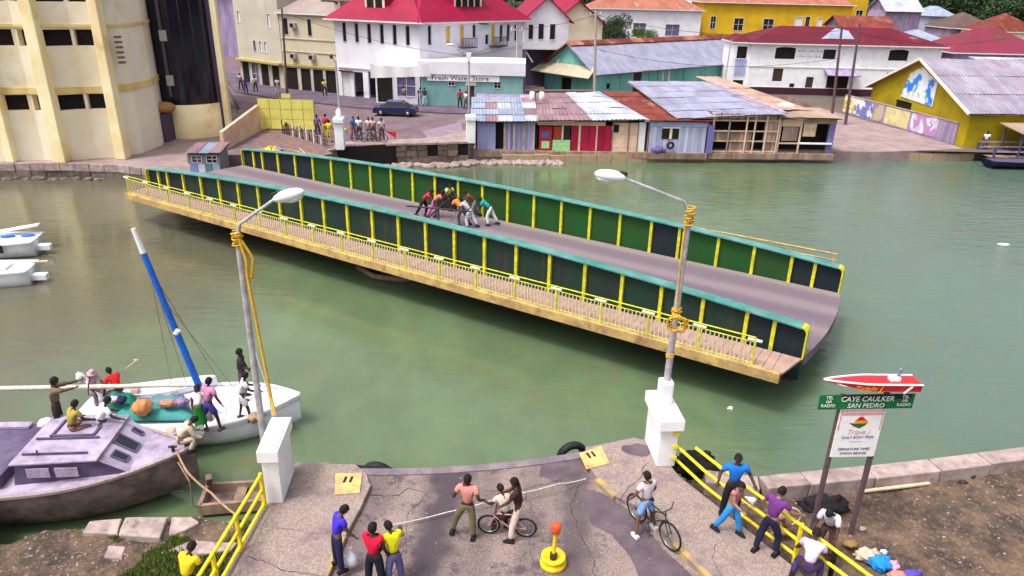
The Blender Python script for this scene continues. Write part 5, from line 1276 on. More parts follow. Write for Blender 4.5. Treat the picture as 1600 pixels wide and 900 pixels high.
roofplane([(-.6,1.0,3.05),(3.2,2.2,2.9),(-.6,15.5,3.9),(-2.9,14.8,3.95)],tantin,s5,.06,(4,5))
m=MB(); m.ell((1.5,3.0,3.0),(.8,.5,.45),10,6,.2); m.build('roof_sack',M_plain('pale_sack',(.7,.6,.62),.8,.2),s5)
# small tin roof behind, beside the pier
e=empty('lean_to',(-3.3,60.5,-.6),R(3),'violet lean-to roof with white barrels in front of the green corner shop','lean-to')
roofplane([(0,0,2.35),(4.6,0,2.35),(4.6,2.6,2.7),(0,2.6,2.7)],violetpl,e,.06,(5,1)); m=MB(); m.box(.05,.05,0,4.5,2.5,2.3); m.build('walls',violetdk,e)
for x_ in (4.9,5.7):
    m=MB(); m.lathe([(0,0),(.2,0),(.22,.4),(.2,.8),(0,.8)],10); tag(m.build('barrel',white,None,(-3.3+x_-.3,60.9,1.95)),'white barrel %s the violet lean-to roof'%('at the corner of' if x_<5 else 'just beyond the end of'),'barrel')
for x_ in (4.9,5.7):
    m=MB(); m.box(-.25,-.25,-2.7,.25,.25,0); tag(m.build('barrel_stand',wood,None,(-3.3+x_-.3,60.9,1.95)),'rough wooden stand under the %s white barrel'%('nearer' if x_<5 else 'farther'),'stand')
# ------------------------------------------------------------ teal warehouse
A=Vector((2.4,86.0)); B=Vector((8.4,80.6)); d_=B-A; an=math.atan2(d_.y,d_.x)+R(90)
# ridge runs along local x: front wall (f) is the long teal side facing the water
C=Vector((29.5,98.5)); dd=C-B; an=math.atan2(dd.y,dd.x)
TW=Bld('warehouse','long teal timber warehouse with a lilac tin gable roof and rust strip','warehouse',B.x,B.y,-.8,an,dd.length,8.0,3.2,tealwall)
TW.wall('f',[(2.0,1.2,.6,.6,'dark'),(6.4,.1,1.4,2.6,'door'),(11.5,.9,.5,1.7,'white'),(12.6,.6,.6,2.0,'white')],fw=.0).wall('l',[(2.9,.1,1.6,2.0,'dark')],fw=0).plain('rb')
for x_ in (4.2,9.0,10.6,15.5): m=MB(); m.box(x_,-.03,0,x_+.09,-.001,3.2); m.build('batten',M_plain('dark_teal_batten',(.08,.25,.24),.7,.1) if x_==4.2 else bpy.data.materials['dark_teal_batten'],TW.e)
TW.gable(2.6,[lilactin,rust],'x',.6)
m=MB(); m.box(-.6,3.3,5.72,dd.length+.6,4.9,5.9); 
roofplane([(-.6,3.35,5.55),(dd.length+.6,3.35,5.55),(dd.length+.6,4.1,6.0),(-.6,4.1,6.0)],lambda i,j:rust if (i*7)%5 else terracotta,TW.e,.06,(14,1))
m=MB(); m.add([(-1.6,-.7,2.6),(-1.6,8.7,2.6),(-.02,8.2,3.6),(-.02,-.2,3.6)],[(0,3,2,1)]); m.add([(-1.6,-.7,2.55),(-1.6,8.7,2.55),(-.02,8.2,3.55),(-.02,-.2,3.55)],[(0,1,2,3)]); m.build('front_awning',M_('tan_awning',(.46,.40,.28),(.38,.32,.24),.5,.8,.1,dirt=.1),TW.e)
m=MB(); m.box(7.0,-.9,2.9,8.6,0,3.0); m.build('door_canopy',tantin,TW.e)
ann=Bld('warehouse_annex','low teal annex with a rusty roof at the far end of the teal warehouse','shed',27.0,95.6,-.8,R(6),6.0,6,3.0,tealwall)
ann.plain('frlb'); roofplane([(-.3,-.6,3.0),(6.3,-.6,3.0),(6.3,6.3,4.2),(-.3,6.3,4.2)],rust,ann.e,.06,(6,2))
# brick-red low structures left of it
m=Bld('low_brick_wall','low reddish-brown wall behind the shack roofs left of the teal warehouse','wall',1.0,76.5,-.8,R(8),7,.5,1.5,M_('brick_brown',(.30,.16,.13),(.2,.11,.1),2,.9,.4,dirt=.2)); m.plain('frlb'); mm=MB(); mm.box(-.05,-.05,1.5,7.05,.55,1.6); mm.build('coping',stone,m.e)
# ------------------------------------------------------------ white house on stilts with red roof
WHs=Bld('stilt_house','white gabled house with a crimson roof raised on posts right of the hotel','house',.7,84.2,4.4,R(8),5.0,11,3.0,white2)
WHs.wall('f',[(.5,.9,.5,1.5,'louvre'),(1.6,.9,.6,1.6,'louvre'),(2.9,.9,.6,1.6,'louvre')],fw=.05).wall('r',[(1.6,1.2,.5,1.1,'louvre'),(5.0,1.2,.6,1.1,'louvre')],fw=.05).plain('lb'); WHs.gable(2.2,redroof,'y',.5)
m=MB(); m.box(0,-.02,-.2,5,11,0); m.build('floor',framew,WHs.e)
for x_ in (.2,4.8):
    for y_ in (.2,4,10):
        m=MB(); m.box(x_-.12,y_-.12,-4.4,x_+.12,y_+.12,-.2); m.build('post',violetpl,WHs.e)
    m=MB(); m.beam((x_,.2,-.3),(x_+(.9 if x_<1 else -.9),.2,-1.6),.14,.14); m.build('brace',framew,WHs.e)
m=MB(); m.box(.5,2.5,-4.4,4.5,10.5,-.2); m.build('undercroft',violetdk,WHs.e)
H3=Bld('red_gabled_house','house with a red gable roof seen between the stilt house and the tree','house',4.5,100,-.8,R(15),7,9,7.2,creamlight); H3.plain('frlb'); H3.gable(2.6,redroof,'y',.5)
# ------------------------------------------------------------ houses farther back
def house(label,px0,px1,pyb,Y,zb,H,D,mat,roof,rise,kind='hip',ops=(),ang=0,axis='x',name='house',cat='house',o=.45,sides=True,fw=.06,group=None):
    a=Q(px0,pyb,Y); b=Q(px1,pyb,Y+ (b_:=0)); W=(b-a).length/ max(.5,math.cos(ang)); h=Bld(name,label,cat,a.x,Y,zb,ang,W,D,H,mat,group)
    h.wall('f',[(o_[0]*W,)+tuple(o_[1:]) for o_ in ops],fw=fw); h.plain('rlb')
    if kind=='hip': h.hip(rise,roof,o)
    elif kind=='gable': h.gable(rise,roof,axis,o)
    elif kind=='shed': roofplane([(-o,-o,H),(W+o,-o,H),(W+o,D+o,H+rise),(-o,D+o,H+rise)],roof,h.e,.1)
    else: m=MB(); m.box(-.1,-.1,H,W+.1,D+.1,H+.3); m.build('parapet',mat,h.e)
    return h
yh=house('long yellow two-storey house with a red and grey roof behind the white restaurant',1096,1322,40,126,-.8,9.7,12,yellwall,terracotta,3.0,'hip',
  [(.06,5.6,.8,1.9,'glass'),(.22,5.4,1.5,1.9,'glass'),(.42,5.4,1.6,1.9,'glass'),(.63,5.4,1.2,2.3,'white'),(.70,5.4,.7,2.4,'door'),(.78,5.4,.8,2.2,'white'),(.86,5.4,.8,2.2,'white'),(.25,1.0,1.6,1.8,'glass')],ang=R(-3))
m=MB(); m.box(-.2,-.12,4.6,yh.W,.0,4.8); m.build('string_course',M_plain('dark_ochre',(.45,.3,.02),.8,.1),yh.e)
m=MB(); m.box(yh.W*.6,-1.2,4.7,yh.W+.2,-.01,4.85); yb=m.build('balcony',bpy.data.materials['dark_ochre'],yh.e)
m=MB()
for k in range(26): x_=yh.W*.6+k*(yh.W*.4)/25; m.box(x_,-1.18,4.85,x_+.08,-1.1,5.8)
m.box(yh.W*.6,-1.2,5.8,yh.W+.2,-1.08,5.9); m.build('balustrade',yellwall,yb)
wh=house('white house with a terracotta roof between the trees and the yellow house',925,1096,40,121,-.8,8.5,10,white2,terracotta,2.8,'hip',[(.18,5.1,1.1,1.1,'glass'),(.38,4.9,2.0,1.5,'violet'),(.68,4.6,2.2,1.7,'violet'),(.4,1.2,1.6,1.4,'glass')],ang=R(2))
yt=house('tall yellow house block at the top behind the rusty roofs',1316,1352,30,140,-.8,12.5,12,yellwall,rust,1,'flat',[(.55,7.0,1.2,1.6,'glass')])
# white restaurant
RS=Bld('restaurant','long white two-storey building with a dark red roof and arched dark openings','building',27.9,90.2,-.8,R(-.5),22.6,9,5.9,white)
RS.wall('f',[(2.9,4.1,2.4,1.15,'dark'),(8.6,4.2,1.5,1.1,'dark'),(16.4,4.2,2.3,1.15,'dark'),(3.0,1.5,1.2,1.5,'door'),(7.1,.1,.9,2.0,'door'),(5.2,.7,.6,.6,'dark'),(9.6,.1,2.6,2.3,'dark'),(16.6,2.0,1.0,.8,'dark')],fw=.0).wall('l',[(1.6,4.0,2.0,1.4,'dark'),(5.6,4.0,1.4,1.4,'dark')],fw=0).plain('rb'); RS.hip(1.75,dkred,.5)
m=MB(); m.box(-.05,-.08,3.15,22.7,-.002,3.25); m.box(0,-.05,0,22.6,-.002,.85); m.build('string_course',framew,RS.e)
m=MB(); m.box(-.05,-.09,-.2,22.65,-.055,.8); m.build('plinth',M_plain('maroon_plinth',(.06,.02,.035),.8,.1),RS.e)
m=MB(); m.add([(9.0,-1.6,2.5),(13.0,-1.6,2.5),(13.0,0,3.05),(9.0,0,3.05)],[(0,1,2,3)]); m.add([(9.0,-1.6,2.44),(13.0,-1.6,2.44),(13.0,0,3.0),(9.0,0,3.0)],[(3,2,1,0)]); m.build('door_canopy',violetpl,RS.e)
for x_,w_ in ((2.9,2.4),(16.4,2.3)):
    m=MB(); n=12; m.add([(x_+w_/2+w_/2*math.cos(math.pi*k/n),-.004,5.25+.22*math.sin(math.pi*k/n)) for k in range(n+1)],[tuple(range(n+1))]); m.build('arch_head',darkhole,RS.e)
m=MB(); m.add([(9.5,1.1,6.33),(12.4,1.1,6.33),(12.4,3.2,7.15),(11.0,3.9,7.42),(8.4,1.0,6.29)],[(0,1,2,3,4)]); m.build('roof_patch',bluetin,RS.e,loc=(0,-.08,.14))
pb=Bld('restaurant_balcony','narrow white balcony bay with arch and blue railing left of the restaurant','balcony',26.0,90.6,-.8,R(-.5),1.9,5,5.9,white); pb.wall('f',[(.35,4.0,1.2,1.4,'dark'),(.3,.3,1.3,1.2,'dark')],fw=0).plain('lb'); mm=MB()
for k in range(7): mm.box(.3+k*.2,-.12,2.0,.35+k*.2,-.06,3.9)
mm.box(.25,-.13,3.85,1.65,-.05,3.95); mm.build('railing',M_plain('blue_railing',(.2,.3,.7),.6,0),pb.e); pb.hip(.8,dkred,.3)
fm_=M_plain('faded_paint_mark',(.34,.30,.34),.7,0)
for k in range(22):
    x_=5.6+(k%11)*.27; z_=4.95 if k<11 else 4.35; m=MB(); h_=random.uniform(.1,.26); m.box(x_,-.012,z_,x_+random.uniform(.06,.16),-.003,z_+h_); m.build('painted_mark',fm_,RS.e)
# yellow warehouse with mural gable
A=Vector((37.7,75.6)); B=Vector((37.2,59.9)); dd=A-B
YW=Bld('yellow_warehouse','yellow waterfront warehouse with a grey tin roof and a blue mural on its gable','warehouse',B.x,B.y,-.9,R(4),17,15.5,3.05,ywall)
YW.wall('f',()).wall('l',[(4.6,.2,2.6,2.2,'dark')],fw=0).plain('rb'); YW.gable(3.3,tin('grey_violet_tin',(.30,.28,.35),(.22,.185,.25),.42,(.25,.14,.17)),'x',.55,sheets=(14,3))
m=MB()
for s_ in (-1,1): m.beam((-.6,7.75-s_*.0,6.38),(-.6,7.75+s_*8.3,3.05-.18),.12,.2)
m.build('verge_board',creamlight,YW.e)
t=NT('mural_paint'); co=t.coord(True); a=t.mix(t.ramp(t.noise(co,.9,2,.4),.42,.52),(.02,.2,.75),(.7,.74,.8)); a=t.mix(t.ramp(t.noise(co,1.7,2,.4),.58,.62),a,(.5,.6,.3)); t.l(a,t.b.inputs['Base Color'])
m=MB(); m.box(-.06,4.9,2.7,-.01,9.3,5.2); 
m=MB(); m.add([(-.05,5.2,2.55),(-.05,10.3,2.75),(-.05,9.6,4.9),(-.05,7.9,5.7),(-.05,5.2,4.6)],[(0,1,2,3,4)]); m.f=[tuple(reversed(f)) for f in m.f]; m.build('mural',t.m,YW.e)
# painted wall along the patio
def mural_mat(nm,bgc,c1,c2,sc):
    t=NT(nm); co=t.coord(True); a=t.mix(t.ramp(t.noise(co,sc,2,.4),.45,.5),bgc,c1); a=t.mix(t.ramp(t.noise(co,sc*1.7,2,.4),.57,.6),a,c2); t.l(a,t.b.inputs['Base Color']); t.b.inputs['Roughness'].default_value=.8; return t.m
a=Vector((34.3,77.0,0)); b=Vector((37.0,61.0,0)); L=(b-a).length; MW=empty('painted_wall',(a.x,a.y,-.82),math.atan2(b.y-a.y,b.x-a.x),'boundary wall with painted mural panels leading from the restaurant to the water','wall')
m=MB(); m.box(0,0,0,L,.2,1.75); m.build('wall',violetpl,MW); m=MB(); m.box(-.05,-.04,1.75,L,.24,1.83); m.build('coping',stonepale,MW)
for i,(u0,u1,bc,c1,c2) in enumerate(((0,.12,(.7,.62,.4),(.55,.35,.05),(.75,.7,.6)),(.12,.3,(.72,.7,.72),(.15,.17,.42),(.6,.6,.66)),(.31,.40,(.45,.38,.3),(.3,.22,.25),(.5,.4,.2)),(.42,.63,(.66,.56,.28),(.6,.5,.25),(.5,.46,.2)),(.65,.86,(.52,.46,.62),(.42,.22,.42),(.72,.7,.78)))):
    m=MB(); m.box(u0*L,-.02,.15,u1*L,-.002,1.7); m.build('mural_panel',mural_mat('mural_panel_%s'%'abcde'[i],bc,c1,c2,.9),MW)
# landing stage and awning at the right edge
DK=empty('boat_stage',(37.8,58.6,-1.1),R(5),'dark wooden boat stage with railings and a pale awning at the right edge','jetty')
for k in range(14):
    m=MB(); m.box(.1+k*.5,-1.6,.0,.56+k*.5,.6,.07); m.build('deck_board',wood,DK)
for x_ in (.2,2.2,4.2,6.2):
    for y_ in (-1.5,.5): m=MB(); m.box(x_-.07,y_-.07,-1.2,x_+.07,y_+.07,2.0 if x_>1 else .9); m.build('post',violetdk,DK)
for z_ in (.45,.85):
    for y_ in (-1.5,.5): m=MB(); m.box(.2,y_-.04,z_,7,y_+.04,z_+.09); m.build('rail',violetpl,DK)
m=MB(); m.add([(1.8,-1.9,2.0),(7.2,-1.9,2.0),(7.2,.9,2.4),(1.8,.9,2.4)],[(0,1,2,3)]); m.add([(1.8,-1.9,1.95),(7.2,-1.9,1.95),(7.2,.9,2.35),(1.8,.9,2.35)],[(3,2,1,0)]); m.build('awning',tantin,DK)
e=empty('moored_boat',(41.5,56.2,-1.35),R(3),'low dark blue boat moored below the stage at the right edge','boat'); secs,vs,fs=hull(9,1.8,.5,.2,.6,14,.8,.8); MB().add(vs,fs,True).build('hull',M_plain('navy_hull',(.01,.012,.05),.5,.05),e,(-4.5,0,.35),None); deck_mesh(secs,-.05,0,14,.05,.02).build('deck',violetdk,e,(-4.5,0,.35))
# misc houses at the top
house('grey-violet shed with a rusty roof behind the restaurant',1316,1392,45,108,-.8,7.0,8,violetpl,rust,1.4,'gable',ang=R(-6))
house('tall narrow lean-to with a worn pinkish roof beside the rusty shed',1372,1412,60,106,-.8,5.4,7,violetpl,pinktin,2.4,'shed')
house('small yellow house with a pale blue roof right of the restaurant roof',1414,1472,62,104,-.8,5.8,7,creamlight,bluetin,1.2,'hip',[(.15,3.0,1.2,1.6,'white'),(.6,3.0,1.0,1.6,'glass')],ang=R(-8))
house('grey-violet bungalow behind the yellow house with the blue roof',1470,1530,62,103,-.8,5.0,6,violetpl,tin('brown_tin',(.12,.07,.06),(.09,.05,.05)),1.6,'hip',[(.3,2.5,1.2,1.3,'glass')])
house('long dark violet row house with a magenta-red roof at the right edge',1496,1640,70,92,-.8,5.2,8,violetpl,M_('magenta_roof',(.20,.02,.055),(.13,.03,.03),.3,.6,.1,dirt=.2,dcol=(.2,.1,.06),dscale=.3),2.6,'hip',[(.1,2.6,1.2,1.3,'dark'),(.3,2.6,1.4,1.3,'violet'),(.5,2.6,1.4,1.3,'dark')],o=.7)
house('blue and white striped hut at the right edge below the magenta roof',1562,1640,70,84,-.8,4.4,4,white2,whitetin,.5,'shed',[(.0,1.0,.5,3.0,'violet'),(.3,1.0,.4,3.0,'violet'),(.65,1.0,.4,3.0,'violet')],fw=0)
house('white-roofed house at the top beyond the rusty shed',1385,1440,20,150,-.8,8.5,8,violetpl,whitetin,2.2,'gable')
house('small blue-grey house with dark windows at the top right',1455,1492,20,160,-.8,7.5,8,bluegrey,bluetin,1.8,'hip',[(.2,4,1.6,2,'dark'),(.6,4,1.6,2,'white')])
house('house with a dark brown roof below the trees at the top right',1490,1560,30,140,-.8,6.0,9,violetpl,bpy.data.materials['brown_tin'],2.6,'hip')
house('pale yellow house at the very top right of the town',1400,1460,10,200,-.8,9.5,9,creamlight,tantin,2.5,'hip')
house('distant house with a pale roof at the top between the white and yellow houses',1040,1110,5,165,-.8,8.2,9,white2,whitetin,2.6,'gable')
house('grey-roofed house at the top behind the white terracotta-roofed house',960,1030,0,170,-.8,9.6,9,creamlight,bluetin,2.6,'hip')
house('reddish-roofed house behind the yellow house',1140,1290,0,160,-.8,9.8,9,creamlight,lilactin,2.8,'hip')
house('dim brown house behind the beige tower block',250,440,0,112,-.8,9.6,9,violetpl,tantin,2.8,'hip')
house('grey house at the top behind the beige building',440,560,0,110,-.8,8.8,9,beige,tantin,2.8,'hip')
house('cream house at the right edge behind the trees',1560,1640,10,130,-.8,6,9,creamlight,rust,2.8,'hip')
# ------------------------------------------------------------ trees
barkm=M_plain('bark',(.13,.09,.07),.9,.4); leafA=M_('leaf_green',(.04,.10,.02),(.09,.16,.03),1.2,.7,0,rnd=.1); leafB=M_('leaf_dark',(.02,.045,.022),(.045,.08,.03),.8,.8,0,rnd=.1)
def tree(x,y,z,h,r,n,leaf,label,ls=.28,cat='tree',group=None,seed=0,ch=.62):
    random.seed(seed); e=empty('tree',(x,y,z),0,label,cat,group)
    m=MB(); m.tube([(0,0,0),(.1,0,h*.35),(0,.1,h*.6)],[h*.035,h*.026,h*.015],8)
    cs=[]
    for i in range(7):
        a=i*.9+seed; q=Vector((math.cos(a)*r*.55,math.sin(a)*r*.55,h*(.55+.3*random.random()))); m.tube([(0,0,h*.4),q*.6+Vector((0,0,h*.2)),q],[h*.015,h*.01,h*.004],6); cs.append((q,r*random.uniform(.38,.55)))
    cs.append((Vector((0,0,h*.78)),r*.6)); m.build('trunk',barkm,e)
    m=MB()
    for i in range(n):
        c,rr=random.choice(cs); d=Vector((random.gauss(0,1),random.gauss(0,1),random.gauss(0,1))).normalized(); k=rr*(random.random()**.35)*(1+.3*noise.noise(d*2+c)); p=c+Vector((d.x*k,d.y*k,d.z*k*.8))
        u=Vector((random.gauss(0,1),random.gauss(0,1),random.gauss(0,.6))).normalized()*ls*random.uniform(.5,1.1); v=u.cross(Vector((random.gauss(0,1),random.gauss(0,1),random.gauss(0,1)))).normalized()*ls*.45
        m.add([p-u*.5,p+v*.6,p+u*.5,p-v*.6],[(0,1,2,3)])
    m.build('crown',leaf,e); return e
tree(9.7,109,-.8,8.6,3.1,7000,leafA,'round green tree in front of the white terracotta-roofed house',seed=3)
tree(13.9,111,-.8,8.4,2.9,6000,leafB,'darker green tree just right of the round green tree',seed=4)
tree(18.6,112,-.8,6.6,2.0,3600,leafA,'small bushy tree before the white house windows',.22,seed=5)
i=0
tl=['dark evergreen at the top right corner','dark broad tree at the top edge left of the corner tree','dense dark tree above the brown roof','dark tree beyond the magenta roof','tall dark tree at the far right edge','dark tree above the small blue-grey house']
for (px,Y,h,r) in ((1590,170,15,8),(1540,175,15,8),(1495,180,13,7),(1570,150,11,5.5),(1640,160,16,8),(1450,195,13,7)):
    q=Q(px,0,Y); tree(q.x,Y,-.8,h,r,5200,leafB,tl[i],.75,group='dark trees beyond the town',seed=20+i); i+=1
i=0
for (px,Y,h,r,l) in ((930,150,11,6,'dark tree behind the red gabled house'),(1370,180,13,7,'dark tree at the top edge behind the tall yellow block'),(380,130,10,6,'dark tree at the top behind the beige buildings'),(700,150,14,7,'dark tree hidden mostly behind the hotel roof'),(860,140,11,5,'dark tree at the top behind the stilt house roof')):
    q=Q(px,0,Y); tree(q.x,Y,-.8,h,r,3600,leafB,l,.7,seed=40+i); i+=1
tree(18,260,-.8,1,1,3,leafB,'x') if False else None
random.seed(11)
m=MB(); vs=[]
for i in range(9000):
    x=random.uniform(-260,300); y=random.uniform(215,250); hgt=7+5*noise.noise(Vector((x*.03,y*.05,1)))+3*noise.noise(Vector((x*.15,0,2))); z=random.uniform(-.8,hgt)
    u=Vector((random.gauss(0,1),random.gauss(0,1),random.gauss(0,.6))).normalized()*1.6; v=u.cross(Vector((random.gauss(0,1),random.gauss(0,1),random.gauss(0,1)))).normalized()*1.0
    p=Vector((x,y,z)); m.add([p-u,p+v,p+u,p-v],[(0,1,2,3)])
tag(m.build('tree_belt',leafB),'continuous dark belt of trees beyond the far edge of the town','trees',None,'stuff')
# ------------------------------------------------------------ poles and wires
def upole(a,b,r,label,mat=postm,cross=None,group=None):
    e=empty('utility_pole',a,0,label,'pole',group); d=Vector(b)-Vector(a); m=MB(); m.tube([(0,0,0),d*.5,d],[r*1.2,r,r*.8],8); m.build('pole',mat,e)
    if cross:
        m=MB(); m.box(-.6,-.05,-.06,.6,.05,.06); m.build('crossarm',mat,e,loc=d-Vector((0,0,.4)))
        for x_ in (-.5,0,.5): m=MB(); m.lathe([(0,0),(.05,0),(.05,.14),(0,.14)],6,(x_,0,.06)); m.build('insulator',white,e,loc=d-Vector((0,0,.4)))
    return d
paleg=M_plain('pale_pole',(.42,.38,.34),.7,.1)
p1=(-23.0,73.8,.1); upole(p1,(-22.75,73.9,8.3),.11,'dark slender pole in front of the beige building')
upole((-4.25,66,-.0),(-4.25,66,5.1),.1,'grey lamp pole in front of the green corner shop',greysteel)
e=empty('lamp_arm',(-4.25,66,5.0),0,'white street lamp head with a bent arm above the green corner shop','street lamp'); m=MB(); m.tube([(0,0,0),(-.5,0,.4),(-1.4,0,.85)],.05,6); m.build('arm',greysteel,e); m=MB(); m.ell((-1.6,0,.9),(.35,.15,.1),10,6); m.build('lamp_head',white,e); m=MB(); m.box(-.2,-.2,-.4,.2,.2,.25); m.build('bracket',white,e)
upole((0.1,74,-.0),(-.1,74,7.2),.09,'thin grey pole at the right end of the green corner shop',paleg,True)
upole((8.0,75,-.8),(7.55,75,8.7),.14,'pale concrete pole in front of the teal warehouse',paleg,True)
upole((30.3,70,-.8),(29.6,70,8.0),.13,'dark pole left of the pair in front of the restaurant')
upole((31.5,69.6,-.8),(31.0,69.6,8.2),.13,'dark pole right of the pair in front of the restaurant')
upole((22.3,80,-.8),(22.5,80,6.0),.07,'thin pale stick pole before the restaurant left opening',paleg)
def wire(a,b,sag,label):
    n=16; pts=[]
    for i in range(n+1):
        f=i/n; p=Vector(a).lerp(Vector(b),f); p.z-=sag*4*f*(1-f); pts.append(p)
    m=MB(); m.tube(pts,.018,4); tag(m.build('overhead_wire',darksteel),label,'wire','overhead wires')
wire((-.1,74,6.9),(7.55,75,8.3),.3,'sagging wire between the shop pole and the pale pole'); wire((7.55,75,5.2),(30.0,70,5.2),1.2,'long sagging wire from the pale pole to the dark pole pair'); wire((7.55,75,8.3),(29.65,70,7.6),1.0,'upper wire from the pale pole to the dark pole pair')
wire((-22.8,73.9,8.0),(-4.25,66,5.0),.6,'wire from the slender dark pole to the shop lamp pole'); wire((31.0,69.6,7.5),(48,75,7.0),.8,'wire from the right dark pole over the yellow warehouse'); wire((-4.25,66,5.0),(-.1,74,6.9),.3,'short wire from the shop lamp pole to the thin grey pole')
# ------------------------------------------------------------ car in the street
def car(c,ang,label):
    e=empty('parked_car',c,ang,label,'car'); L=4.3;W=1.68
    body=M_('dark_blue_car_paint',(.010,.014,.07),(.014,.016,.06),.5,.25,0)
    prof=[(-2.15,.28),(-2.15,.72),(-2.05,.84),(-1.25,.9),(-.55,.93),(1.0,.93),(2.0,.84),(2.15,.66),(2.15,.28)]
    m=MB(); n=len(prof); vs=[(x,-W/2,z) for x,z in prof]+[(x,W/2,z) for x,z in prof]
    m.add(vs,[tuple(range(n)),tuple(reversed(range(n,2*n)))]+[((i+1)%n,i,n+i,n+(i+1)%n) for i in range(n)]); m.build('body',body,e,bev=.06)
    cb=[(-1.35,.9),(-.75,1.36),(.75,1.38),(1.5,.92)]; m=MB(); vs=[(x,-W/2+(.06 if z<1 else .18),z) for x,z in cb]+[(x,W/2-(.06 if z<1 else .18),z) for x,z in cb]
    m.add(vs,[(0,3,2,1),(4,5,6,7),(0,1,5,4),(1,2,6,5),(2,3,7,6)]); m.build('glasshouse',glass,e)
    m=MB(); m.prism([(-.78,-W/2+.16),(.78,-W/2+.16),(.78,W/2-.16),(-.78,W/2-.16)],1.37,1.42); m.build('roof',M_plain('blue_violet_roof',(.08,.08,.22),.3,0),e,bev=.02)
    for x in (-1.35,1.35):
        for s in (-1,1):
            w=empty('wheel',(x,s*(W/2-.08),.32)); w.parent=e
            m=MB(); m.lathe([(.18,-.1),(.32,-.1),(.33,0),(.32,.1),(.18,.1)],20); m.build('tyre',black,w,rot=(R(90),0,0))
            m=MB(); m.lathe([(0,-.09),(.19,-.09),(.19,.09),(0,.09)],16); m.build('rim',chrome,w,rot=(R(90),0,0))
    for s in (-1,1):
        m=MB(); m.box(-2.18,s*.6-.15,.6,-2.14,s*.6+.15,.74); m.build('headlight',framew,e); m=MB(); m.box(2.14,s*.6-.15,.58,2.18,s*.6+.15,.74); m.build('tail_light',red,e)
    m=MB(); m.box(-2.22,-.8,.34,-2.1,.8,.48); m.build('bumper',chrome,e)
    return e
cp_=P(617,182,0.0); car((cp_.x,cp_.y+.6,0),R(-3),'dark blue saloon car standing in the street before the white shop').scale=(.88,.9,.9)
marker(P(537,206,0),'yellow and orange marker standing in the street beside the far pier')
# ------------------------------------------------------------ people
def cl(nm,c,k=.7): return M_('cloth_'+nm,c,tuple(x*k for x in c),3,.85,.5,bscale=9)
SK={'d':M_('dark_skin',(.075,.035,.022),(.055,.026,.017),6,.6,.05),'m':M_('brown_skin',(.17,.085,.055),(.13,.062,.04),6,.6,.05),'l':M_('tan_skin',(.30,.16,.11),(.25,.13,.09),6,.6,.05)}
hairm=M_('black_hair',(.008,.006,.006),(.014,.01,.01),30,.7,.5); shoem=cl('dark_shoe',(.02,.017,.02)); whiteshoe=cl('white_shoe',(.75,.75,.78))
def hmesh(smooth=True):   # head with jaw, nose, brow, ears
    m=MB(); nu,nv=18,14; vs=[];fs=[]
    for j in range(nv+1):
        ph=math.pi*j/nv
        for i in range(nu):
            th=2*math.pi*i/nu; x=math.sin(ph)*math.cos(th); y=math.sin(ph)*math.sin(th); z=math.cos(ph)
            w=1-.28*max(0,-z)**1.3; X=x*.077*w; Y=y*.098*(1-.18*max(0,-z)); Z=z*.118
            if y>0: 
                if abs(x)<.16 and -.32<z<.05: Y+=.020*(1-abs(x)/.16)*(1-abs(z+.14)/.2 if abs(z+.14)<.2 else 0)
                if .12<abs(x)<.5 and .0<z<.2: Y-=.007
                if abs(x)<.3 and -.62<z<-.4: Y+=.005
                if z<-.7: Y+=.012
            vs.append((X,Y,Z))
    for j in range(nv):
        for i in range(nu): i2=(i+1)%nu; fs.append((j*nu+i,(j+1)*nu+i,(j+1)*nu+i2,j*nu+i2))
    m.add(vs,fs,True)
    for s in (-1,1): m.ell((s*.079,-.005,-.005),(.012,.02,.032),6,5)
    return m
HEAD=hmesh()
def hairmesh(kind='short'):
    m=MB(); nu,nv=16,9; vs=[];fs=[]
    for j in range(nv+1):
        ph=math.pi*.66*j/nv
        for i in range(nu):
            th=2*math.pi*i/nu; x=math.sin(ph)*math.cos(th); y=math.sin(ph)*math.sin(th); z=math.cos(ph)
            k=1.0+.05*noise.noise(Vector((x,y,z))*6)
            if y>.25 and z<.42: z=.42+.02*z; 
            vs.append((x*.090*k,y*.110*k-.006,z*.128*k+.004))
    for j in range(nv):
        for i in range(nu): i2=(i+1)%nu; fs.append((j*nu+i,(j+1)*nu+i,(j+1)*nu+i2,j*nu+i2))
    m.add(vs,fs,True)
    if kind=='bun': m.ell((0,-.12,.02),(.05,.05,.055),8,6)
    if kind=='long': m.ell((0,-.075,-.09),(.075,.045,.13),8,6)
    return m.mesh('hair')
HAIR={k:hairmesh(k) for k in ('short','bun','long')}; 
capme=MB().lathe([(.001,.145),(.05,.135),(.085,.10),(.105,.03),(.106,.0),(.165,-.03),(.166,-.02),(.09,.02)],14).mesh('hat')
def handm():   # palm, four unequal bent fingers and a thumb from the side of the palm; along -z, palm toward +y
    m=MB(); m.ell((0,0,-.045),(.040,.016,.052),8,6)
    for i,(x,l) in enumerate(((-.028,.062),(-.010,.074),(.010,.070),(.027,.054))):
        m.tube([(x,0,-.08),(x*1.1,.006,-.08-l*.5),(x*1.12,.024,-.08-l*.92)],[.0095,.0085,.0065],5)
    m.tube([(-.034,.002,-.03),(-.056,.012,-.062),(-.056,.022,-.088)],[.012,.010,.008],5)
    return m
HAND=handm()
BASE=MB(); BASE.add([(-.045,-.09,0),(.045,-.09,0),(.05,.10,0),(.02,.165,0),(-.02,.165,0),(-.05,.10,0),(-.038,-.085,.075),(.038,-.085,.075),(.042,.06,.07),(.018,.15,.035),(-.018,.15,.035),(-.042,.06,.07)],[(5,4,3,2,1,0),(6,7,8,9,10,11),(0,1,7,6),(1,2,8,7),(2,3,9,8),(3,4,10,9),(4,5,11,10),(5,0,6,11)])
SHOE=BASE.mesh('shoe')
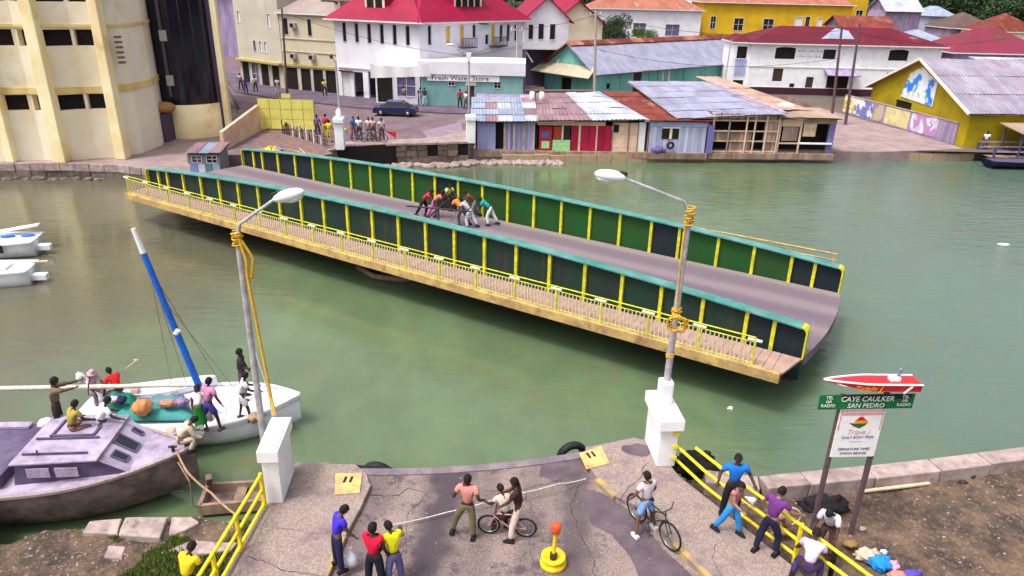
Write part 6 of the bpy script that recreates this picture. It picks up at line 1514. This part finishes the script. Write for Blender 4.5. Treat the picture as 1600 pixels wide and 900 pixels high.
eyeme=MB().ell((0,0,0),(.011,.006,.007),6,4).mesh('eye'); eyem=M_plain('eye_dark',(.02,.015,.015),.3,0); mouthme=MB().ell((0,0,0),(.022,.005,.006),6,4).mesh('mouth'); lipm=M_plain('lip',(.16,.04,.035),.6,0)
def rx(a): return Matrix.Rotation(R(a),3,'X')
def ry(a): return Matrix.Rotation(R(a),3,'Y')
SKINQ=[]
def skinob(name,pts,edges,rad,mat,parent,extra=None,root=0):
    me=bpy.data.meshes.new(name); me.from_pydata([tuple(p) for p in pts],edges,[]); me.materials.append(mat)
    o=bpy.data.objects.new(name,me); COL.objects.link(o); o.parent=parent
    s=o.modifiers.new('skin','SKIN'); s.use_smooth_shade=True; s.branch_smoothing=.3
    sv=me.skin_vertices[0].data
    for i,r in enumerate(rad): sv[i].radius=(r,r) if not isinstance(r,tuple) else r; sv[i].use_root=(i==root)
    b=o.modifiers.new('sub','SUBSURF'); b.levels=1; b.render_levels=1
    SKINQ.append((o,extra)); return o
def person(label,loc,face,group=None,h=1.70,lean=0,legs=((0,6,0),(0,6,0)),arms=((0,10,10),(0,10,10)),head=(0,0),shirt=(.8,.8,.8),pants=(.03,.03,.06),skin='d',sleeve=.55,shorts=False,skirt=None,shoe=None,hat=None,hair='short',bare=False,twist=0,female=False,detail=False,seat=None,key=None,anchor='foot'):
    # face: direction faced in degrees (0 = +X, 90 = away from the camera); legs/arms: (swing forward, spread, bend) for right then left
    k=h*(.915 if detail else 1)/1.72; e=empty('person',loc,R(face-90),label,'person',group); key=key or str(len(SKINQ))
    T=rx(-lean); TT=T@Matrix.Rotation(R(twist),3,'Z')
    pel=Vector((0,0,0)); wst=T@Vector((0,0,.16)); ch=wst+TT@Vector((0,.005,.20)); nk=ch+TT@Vector((0,0,.15)); hd0=nk+(TT@rx(-head[0]*.5))@Vector((0,.01,.06))
    Hm=TT@Matrix.Rotation(R(head[1]),3,'Z')@rx(-head[0]); hc=hd0+Hm@Vector((0,.012,.10))
    J={'pel':pel,'wst':wst,'ch':ch,'nk':nk,'hd':hd0}
    ft=[]
    for n_,s,(sw,sp,kn) in (('R',1,legs[0]),('L',-1,legs[1])):
        hip=Vector((s*.095,0,-.04)); Rl=rx(sw)@ry(-s*sp); kne=hip+Rl@Vector((0,0,-.42)); Rs=rx(sw-kn)@ry(-s*sp*.6); ank=kne+Rs@Vector((0,0,-.40))
        J['hip'+n_],J['kne'+n_],J['ank'+n_]=hip,kne,ank; ft.append(ank)
    for n_,s,(sw,sp,el) in (('R',1,arms[0]),('L',-1,arms[1])):
        sh=ch+TT@Vector((s*(.155 if female else .175),0,.115)); Ra=TT@rx(sw)@ry(-s*sp); elb=sh+Ra@Vector((0,0,-.285)); Rf=TT@rx(sw+el)@ry(-s*sp*.5)@Matrix.Identity(3); wr=elb+Rf@Vector((0,0,-.25))
        J['sh'+n_],J['elb'+n_],J['wr'+n_],J['Rf'+n_]=sh,elb,wr,Rf
    zmin=min(ft[0].z,ft[1].z)-.075; zoff=-zmin if seat is None else (.13-(-0))+0
    up=Vector((0,0,zoff if seat is None else seat+.11))
    def G(n): return (J[n]+up)*k
    names=['pel','wst','ch','nk','hd','shR','elbR','wrR','shL','elbL','wrL','hipR','kneR','ankR','hipL','kneL','ankL']
    idx={n:i for i,n in enumerate(names)}; E=[('pel','wst'),('wst','ch'),('ch','nk'),('nk','hd'),('ch','shR'),('shR','elbR'),('elbR','wrR'),('ch','shL'),('shL','elbL'),('elbL','wrL'),('pel','hipR'),('hipR','kneR'),('kneR','ankR'),('pel','hipL'),('hipL','kneL'),('kneL','ankL')]
    rr={'pel':.115,'wst':.10,'ch':.12,'nk':.056,'hd':.052,'shR':.055,'elbR':.044,'wrR':.032,'shL':.055,'elbL':.044,'wrL':.032,'hipR':.085,'kneR':.055,'ankR':.037,'hipL':.085,'kneL':.055,'ankL':.037}
    pts=[G(n) for n in names]; sk=SK[skin]
    ex=MB()
    for (v) in [HEAD]: ex.add([(hc+up+Hm@Vector(p))*k for p in v.v],v.f,True)
    for s,n_ in ((1,'R'),(-1,'L')):
        ex.add([(J['wr'+n_]+up+J['Rf'+n_]@Vector((p[0]*s,p[1],p[2]+.01)))*k for p in HAND.v],HAND.f if s>0 else [tuple(reversed(f)) for f in HAND.f],True)
        if shoe is False: 
            ex.add([(J['ank'+n_]+up+Matrix.Rotation(0,3,'Z')@Vector((p[0],p[1],p[2]-.075)))*k for p in BASE.v],BASE.f)
    skinob('body',pts,[(idx[a],idx[b]) for a,b in E],[rr[n]*k for n in names],sk,e,ex)
    # trousers / shorts / skirt
    if skirt is None:
        f=.62 if shorts else .95
        P_=[G('pel')+T@Vector((0,0,-.01)),G('hipR')+Vector((0,0,-.03)),G('hipL')+Vector((0,0,-.03)),G('pel').lerp(G('wst'),.55)]; rd=[.128,.105,.105,.112]; ed=[(0,1),(0,2),(0,3)]
        for n_,i in (('R',1),('L',2)):
            P_.append(G('kne'+n_) if not shorts else G('hip'+n_).lerp(G('kne'+n_),.85)); rd.append(.088 if not shorts else .105); ed.append((i,len(P_)-1))
            if not shorts: P_.append(G('kne'+n_).lerp(G('ank'+n_),.93)); rd.append(.07); ed.append((len(P_)-2,len(P_)-1))
        skinob('shorts' if shorts else 'trousers',P_,ed,[r*k for r in rd],cl('pants_'+key,pants),e)
    else:
        m=MB(); n=16; vs=[];fs=[]; bot=(G('kneR')+G('kneL'))/2; rows=[(.0,.13),(.35,.17),(1.0,.22)]
        for t_,r_ in rows:
            c=G('pel').lerp(Vector((bot.x,bot.y,max(.25,bot.z-.1) if seat is None else bot.z)),t_)
            for i in range(n): a=2*math.pi*i/n; w=1+.09*math.sin(a*5)*t_; vs.append(c+Vector((math.cos(a)*r_*k*w,math.sin(a)*r_*.85*k*w,.05*(1-t_))))
        for j in range(2):
            for i in range(n): fs.append((j*n+i,j*n+(i+1)%n,(j+1)*n+(i+1)%n,(j+1)*n+i))
        m.add(vs,fs,True); m.build('skirt',cl('skirt_'+key,skirt),e)
    if not bare:
        P_=[G('pel')+T@Vector((0,0,.03)),G('wst'),G('ch'),G('ch').lerp(G('nk'),.75),G('shR'),G('shL')]; rd=[.135,.138,.158,.085,.09,.09]; ed=[(0,1),(1,2),(2,3),(2,4),(2,5)]
        for n_,i in (('R',4),('L',5)):
            if sleeve>0:
                q=G('sh'+n_).lerp(G('elb'+n_),min(1,sleeve*1.25)); P_.append(q); rd.append(.074); ed.append((i,len(P_)-1))
                if sleeve>=1: P_.append(G('elb'+n_).lerp(G('wr'+n_),.9)); rd.append(.055); ed.append((len(P_)-2,len(P_)-1))
        skinob('shirt',P_,ed,[r*k for r in rd],cl('shirt_'+key,shirt),e)
    q4=Matrix.Translation((hc+up)*k)@Hm.to_4x4()@Matrix.Scale(k,4)
    if hat is not None: o=link('hat',capme.copy(),cl('hat_'+key,hat),e); o.matrix_local=q4
    o=link('hair',HAIR[hair],hairm,e); o.matrix_local=q4
    if shoe is not False:
        sm=shoem if shoe is None else whiteshoe
        for n_ in 'RL':
            me=bpy.data.meshes.get('shoe_'+sm.name)
            if me is None: me=SHOE.copy(); me.name='shoe_'+sm.name; me.materials.append(sm)
            kn=J['ank'+n_]-J['kne'+n_]; tl=math.degrees(math.atan2(kn.y,-kn.z)) if seat is None else 0
            o=link('shoe',me,None,e); o.matrix_local=Matrix.Translation((J['ank'+n_]+up)*k-Vector((0,0,.072*k)))@Matrix.Scale(1.1*k,4)
    if detail:
        for s in (-1,1): o=link('eye',eyeme,eyem,e); o.matrix_local=q4@Matrix.Translation((s*.03,.088,.012))
        o=link('mouth',mouthme,lipm,e); o.matrix_local=q4@Matrix.Translation((0,.092,-.052))
    return e,J,up,k
def bag(loc,label,h=.42,mat=None):
    m=MB(); m.lathe([(0,0),(.11,.02),(.15,.13),(.13,.26),(.06,.34),(.03,h),(.05,h+.05)],12)
    for i,v in enumerate(m.v): q=Vector(v); s=1+.18*noise.noise(q*9); m.v[i]=(q.x*s,q.y*s*.6,q.z)
    return tag(m.build('bag',mat or white,None,loc),label,'bag')
# bicycles
def bicycle(loc,ang,label,col,r=.33,group=None,lean=0,rim=None):
    e=empty('bicycle',loc,ang,label,'bicycle',group); e.rotation_euler=(R(lean),0,ang); s=r/.33; fm=M_plain('bike_'+label.split()[0],col,.4,.02)
    wb=.52*s
    for x in (-wb,wb):
        w=empty('wheel',(x,0,r)); w.parent=e
        m=MB(); n=26; k=6; vs=[];fs=[]
        for i in range(n):
            a=2*math.pi*i/n
            for j in range(k): b=2*math.pi*j/k; rr=r-.022+.022*math.cos(b); vs.append((rr*math.cos(a),.022*math.sin(b),rr*math.sin(a)))
        for i in range(n):
            for j in range(k): fs.append((i*k+j,i*k+(j+1)%k,((i+1)%n)*k+(j+1)%k,((i+1)%n)*k+j))
        m.add(vs,fs,True); m.build('tyre',black,w)
        m=MB(); pts=[((r-.05)*math.cos(2*math.pi*i/24),0,(r-.05)*math.sin(2*math.pi*i/24)) for i in range(25)]; m.tube(pts,.011,5,False); m.build('rim',rim or chrome,w)
        m=MB()
        for i in range(16): a=2*math.pi*i/16; m.beam((.02*math.cos(a+1),.02*(i%2*2-1),.02*math.sin(a+1)),((r-.05)*math.cos(a),0,(r-.05)*math.sin(a)),.004,.004)
        m.tube([(0,-.05,0),(0,.05,0)],.022,8); m.build('spokes',chrome,w)
    bb=(-.05*s,0,r-.03); st=(-.17*s,0,r+.40*s); ht=(.33*s,0,r+.40*s); hb=(.36*s,0,r+.30*s)
    m=MB(); 
    for a,b in ((bb,st),(st,ht),(bb,hb),((-wb,.05,r),bb),((-wb,-.05,r),bb),((-wb,.05,r),st),((-wb,-.05,r),st),(ht,hb)): m.tube([a,b],.016,7)
    m.build('frame',fm,e)
    m=MB(); 
    for y in (-.05,.05): m.tube([(hb[0],y*.6,hb[2]),(wb,y,r)],.013,6)
    m.build('fork',fm,e)
    m=MB(); m.tube([ht,(.31*s,0,r+.50*s)],.015,6); m.tube([(.25*s,-.28,r+.60*s),(.33*s,-.14,r+.53*s),(.33*s,.14,r+.53*s),(.25*s,.28,r+.60*s)],.013,6); m.build('handlebar',darksteel,e)
    m=MB(); m.tube([st,(-.19*s,0,r+.50*s)],.013,6); m.prism([(-.33*s,-.07),(-.33*s,.07),(-.15*s,.05),(-.05*s,.02),(-.05*s,-.02),(-.15*s,-.05)],r+.50*s,r+.55*s); m.build('saddle',black,e,bev=.01)
    m=MB(); m.tube([(bb[0],-.1,bb[2]),(bb[0]+.09,-.1,bb[2]-.12)],.01,5); m.tube([(bb[0],.1,bb[2]),(bb[0]-.09,.1,bb[2]+.12)],.01,5); m.tube([(bb[0],-.1,bb[2]),(bb[0],.1,bb[2])],.02,6); m.box(bb[0]+.05,-.2,bb[2]-.14,bb[0]+.13,-.1,bb[2]-.115); m.box(bb[0]-.13,.1,bb[2]+.11,bb[0]-.05,.2,bb[2]+.135); m.build('crank',darksteel,e)
    return e
def pz(x,y,z=0): return P(x,y,z)
D=True
# --- people on the near landing
person('person in a violet-blue top and dark skirt carrying a white bag on the left pavement',pz(530,888,.11),35,h=1.66,lean=14,arms=((28,8,20),(12,10,25)),head=(22,-10),shirt=(.06,.035,.62),pants=(.02,.02,.07),skin='m',sleeve=.5,detail=D,female=True,key='vb')
q=pz(549,886,.11); bag((q.x,q.y,.13),'white plastic bag held beside the person in violet-blue',.42,cl('white_bag',(.72,.72,.82)))
person('person in a crimson shirt and black trousers standing on the landing road',pz(588,922,.0),75,h=1.78,shirt=(.72,.01,.05),pants=(.012,.014,.03),arms=((8,8,12),(30,14,55)),sleeve=.35,detail=D,key='cr')
person('person in a bright yellow shirt and blue jeans leaning close to the crimson shirt',pz(618,916,.0),120,h=1.64,lean=12,shirt=(.78,.72,.01),pants=(.12,.12,.26),arms=((35,25,60),(10,14,30)),head=(25,20),sleeve=.5,shoe=True,detail=D,key='ye')
person('person in a salmon shirt and olive trousers striding by the cyclist with hands on hips',pz(727,838,.0)+Vector((.05,0,0)),80,h=1.74,shirt=(.66,.26,.22),pants=(.16,.15,.08),legs=((-4,4,0),(2,24,4)),arms=((-22,22,75),(-18,26,70)),sleeve=.5,skin='d',detail=D,key='sa')
bk=pz(792,836,0); bicycle((bk.x,bk.y,0),R(174),'pink small-wheeled bicycle carrying two riders on the landing',(.62,.33,.36),.25,None,0)
person('person in a dark brown shirt and pale trousers astride the pink bicycle',(bk.x+.23,bk.y,.0),172,h=1.68,lean=6,legs=((18,14,20),(14,16,8)),arms=((42,8,20),(38,8,20)),head=(8,10),shirt=(.05,.018,.02),pants=(.62,.48,.42),sleeve=.6,skin='d',detail=D,key='br')
person('person in a cream patterned shirt sitting ahead of the rider on the pink bicycle',(bk.x-.03,bk.y+.05,.0),120,h=1.45,lean=20,legs=((60,8,70),(50,10,60)),arms=((50,10,40),(45,15,40)),head=(30,0),shirt=(.6,.5,.42),pants=(.04,.02,.02),sleeve=.5,skin='d',seat=.52,key='cp')
q=pz(1012,845,0); bk2=Vector((q.x+.12,q.y+.22,0)); bicycle((bk2.x,bk2.y,0),R(-57),'dark slender bicycle under the person in denim shorts',(.03,.035,.03),.33)
person('person in a white shirt with pink sleeves and denim shorts straddling a dark bicycle',(q.x-.04,q.y+.34,0),118,h=1.66,lean=4,legs=((-4,16,4),(-10,24,6)),arms=((12,24,25),(10,26,25)),head=(5,15),shirt=(.66,.58,.64),pants=(.20,.36,.68),shorts=True,skin='m',sleeve=.5,shoe=True,detail=D,key='dn')
person('tall person in a royal blue jacket with hands on hips beside the railing',pz(1138,806,.11),-95,h=1.82,shirt=(.012,.17,.68),pants=(.015,.015,.025),arms=((-8,32,70),(-8,32,70)),sleeve=.6,skin='d',detail=D,key='rb')
person('person in a rose top and bright blue trousers walking along the right railing',pz(1137,832,.11),-50,h=1.6,lean=8,shirt=(.46,.17,.20),pants=(.03,.27,.72),legs=((-16,8,10),(20,6,8)),arms=((25,10,60),(20,8,60)),head=(18,-15),sleeve=.3,skin='l',detail=D,female=True,hair='bun',key='ro')
person('person in a violet shirt and navy trousers resting an arm on the right railing',pz(1203,862,.11)+Vector((-.1,0,0)),40,h=1.76,lean=14,shirt=(.14,.035,.20),pants=(.015,.015,.05),legs=((18,10,30),(-12,6,0)),arms=((40,35,40),(20,30,60)),head=(15,0),sleeve=.5,skin='l',detail=D,key='vi')
person('person in a loose white shirt standing outside the right railing by the sign',pz(1288,872,-.55)+Vector((.0,.1,0)),-130,h=1.7,lean=24,shirt=(.74,.72,.80),pants=(.12,.07,.07),arms=((40,12,30),(45,14,30)),head=(30,0),sleeve=.7,skin='d',detail=D,key='wl')
person('person in a pale lilac shirt crouching inside the railing at the bottom edge',pz(1255,918,.11),60,h=1.62,lean=38,legs=((80,14,110),(70,16,100)),arms=((45,20,30),(50,20,30)),head=(10,0),shirt=(.62,.52,.72),pants=(.05,.03,.12),sleeve=.5,skin='d',key='li')
person('person sitting on the ground behind the railing with tan clothes near the sign',pz(1232,835,-.5),150,h=1.55,lean=30,legs=((80,16,90),(75,18,90)),arms=((50,15,40),(40,15,40)),shirt=(.4,.25,.18),pants=(.4,.22,.14),sleeve=.4,skin='m',seat=.1,key='tn')
q=pz(1232,812,.3); m=MB(); pts=[(q.x+.3*math.cos(R(a)),q.y+.1,q.z+.25*math.sin(R(a))) for a in range(-60,200,20)]; m.tube(pts,.02,6); tag(m.build('basket_handle',woodpale),'pale curved basket handle behind the railing beside the person in violet','basket')
person('person in a yellow shirt at the bottom edge outside the left railing',pz(302,955,-.62),70,h=1.74,lean=18,shirt=(.80,.62,.02),pants=(.05,.05,.08),arms=((30,15,40),(20,15,40)),head=(20,0),sleeve=.5,skin='d',detail=D,key='yb')
# --- people on the boats
rz=.24
person('person in an olive shirt standing on the lilac boat with both arms raised forward',pz(98,676,-.3),20,h=1.68,lean=8,shirt=(.17,.13,.07),pants=(.04,.025,.03),arms=((95,10,15),(85,14,20)),sleeve=.9,skin='d',key='ol')
person('person in a mustard shirt sitting on the lilac cabin roof',pz(113,672,rz+.02),60,h=1.55,lean=18,legs=((78,14,90),(72,14,80)),arms=((40,12,40),(35,12,40)),seat=0.0,shirt=(.36,.27,.06),pants=(.2,.1,.1),sleeve=.5,skin='d',key='mu')
person('person in a white T-shirt bending on the far side of the lilac cabin roof',pz(155,664,rz),40,h=1.55,lean=28,legs=((75,16,90),(70,16,90)),arms=((50,20,35),(45,22,35)),seat=0.0,shirt=(.82,.82,.88),pants=(.3,.3,.4),sleeve=.6,skin='d',key='wt')
person('person in a beige top crouching on the bow of the lilac boat',pz(283,707,-.12),30,h=1.55,lean=40,legs=((95,10,125),(90,12,120)),arms=((60,12,40),(55,12,40)),head=(15,0),shirt=(.52,.44,.34),pants=(.48,.40,.30),sleeve=1,skin='m',key='be')
person('person in a pink headscarf sitting at the far rail of the sloop',pz(146,614,-.6),-30,h=1.5,lean=15,legs=((80,8,80),(80,8,80)),arms=((50,8,30),(45,8,30)),seat=.1,shirt=(.62,.42,.5),pants=(.3,.2,.25),sleeve=.8,skin='m',hat=(.6,.35,.42),key='ph')
person('person in a bright red shirt leaning over the boom of the sloop',pz(188,618,-.6),150,h=1.55,lean=30,legs=((70,10,80),(70,10,80)),arms=((60,20,20),(30,25,10)),seat=.15,shirt=(.66,.015,.02),pants=(.25,.03,.08),sleeve=.6,skin='d',key='rd')
m=MB(); a=Q(196,577,18.9); b=Q(213,563,19.1); m.tube([a,b],.02,5); m.ell(b,(.09,.02,.05),8,5); tag(m.build('paddle',woodpale),'pale paddle held up behind the person in red','paddle')
m=MB(); a=Q(138,618,17.6); b=Q(141,590,17.8); m.tube([a,a.lerp(b,.6)+Vector((-.03,0,0)),b],.02,5); tag(m.build('oar',postm),'dark upright oar beside the raised hands of the person in olive','oar')
tag(heap(Q(126,590,17.6),(.13,.08,.16),cl('white_cloth',(.75,.76,.76)),'white_cloth',.5),'white cloth held up by the person in olive','cloth')
dz=-.82
person('person in a white vest sitting on the sloop deck right beside the blue mast',pz(316,648,dz),-60,h=1.6,lean=6,legs=((60,10,60),(60,10,60)),arms=((20,12,30),(20,12,30)),seat=.25,shirt=(.78,.78,.84),pants=(.2,.15,.15),sleeve=.3,skin='d',key='wm')
person('person in a bright patterned pink and blue shirt standing on the sloop deck',pz(332,672,dz),60,h=1.66,lean=10,shirt=(.58,.22,.38),pants=(.06,.05,.30),arms=((10,28,20),(15,28,20)),legs=((14,10,10),(-12,8,4)),shorts=True,sleeve=.55,skin='d',shoe=False,key='pt')
person('person in a green skirt bending down left of the patterned shirt on the sloop',pz(316,674,dz),110,h=1.45,lean=44,shirt=(.74,.7,.68),pants=(.02,.2,.05),skirt=(.015,.20,.035),arms=((50,10,20),(55,10,20)),head=(10,0),sleeve=.4,skin='m',female=True,hair='long',shoe=False,key='gs')
person('person in white holding a bundle on the sloop foredeck behind the lamp post',pz(383,656,dz),20,h=1.58,lean=14,legs=((20,8,15),(-8,8,4)),shirt=(.80,.79,.84),pants=(.66,.63,.70),shorts=True,arms=((45,8,45),(35,8,50)),sleeve=.55,skin='d',shoe=False,key='wf')
person('person in a dark grey shirt standing upright at the sloop bow rail',pz(383,622,-.75),10,h=1.68,shirt=(.05,.035,.05),pants=(.10,.07,.11),arms=((30,8,50),(10,8,10)),sleeve=.6,skin='d',shoe=False,key='dg')
# --- people pushing round the capstan on the bridge
def onb(s,t_): v=Matrix.Rotation(BANG,3,'Z')@Vector((s,t_,0)); return Vector((BC.x+v.x,BC.y+v.y,0))
cap=empty('turning_key',onb(-.1,.45),BANG+R(20),'dark turning key with long push bars in the middle of the bridge road','capstan')
m=MB(); m.lathe([(.16,0),(.16,.1),(.06,.12),(.06,1.0),(0,1.0)],12); m.build('shaft',darksteel,cap)
for a in (0,90): m=MB(); m.tube([(-1.6*math.cos(R(a)),-1.6*math.sin(R(a)),.92),(1.6*math.cos(R(a)),1.6*math.sin(R(a)),.92)],.04,8); m.build('push_bar',darksteel,cap)
gb='people pushing the turning key on the bridge'
for (px,py,f,sh,pa,l,key,ln) in ((662,338,-15,(.72,.03,.08),(.015,.015,.02),'person in a red shirt and black trousers pushing at the left of the key','b1',44),
    (678,341,0,(.75,.22,.12),(.55,.12,.40),'person in an orange shirt and magenta trousers pushing just right of the red shirt','b2',46),
    (699,330,-60,(.82,.80,.18),(.03,.03,.05),'person in a pale yellow shirt bending toward the key near the far girder','b3',35),
    (722,352,150,(.80,.30,.05),(.1,.1,.12),'person in an orange vest crouching low beside the key','b4',50),
    (734,356,160,(.66,.56,.64),(.66,.64,.76),'person in pale pink shirt and white trousers pushing near the near girder','b5',42),
    (766,352,165,(.01,.38,.42),(.74,.72,.76),'person in a turquoise shirt and white trousers leaning hard at the right of the key','b6',52)):
    person(l,pz(px,py,0),f,gb,h=1.68,lean=ln,legs=((-22,6,8),(18,6,30)),arms=((75,6,10),(70,8,15)),head=(-5,0),shirt=sh,pants=pa,sleeve=.5,skin='d',key=key)
person('dark-haired person pushing between the orange vest and the turquoise shirt',pz(741,340,0),190,gb,h=1.65,lean=44,legs=((-22,6,8),(18,6,30)),arms=((75,6,10),(70,8,15)),shirt=(.3,.08,.06),pants=(.3,.25,.3),sleeve=.3,skin='m',key='b7')
# --- people on the far landing and in the street
gf='people on the far side of the river'
far=[(497,214,0,90,(.25,.1,.3),(.05,.05,.1),'person in violet by the ragged fence left of the far pier'),(509,214,0,60,(.65,.02,.06),(.5,.35,.02),'person in red with yellow trousers just left of the far pier'),(515,222,0,80,(.7,.55,.03),(.6,.45,.03),'person in yellow clothes against the far pier'),
 (553,216,0,-60,(.03,.2,.65),(.3,.1,.12),'person in a blue shirt on the far landing edge'),(562,218,0,-90,(.75,.75,.8),(.05,.05,.08),'person in a white shirt just right of the blue shirt on the far landing'),(577,217,0,-80,(.75,.66,.6),(.3,.26,.28),'person in cream holding a bicycle on the far landing'),(584,218,0,-100,(.6,.4,.35),(.06,.04,.05),'person in tan right behind the cream shirt on the far landing'),(597,220,0,-75,(.66,.56,.66),(.1,.06,.1),'tall person in a pale lilac shirt rightmost on the far landing'),
 (400,143,.12,-90,(.72,.72,.78),(.03,.03,.05),'person in a white shirt on the pavement below the beige block'),(385,146,.12,-60,(.15,.08,.4),(.1,.06,.2),'person in deep violet at the left end of the pavement'),(377,140,.12,-90,(.55,.42,.55),(.1,.06,.1),'person in pale mauve farthest left on the pavement'),(435,147,.12,-90,(.65,.6,.66),(.5,.48,.5),'person in pale grey under the beige building canopy'),(508,150,.12,-80,(.7,.6,.1),(.05,.04,.1),'person in yellow beside the beige building corner'),
 (632,162,.12,-120,(.5,.3,.25),(.06,.04,.06),'person in brown standing before the white shop window'),(656,163,.12,-60,(.05,.04,.06),(.04,.04,.05),'person in black at the corner of the green shop'),(664,165,.12,-90,(.05,.05,.08),(.5,.65,.75),'person with a pale blue skirt at the corner of the green shop'),(719,168,.12,-90,(.55,.02,.05),(.03,.03,.04),'person in dark red standing in the green shop doorway'),(728,170,.12,-140,(.8,.78,.82),(.1,.08,.14),'person in white just right of the shop doorway')]
for i,(x,y,z,f,sh,pa,l) in enumerate(far):
    person(l,pz(x,y,z),f,gf,h=1.66+.06*math.sin(i*2.1),lean=4+3*math.sin(i),shirt=sh,pants=pa,legs=((6,6,0),(-6,6,0)),arms=((12,10,15+10*(i%3)),(5,10,20)),skin='dm'[i%2],key='f%d'%i)
for (x,y,a,l,c) in ((566,221,10,'grey bicycle on the far landing before the white shirt',(.3,.3,.32)),(580,221,20,'silver bicycle held by the person in cream',(.45,.45,.48)),(590,222,-15,'dark red bicycle beside the tall person in lilac',(.2,.04,.05))):
    q=pz(x,y,0); bicycle((q.x,q.y,0),R(a),l,c,.33,'bicycles on the far landing')
m=MB(); q=pz(613,217,0); m.add([(q.x-.5,q.y,.55),(q.x+.25,q.y,.5),(q.x+.25,q.y,.05)],[(0,1,2)]); m.add([(q.x-.5,q.y+.03,.55),(q.x+.25,q.y+.03,.5),(q.x+.25,q.y+.03,.05)],[(2,1,0)]); m.add([(q.x+.25,q.y-.02,0),(q.x+.29,q.y-.02,0),(q.x+.29,q.y+.05,.6),(q.x+.25,q.y+.05,.6)],[(0,1,2,3)]); tag(m.build('red_flag',red),'small red triangular warning flag on the far landing edge','flag')
person('person in a white shirt standing on the boat stage at the right edge',pz(1536,236,-1.0),-120,h=1.65,shirt=(.8,.8,.85),pants=(.1,.09,.14),skin='d',key='stg')
# ------------------------------------------------------------ bake the skinned bodies into plain continuous meshes
bpy.context.view_layer.update(); dg=bpy.context.evaluated_depsgraph_get(); baked=[]
for o,ex in SKINQ: baked.append((o,ex,bpy.data.meshes.new_from_object(o.evaluated_get(dg))))
for o,ex,me in baked:
    o.modifiers.clear(); mats=[m_ for m_ in o.data.materials]
    if ex:
        bm=bmesh.new(); bm.from_mesh(me); vv=[bm.verts.new(p) for p in ex.v]
        for f,s_ in zip(ex.f,ex.sm):
            try: g=bm.faces.new([vv[i] for i in f]); g.smooth=True
            except ValueError: pass
        bm.to_mesh(me); bm.free()
    me.materials.clear(); me.materials.append(mats[0]); o.data=me
for o in SC.objects:
    if o.type=='EMPTY': o.empty_display_size=.2
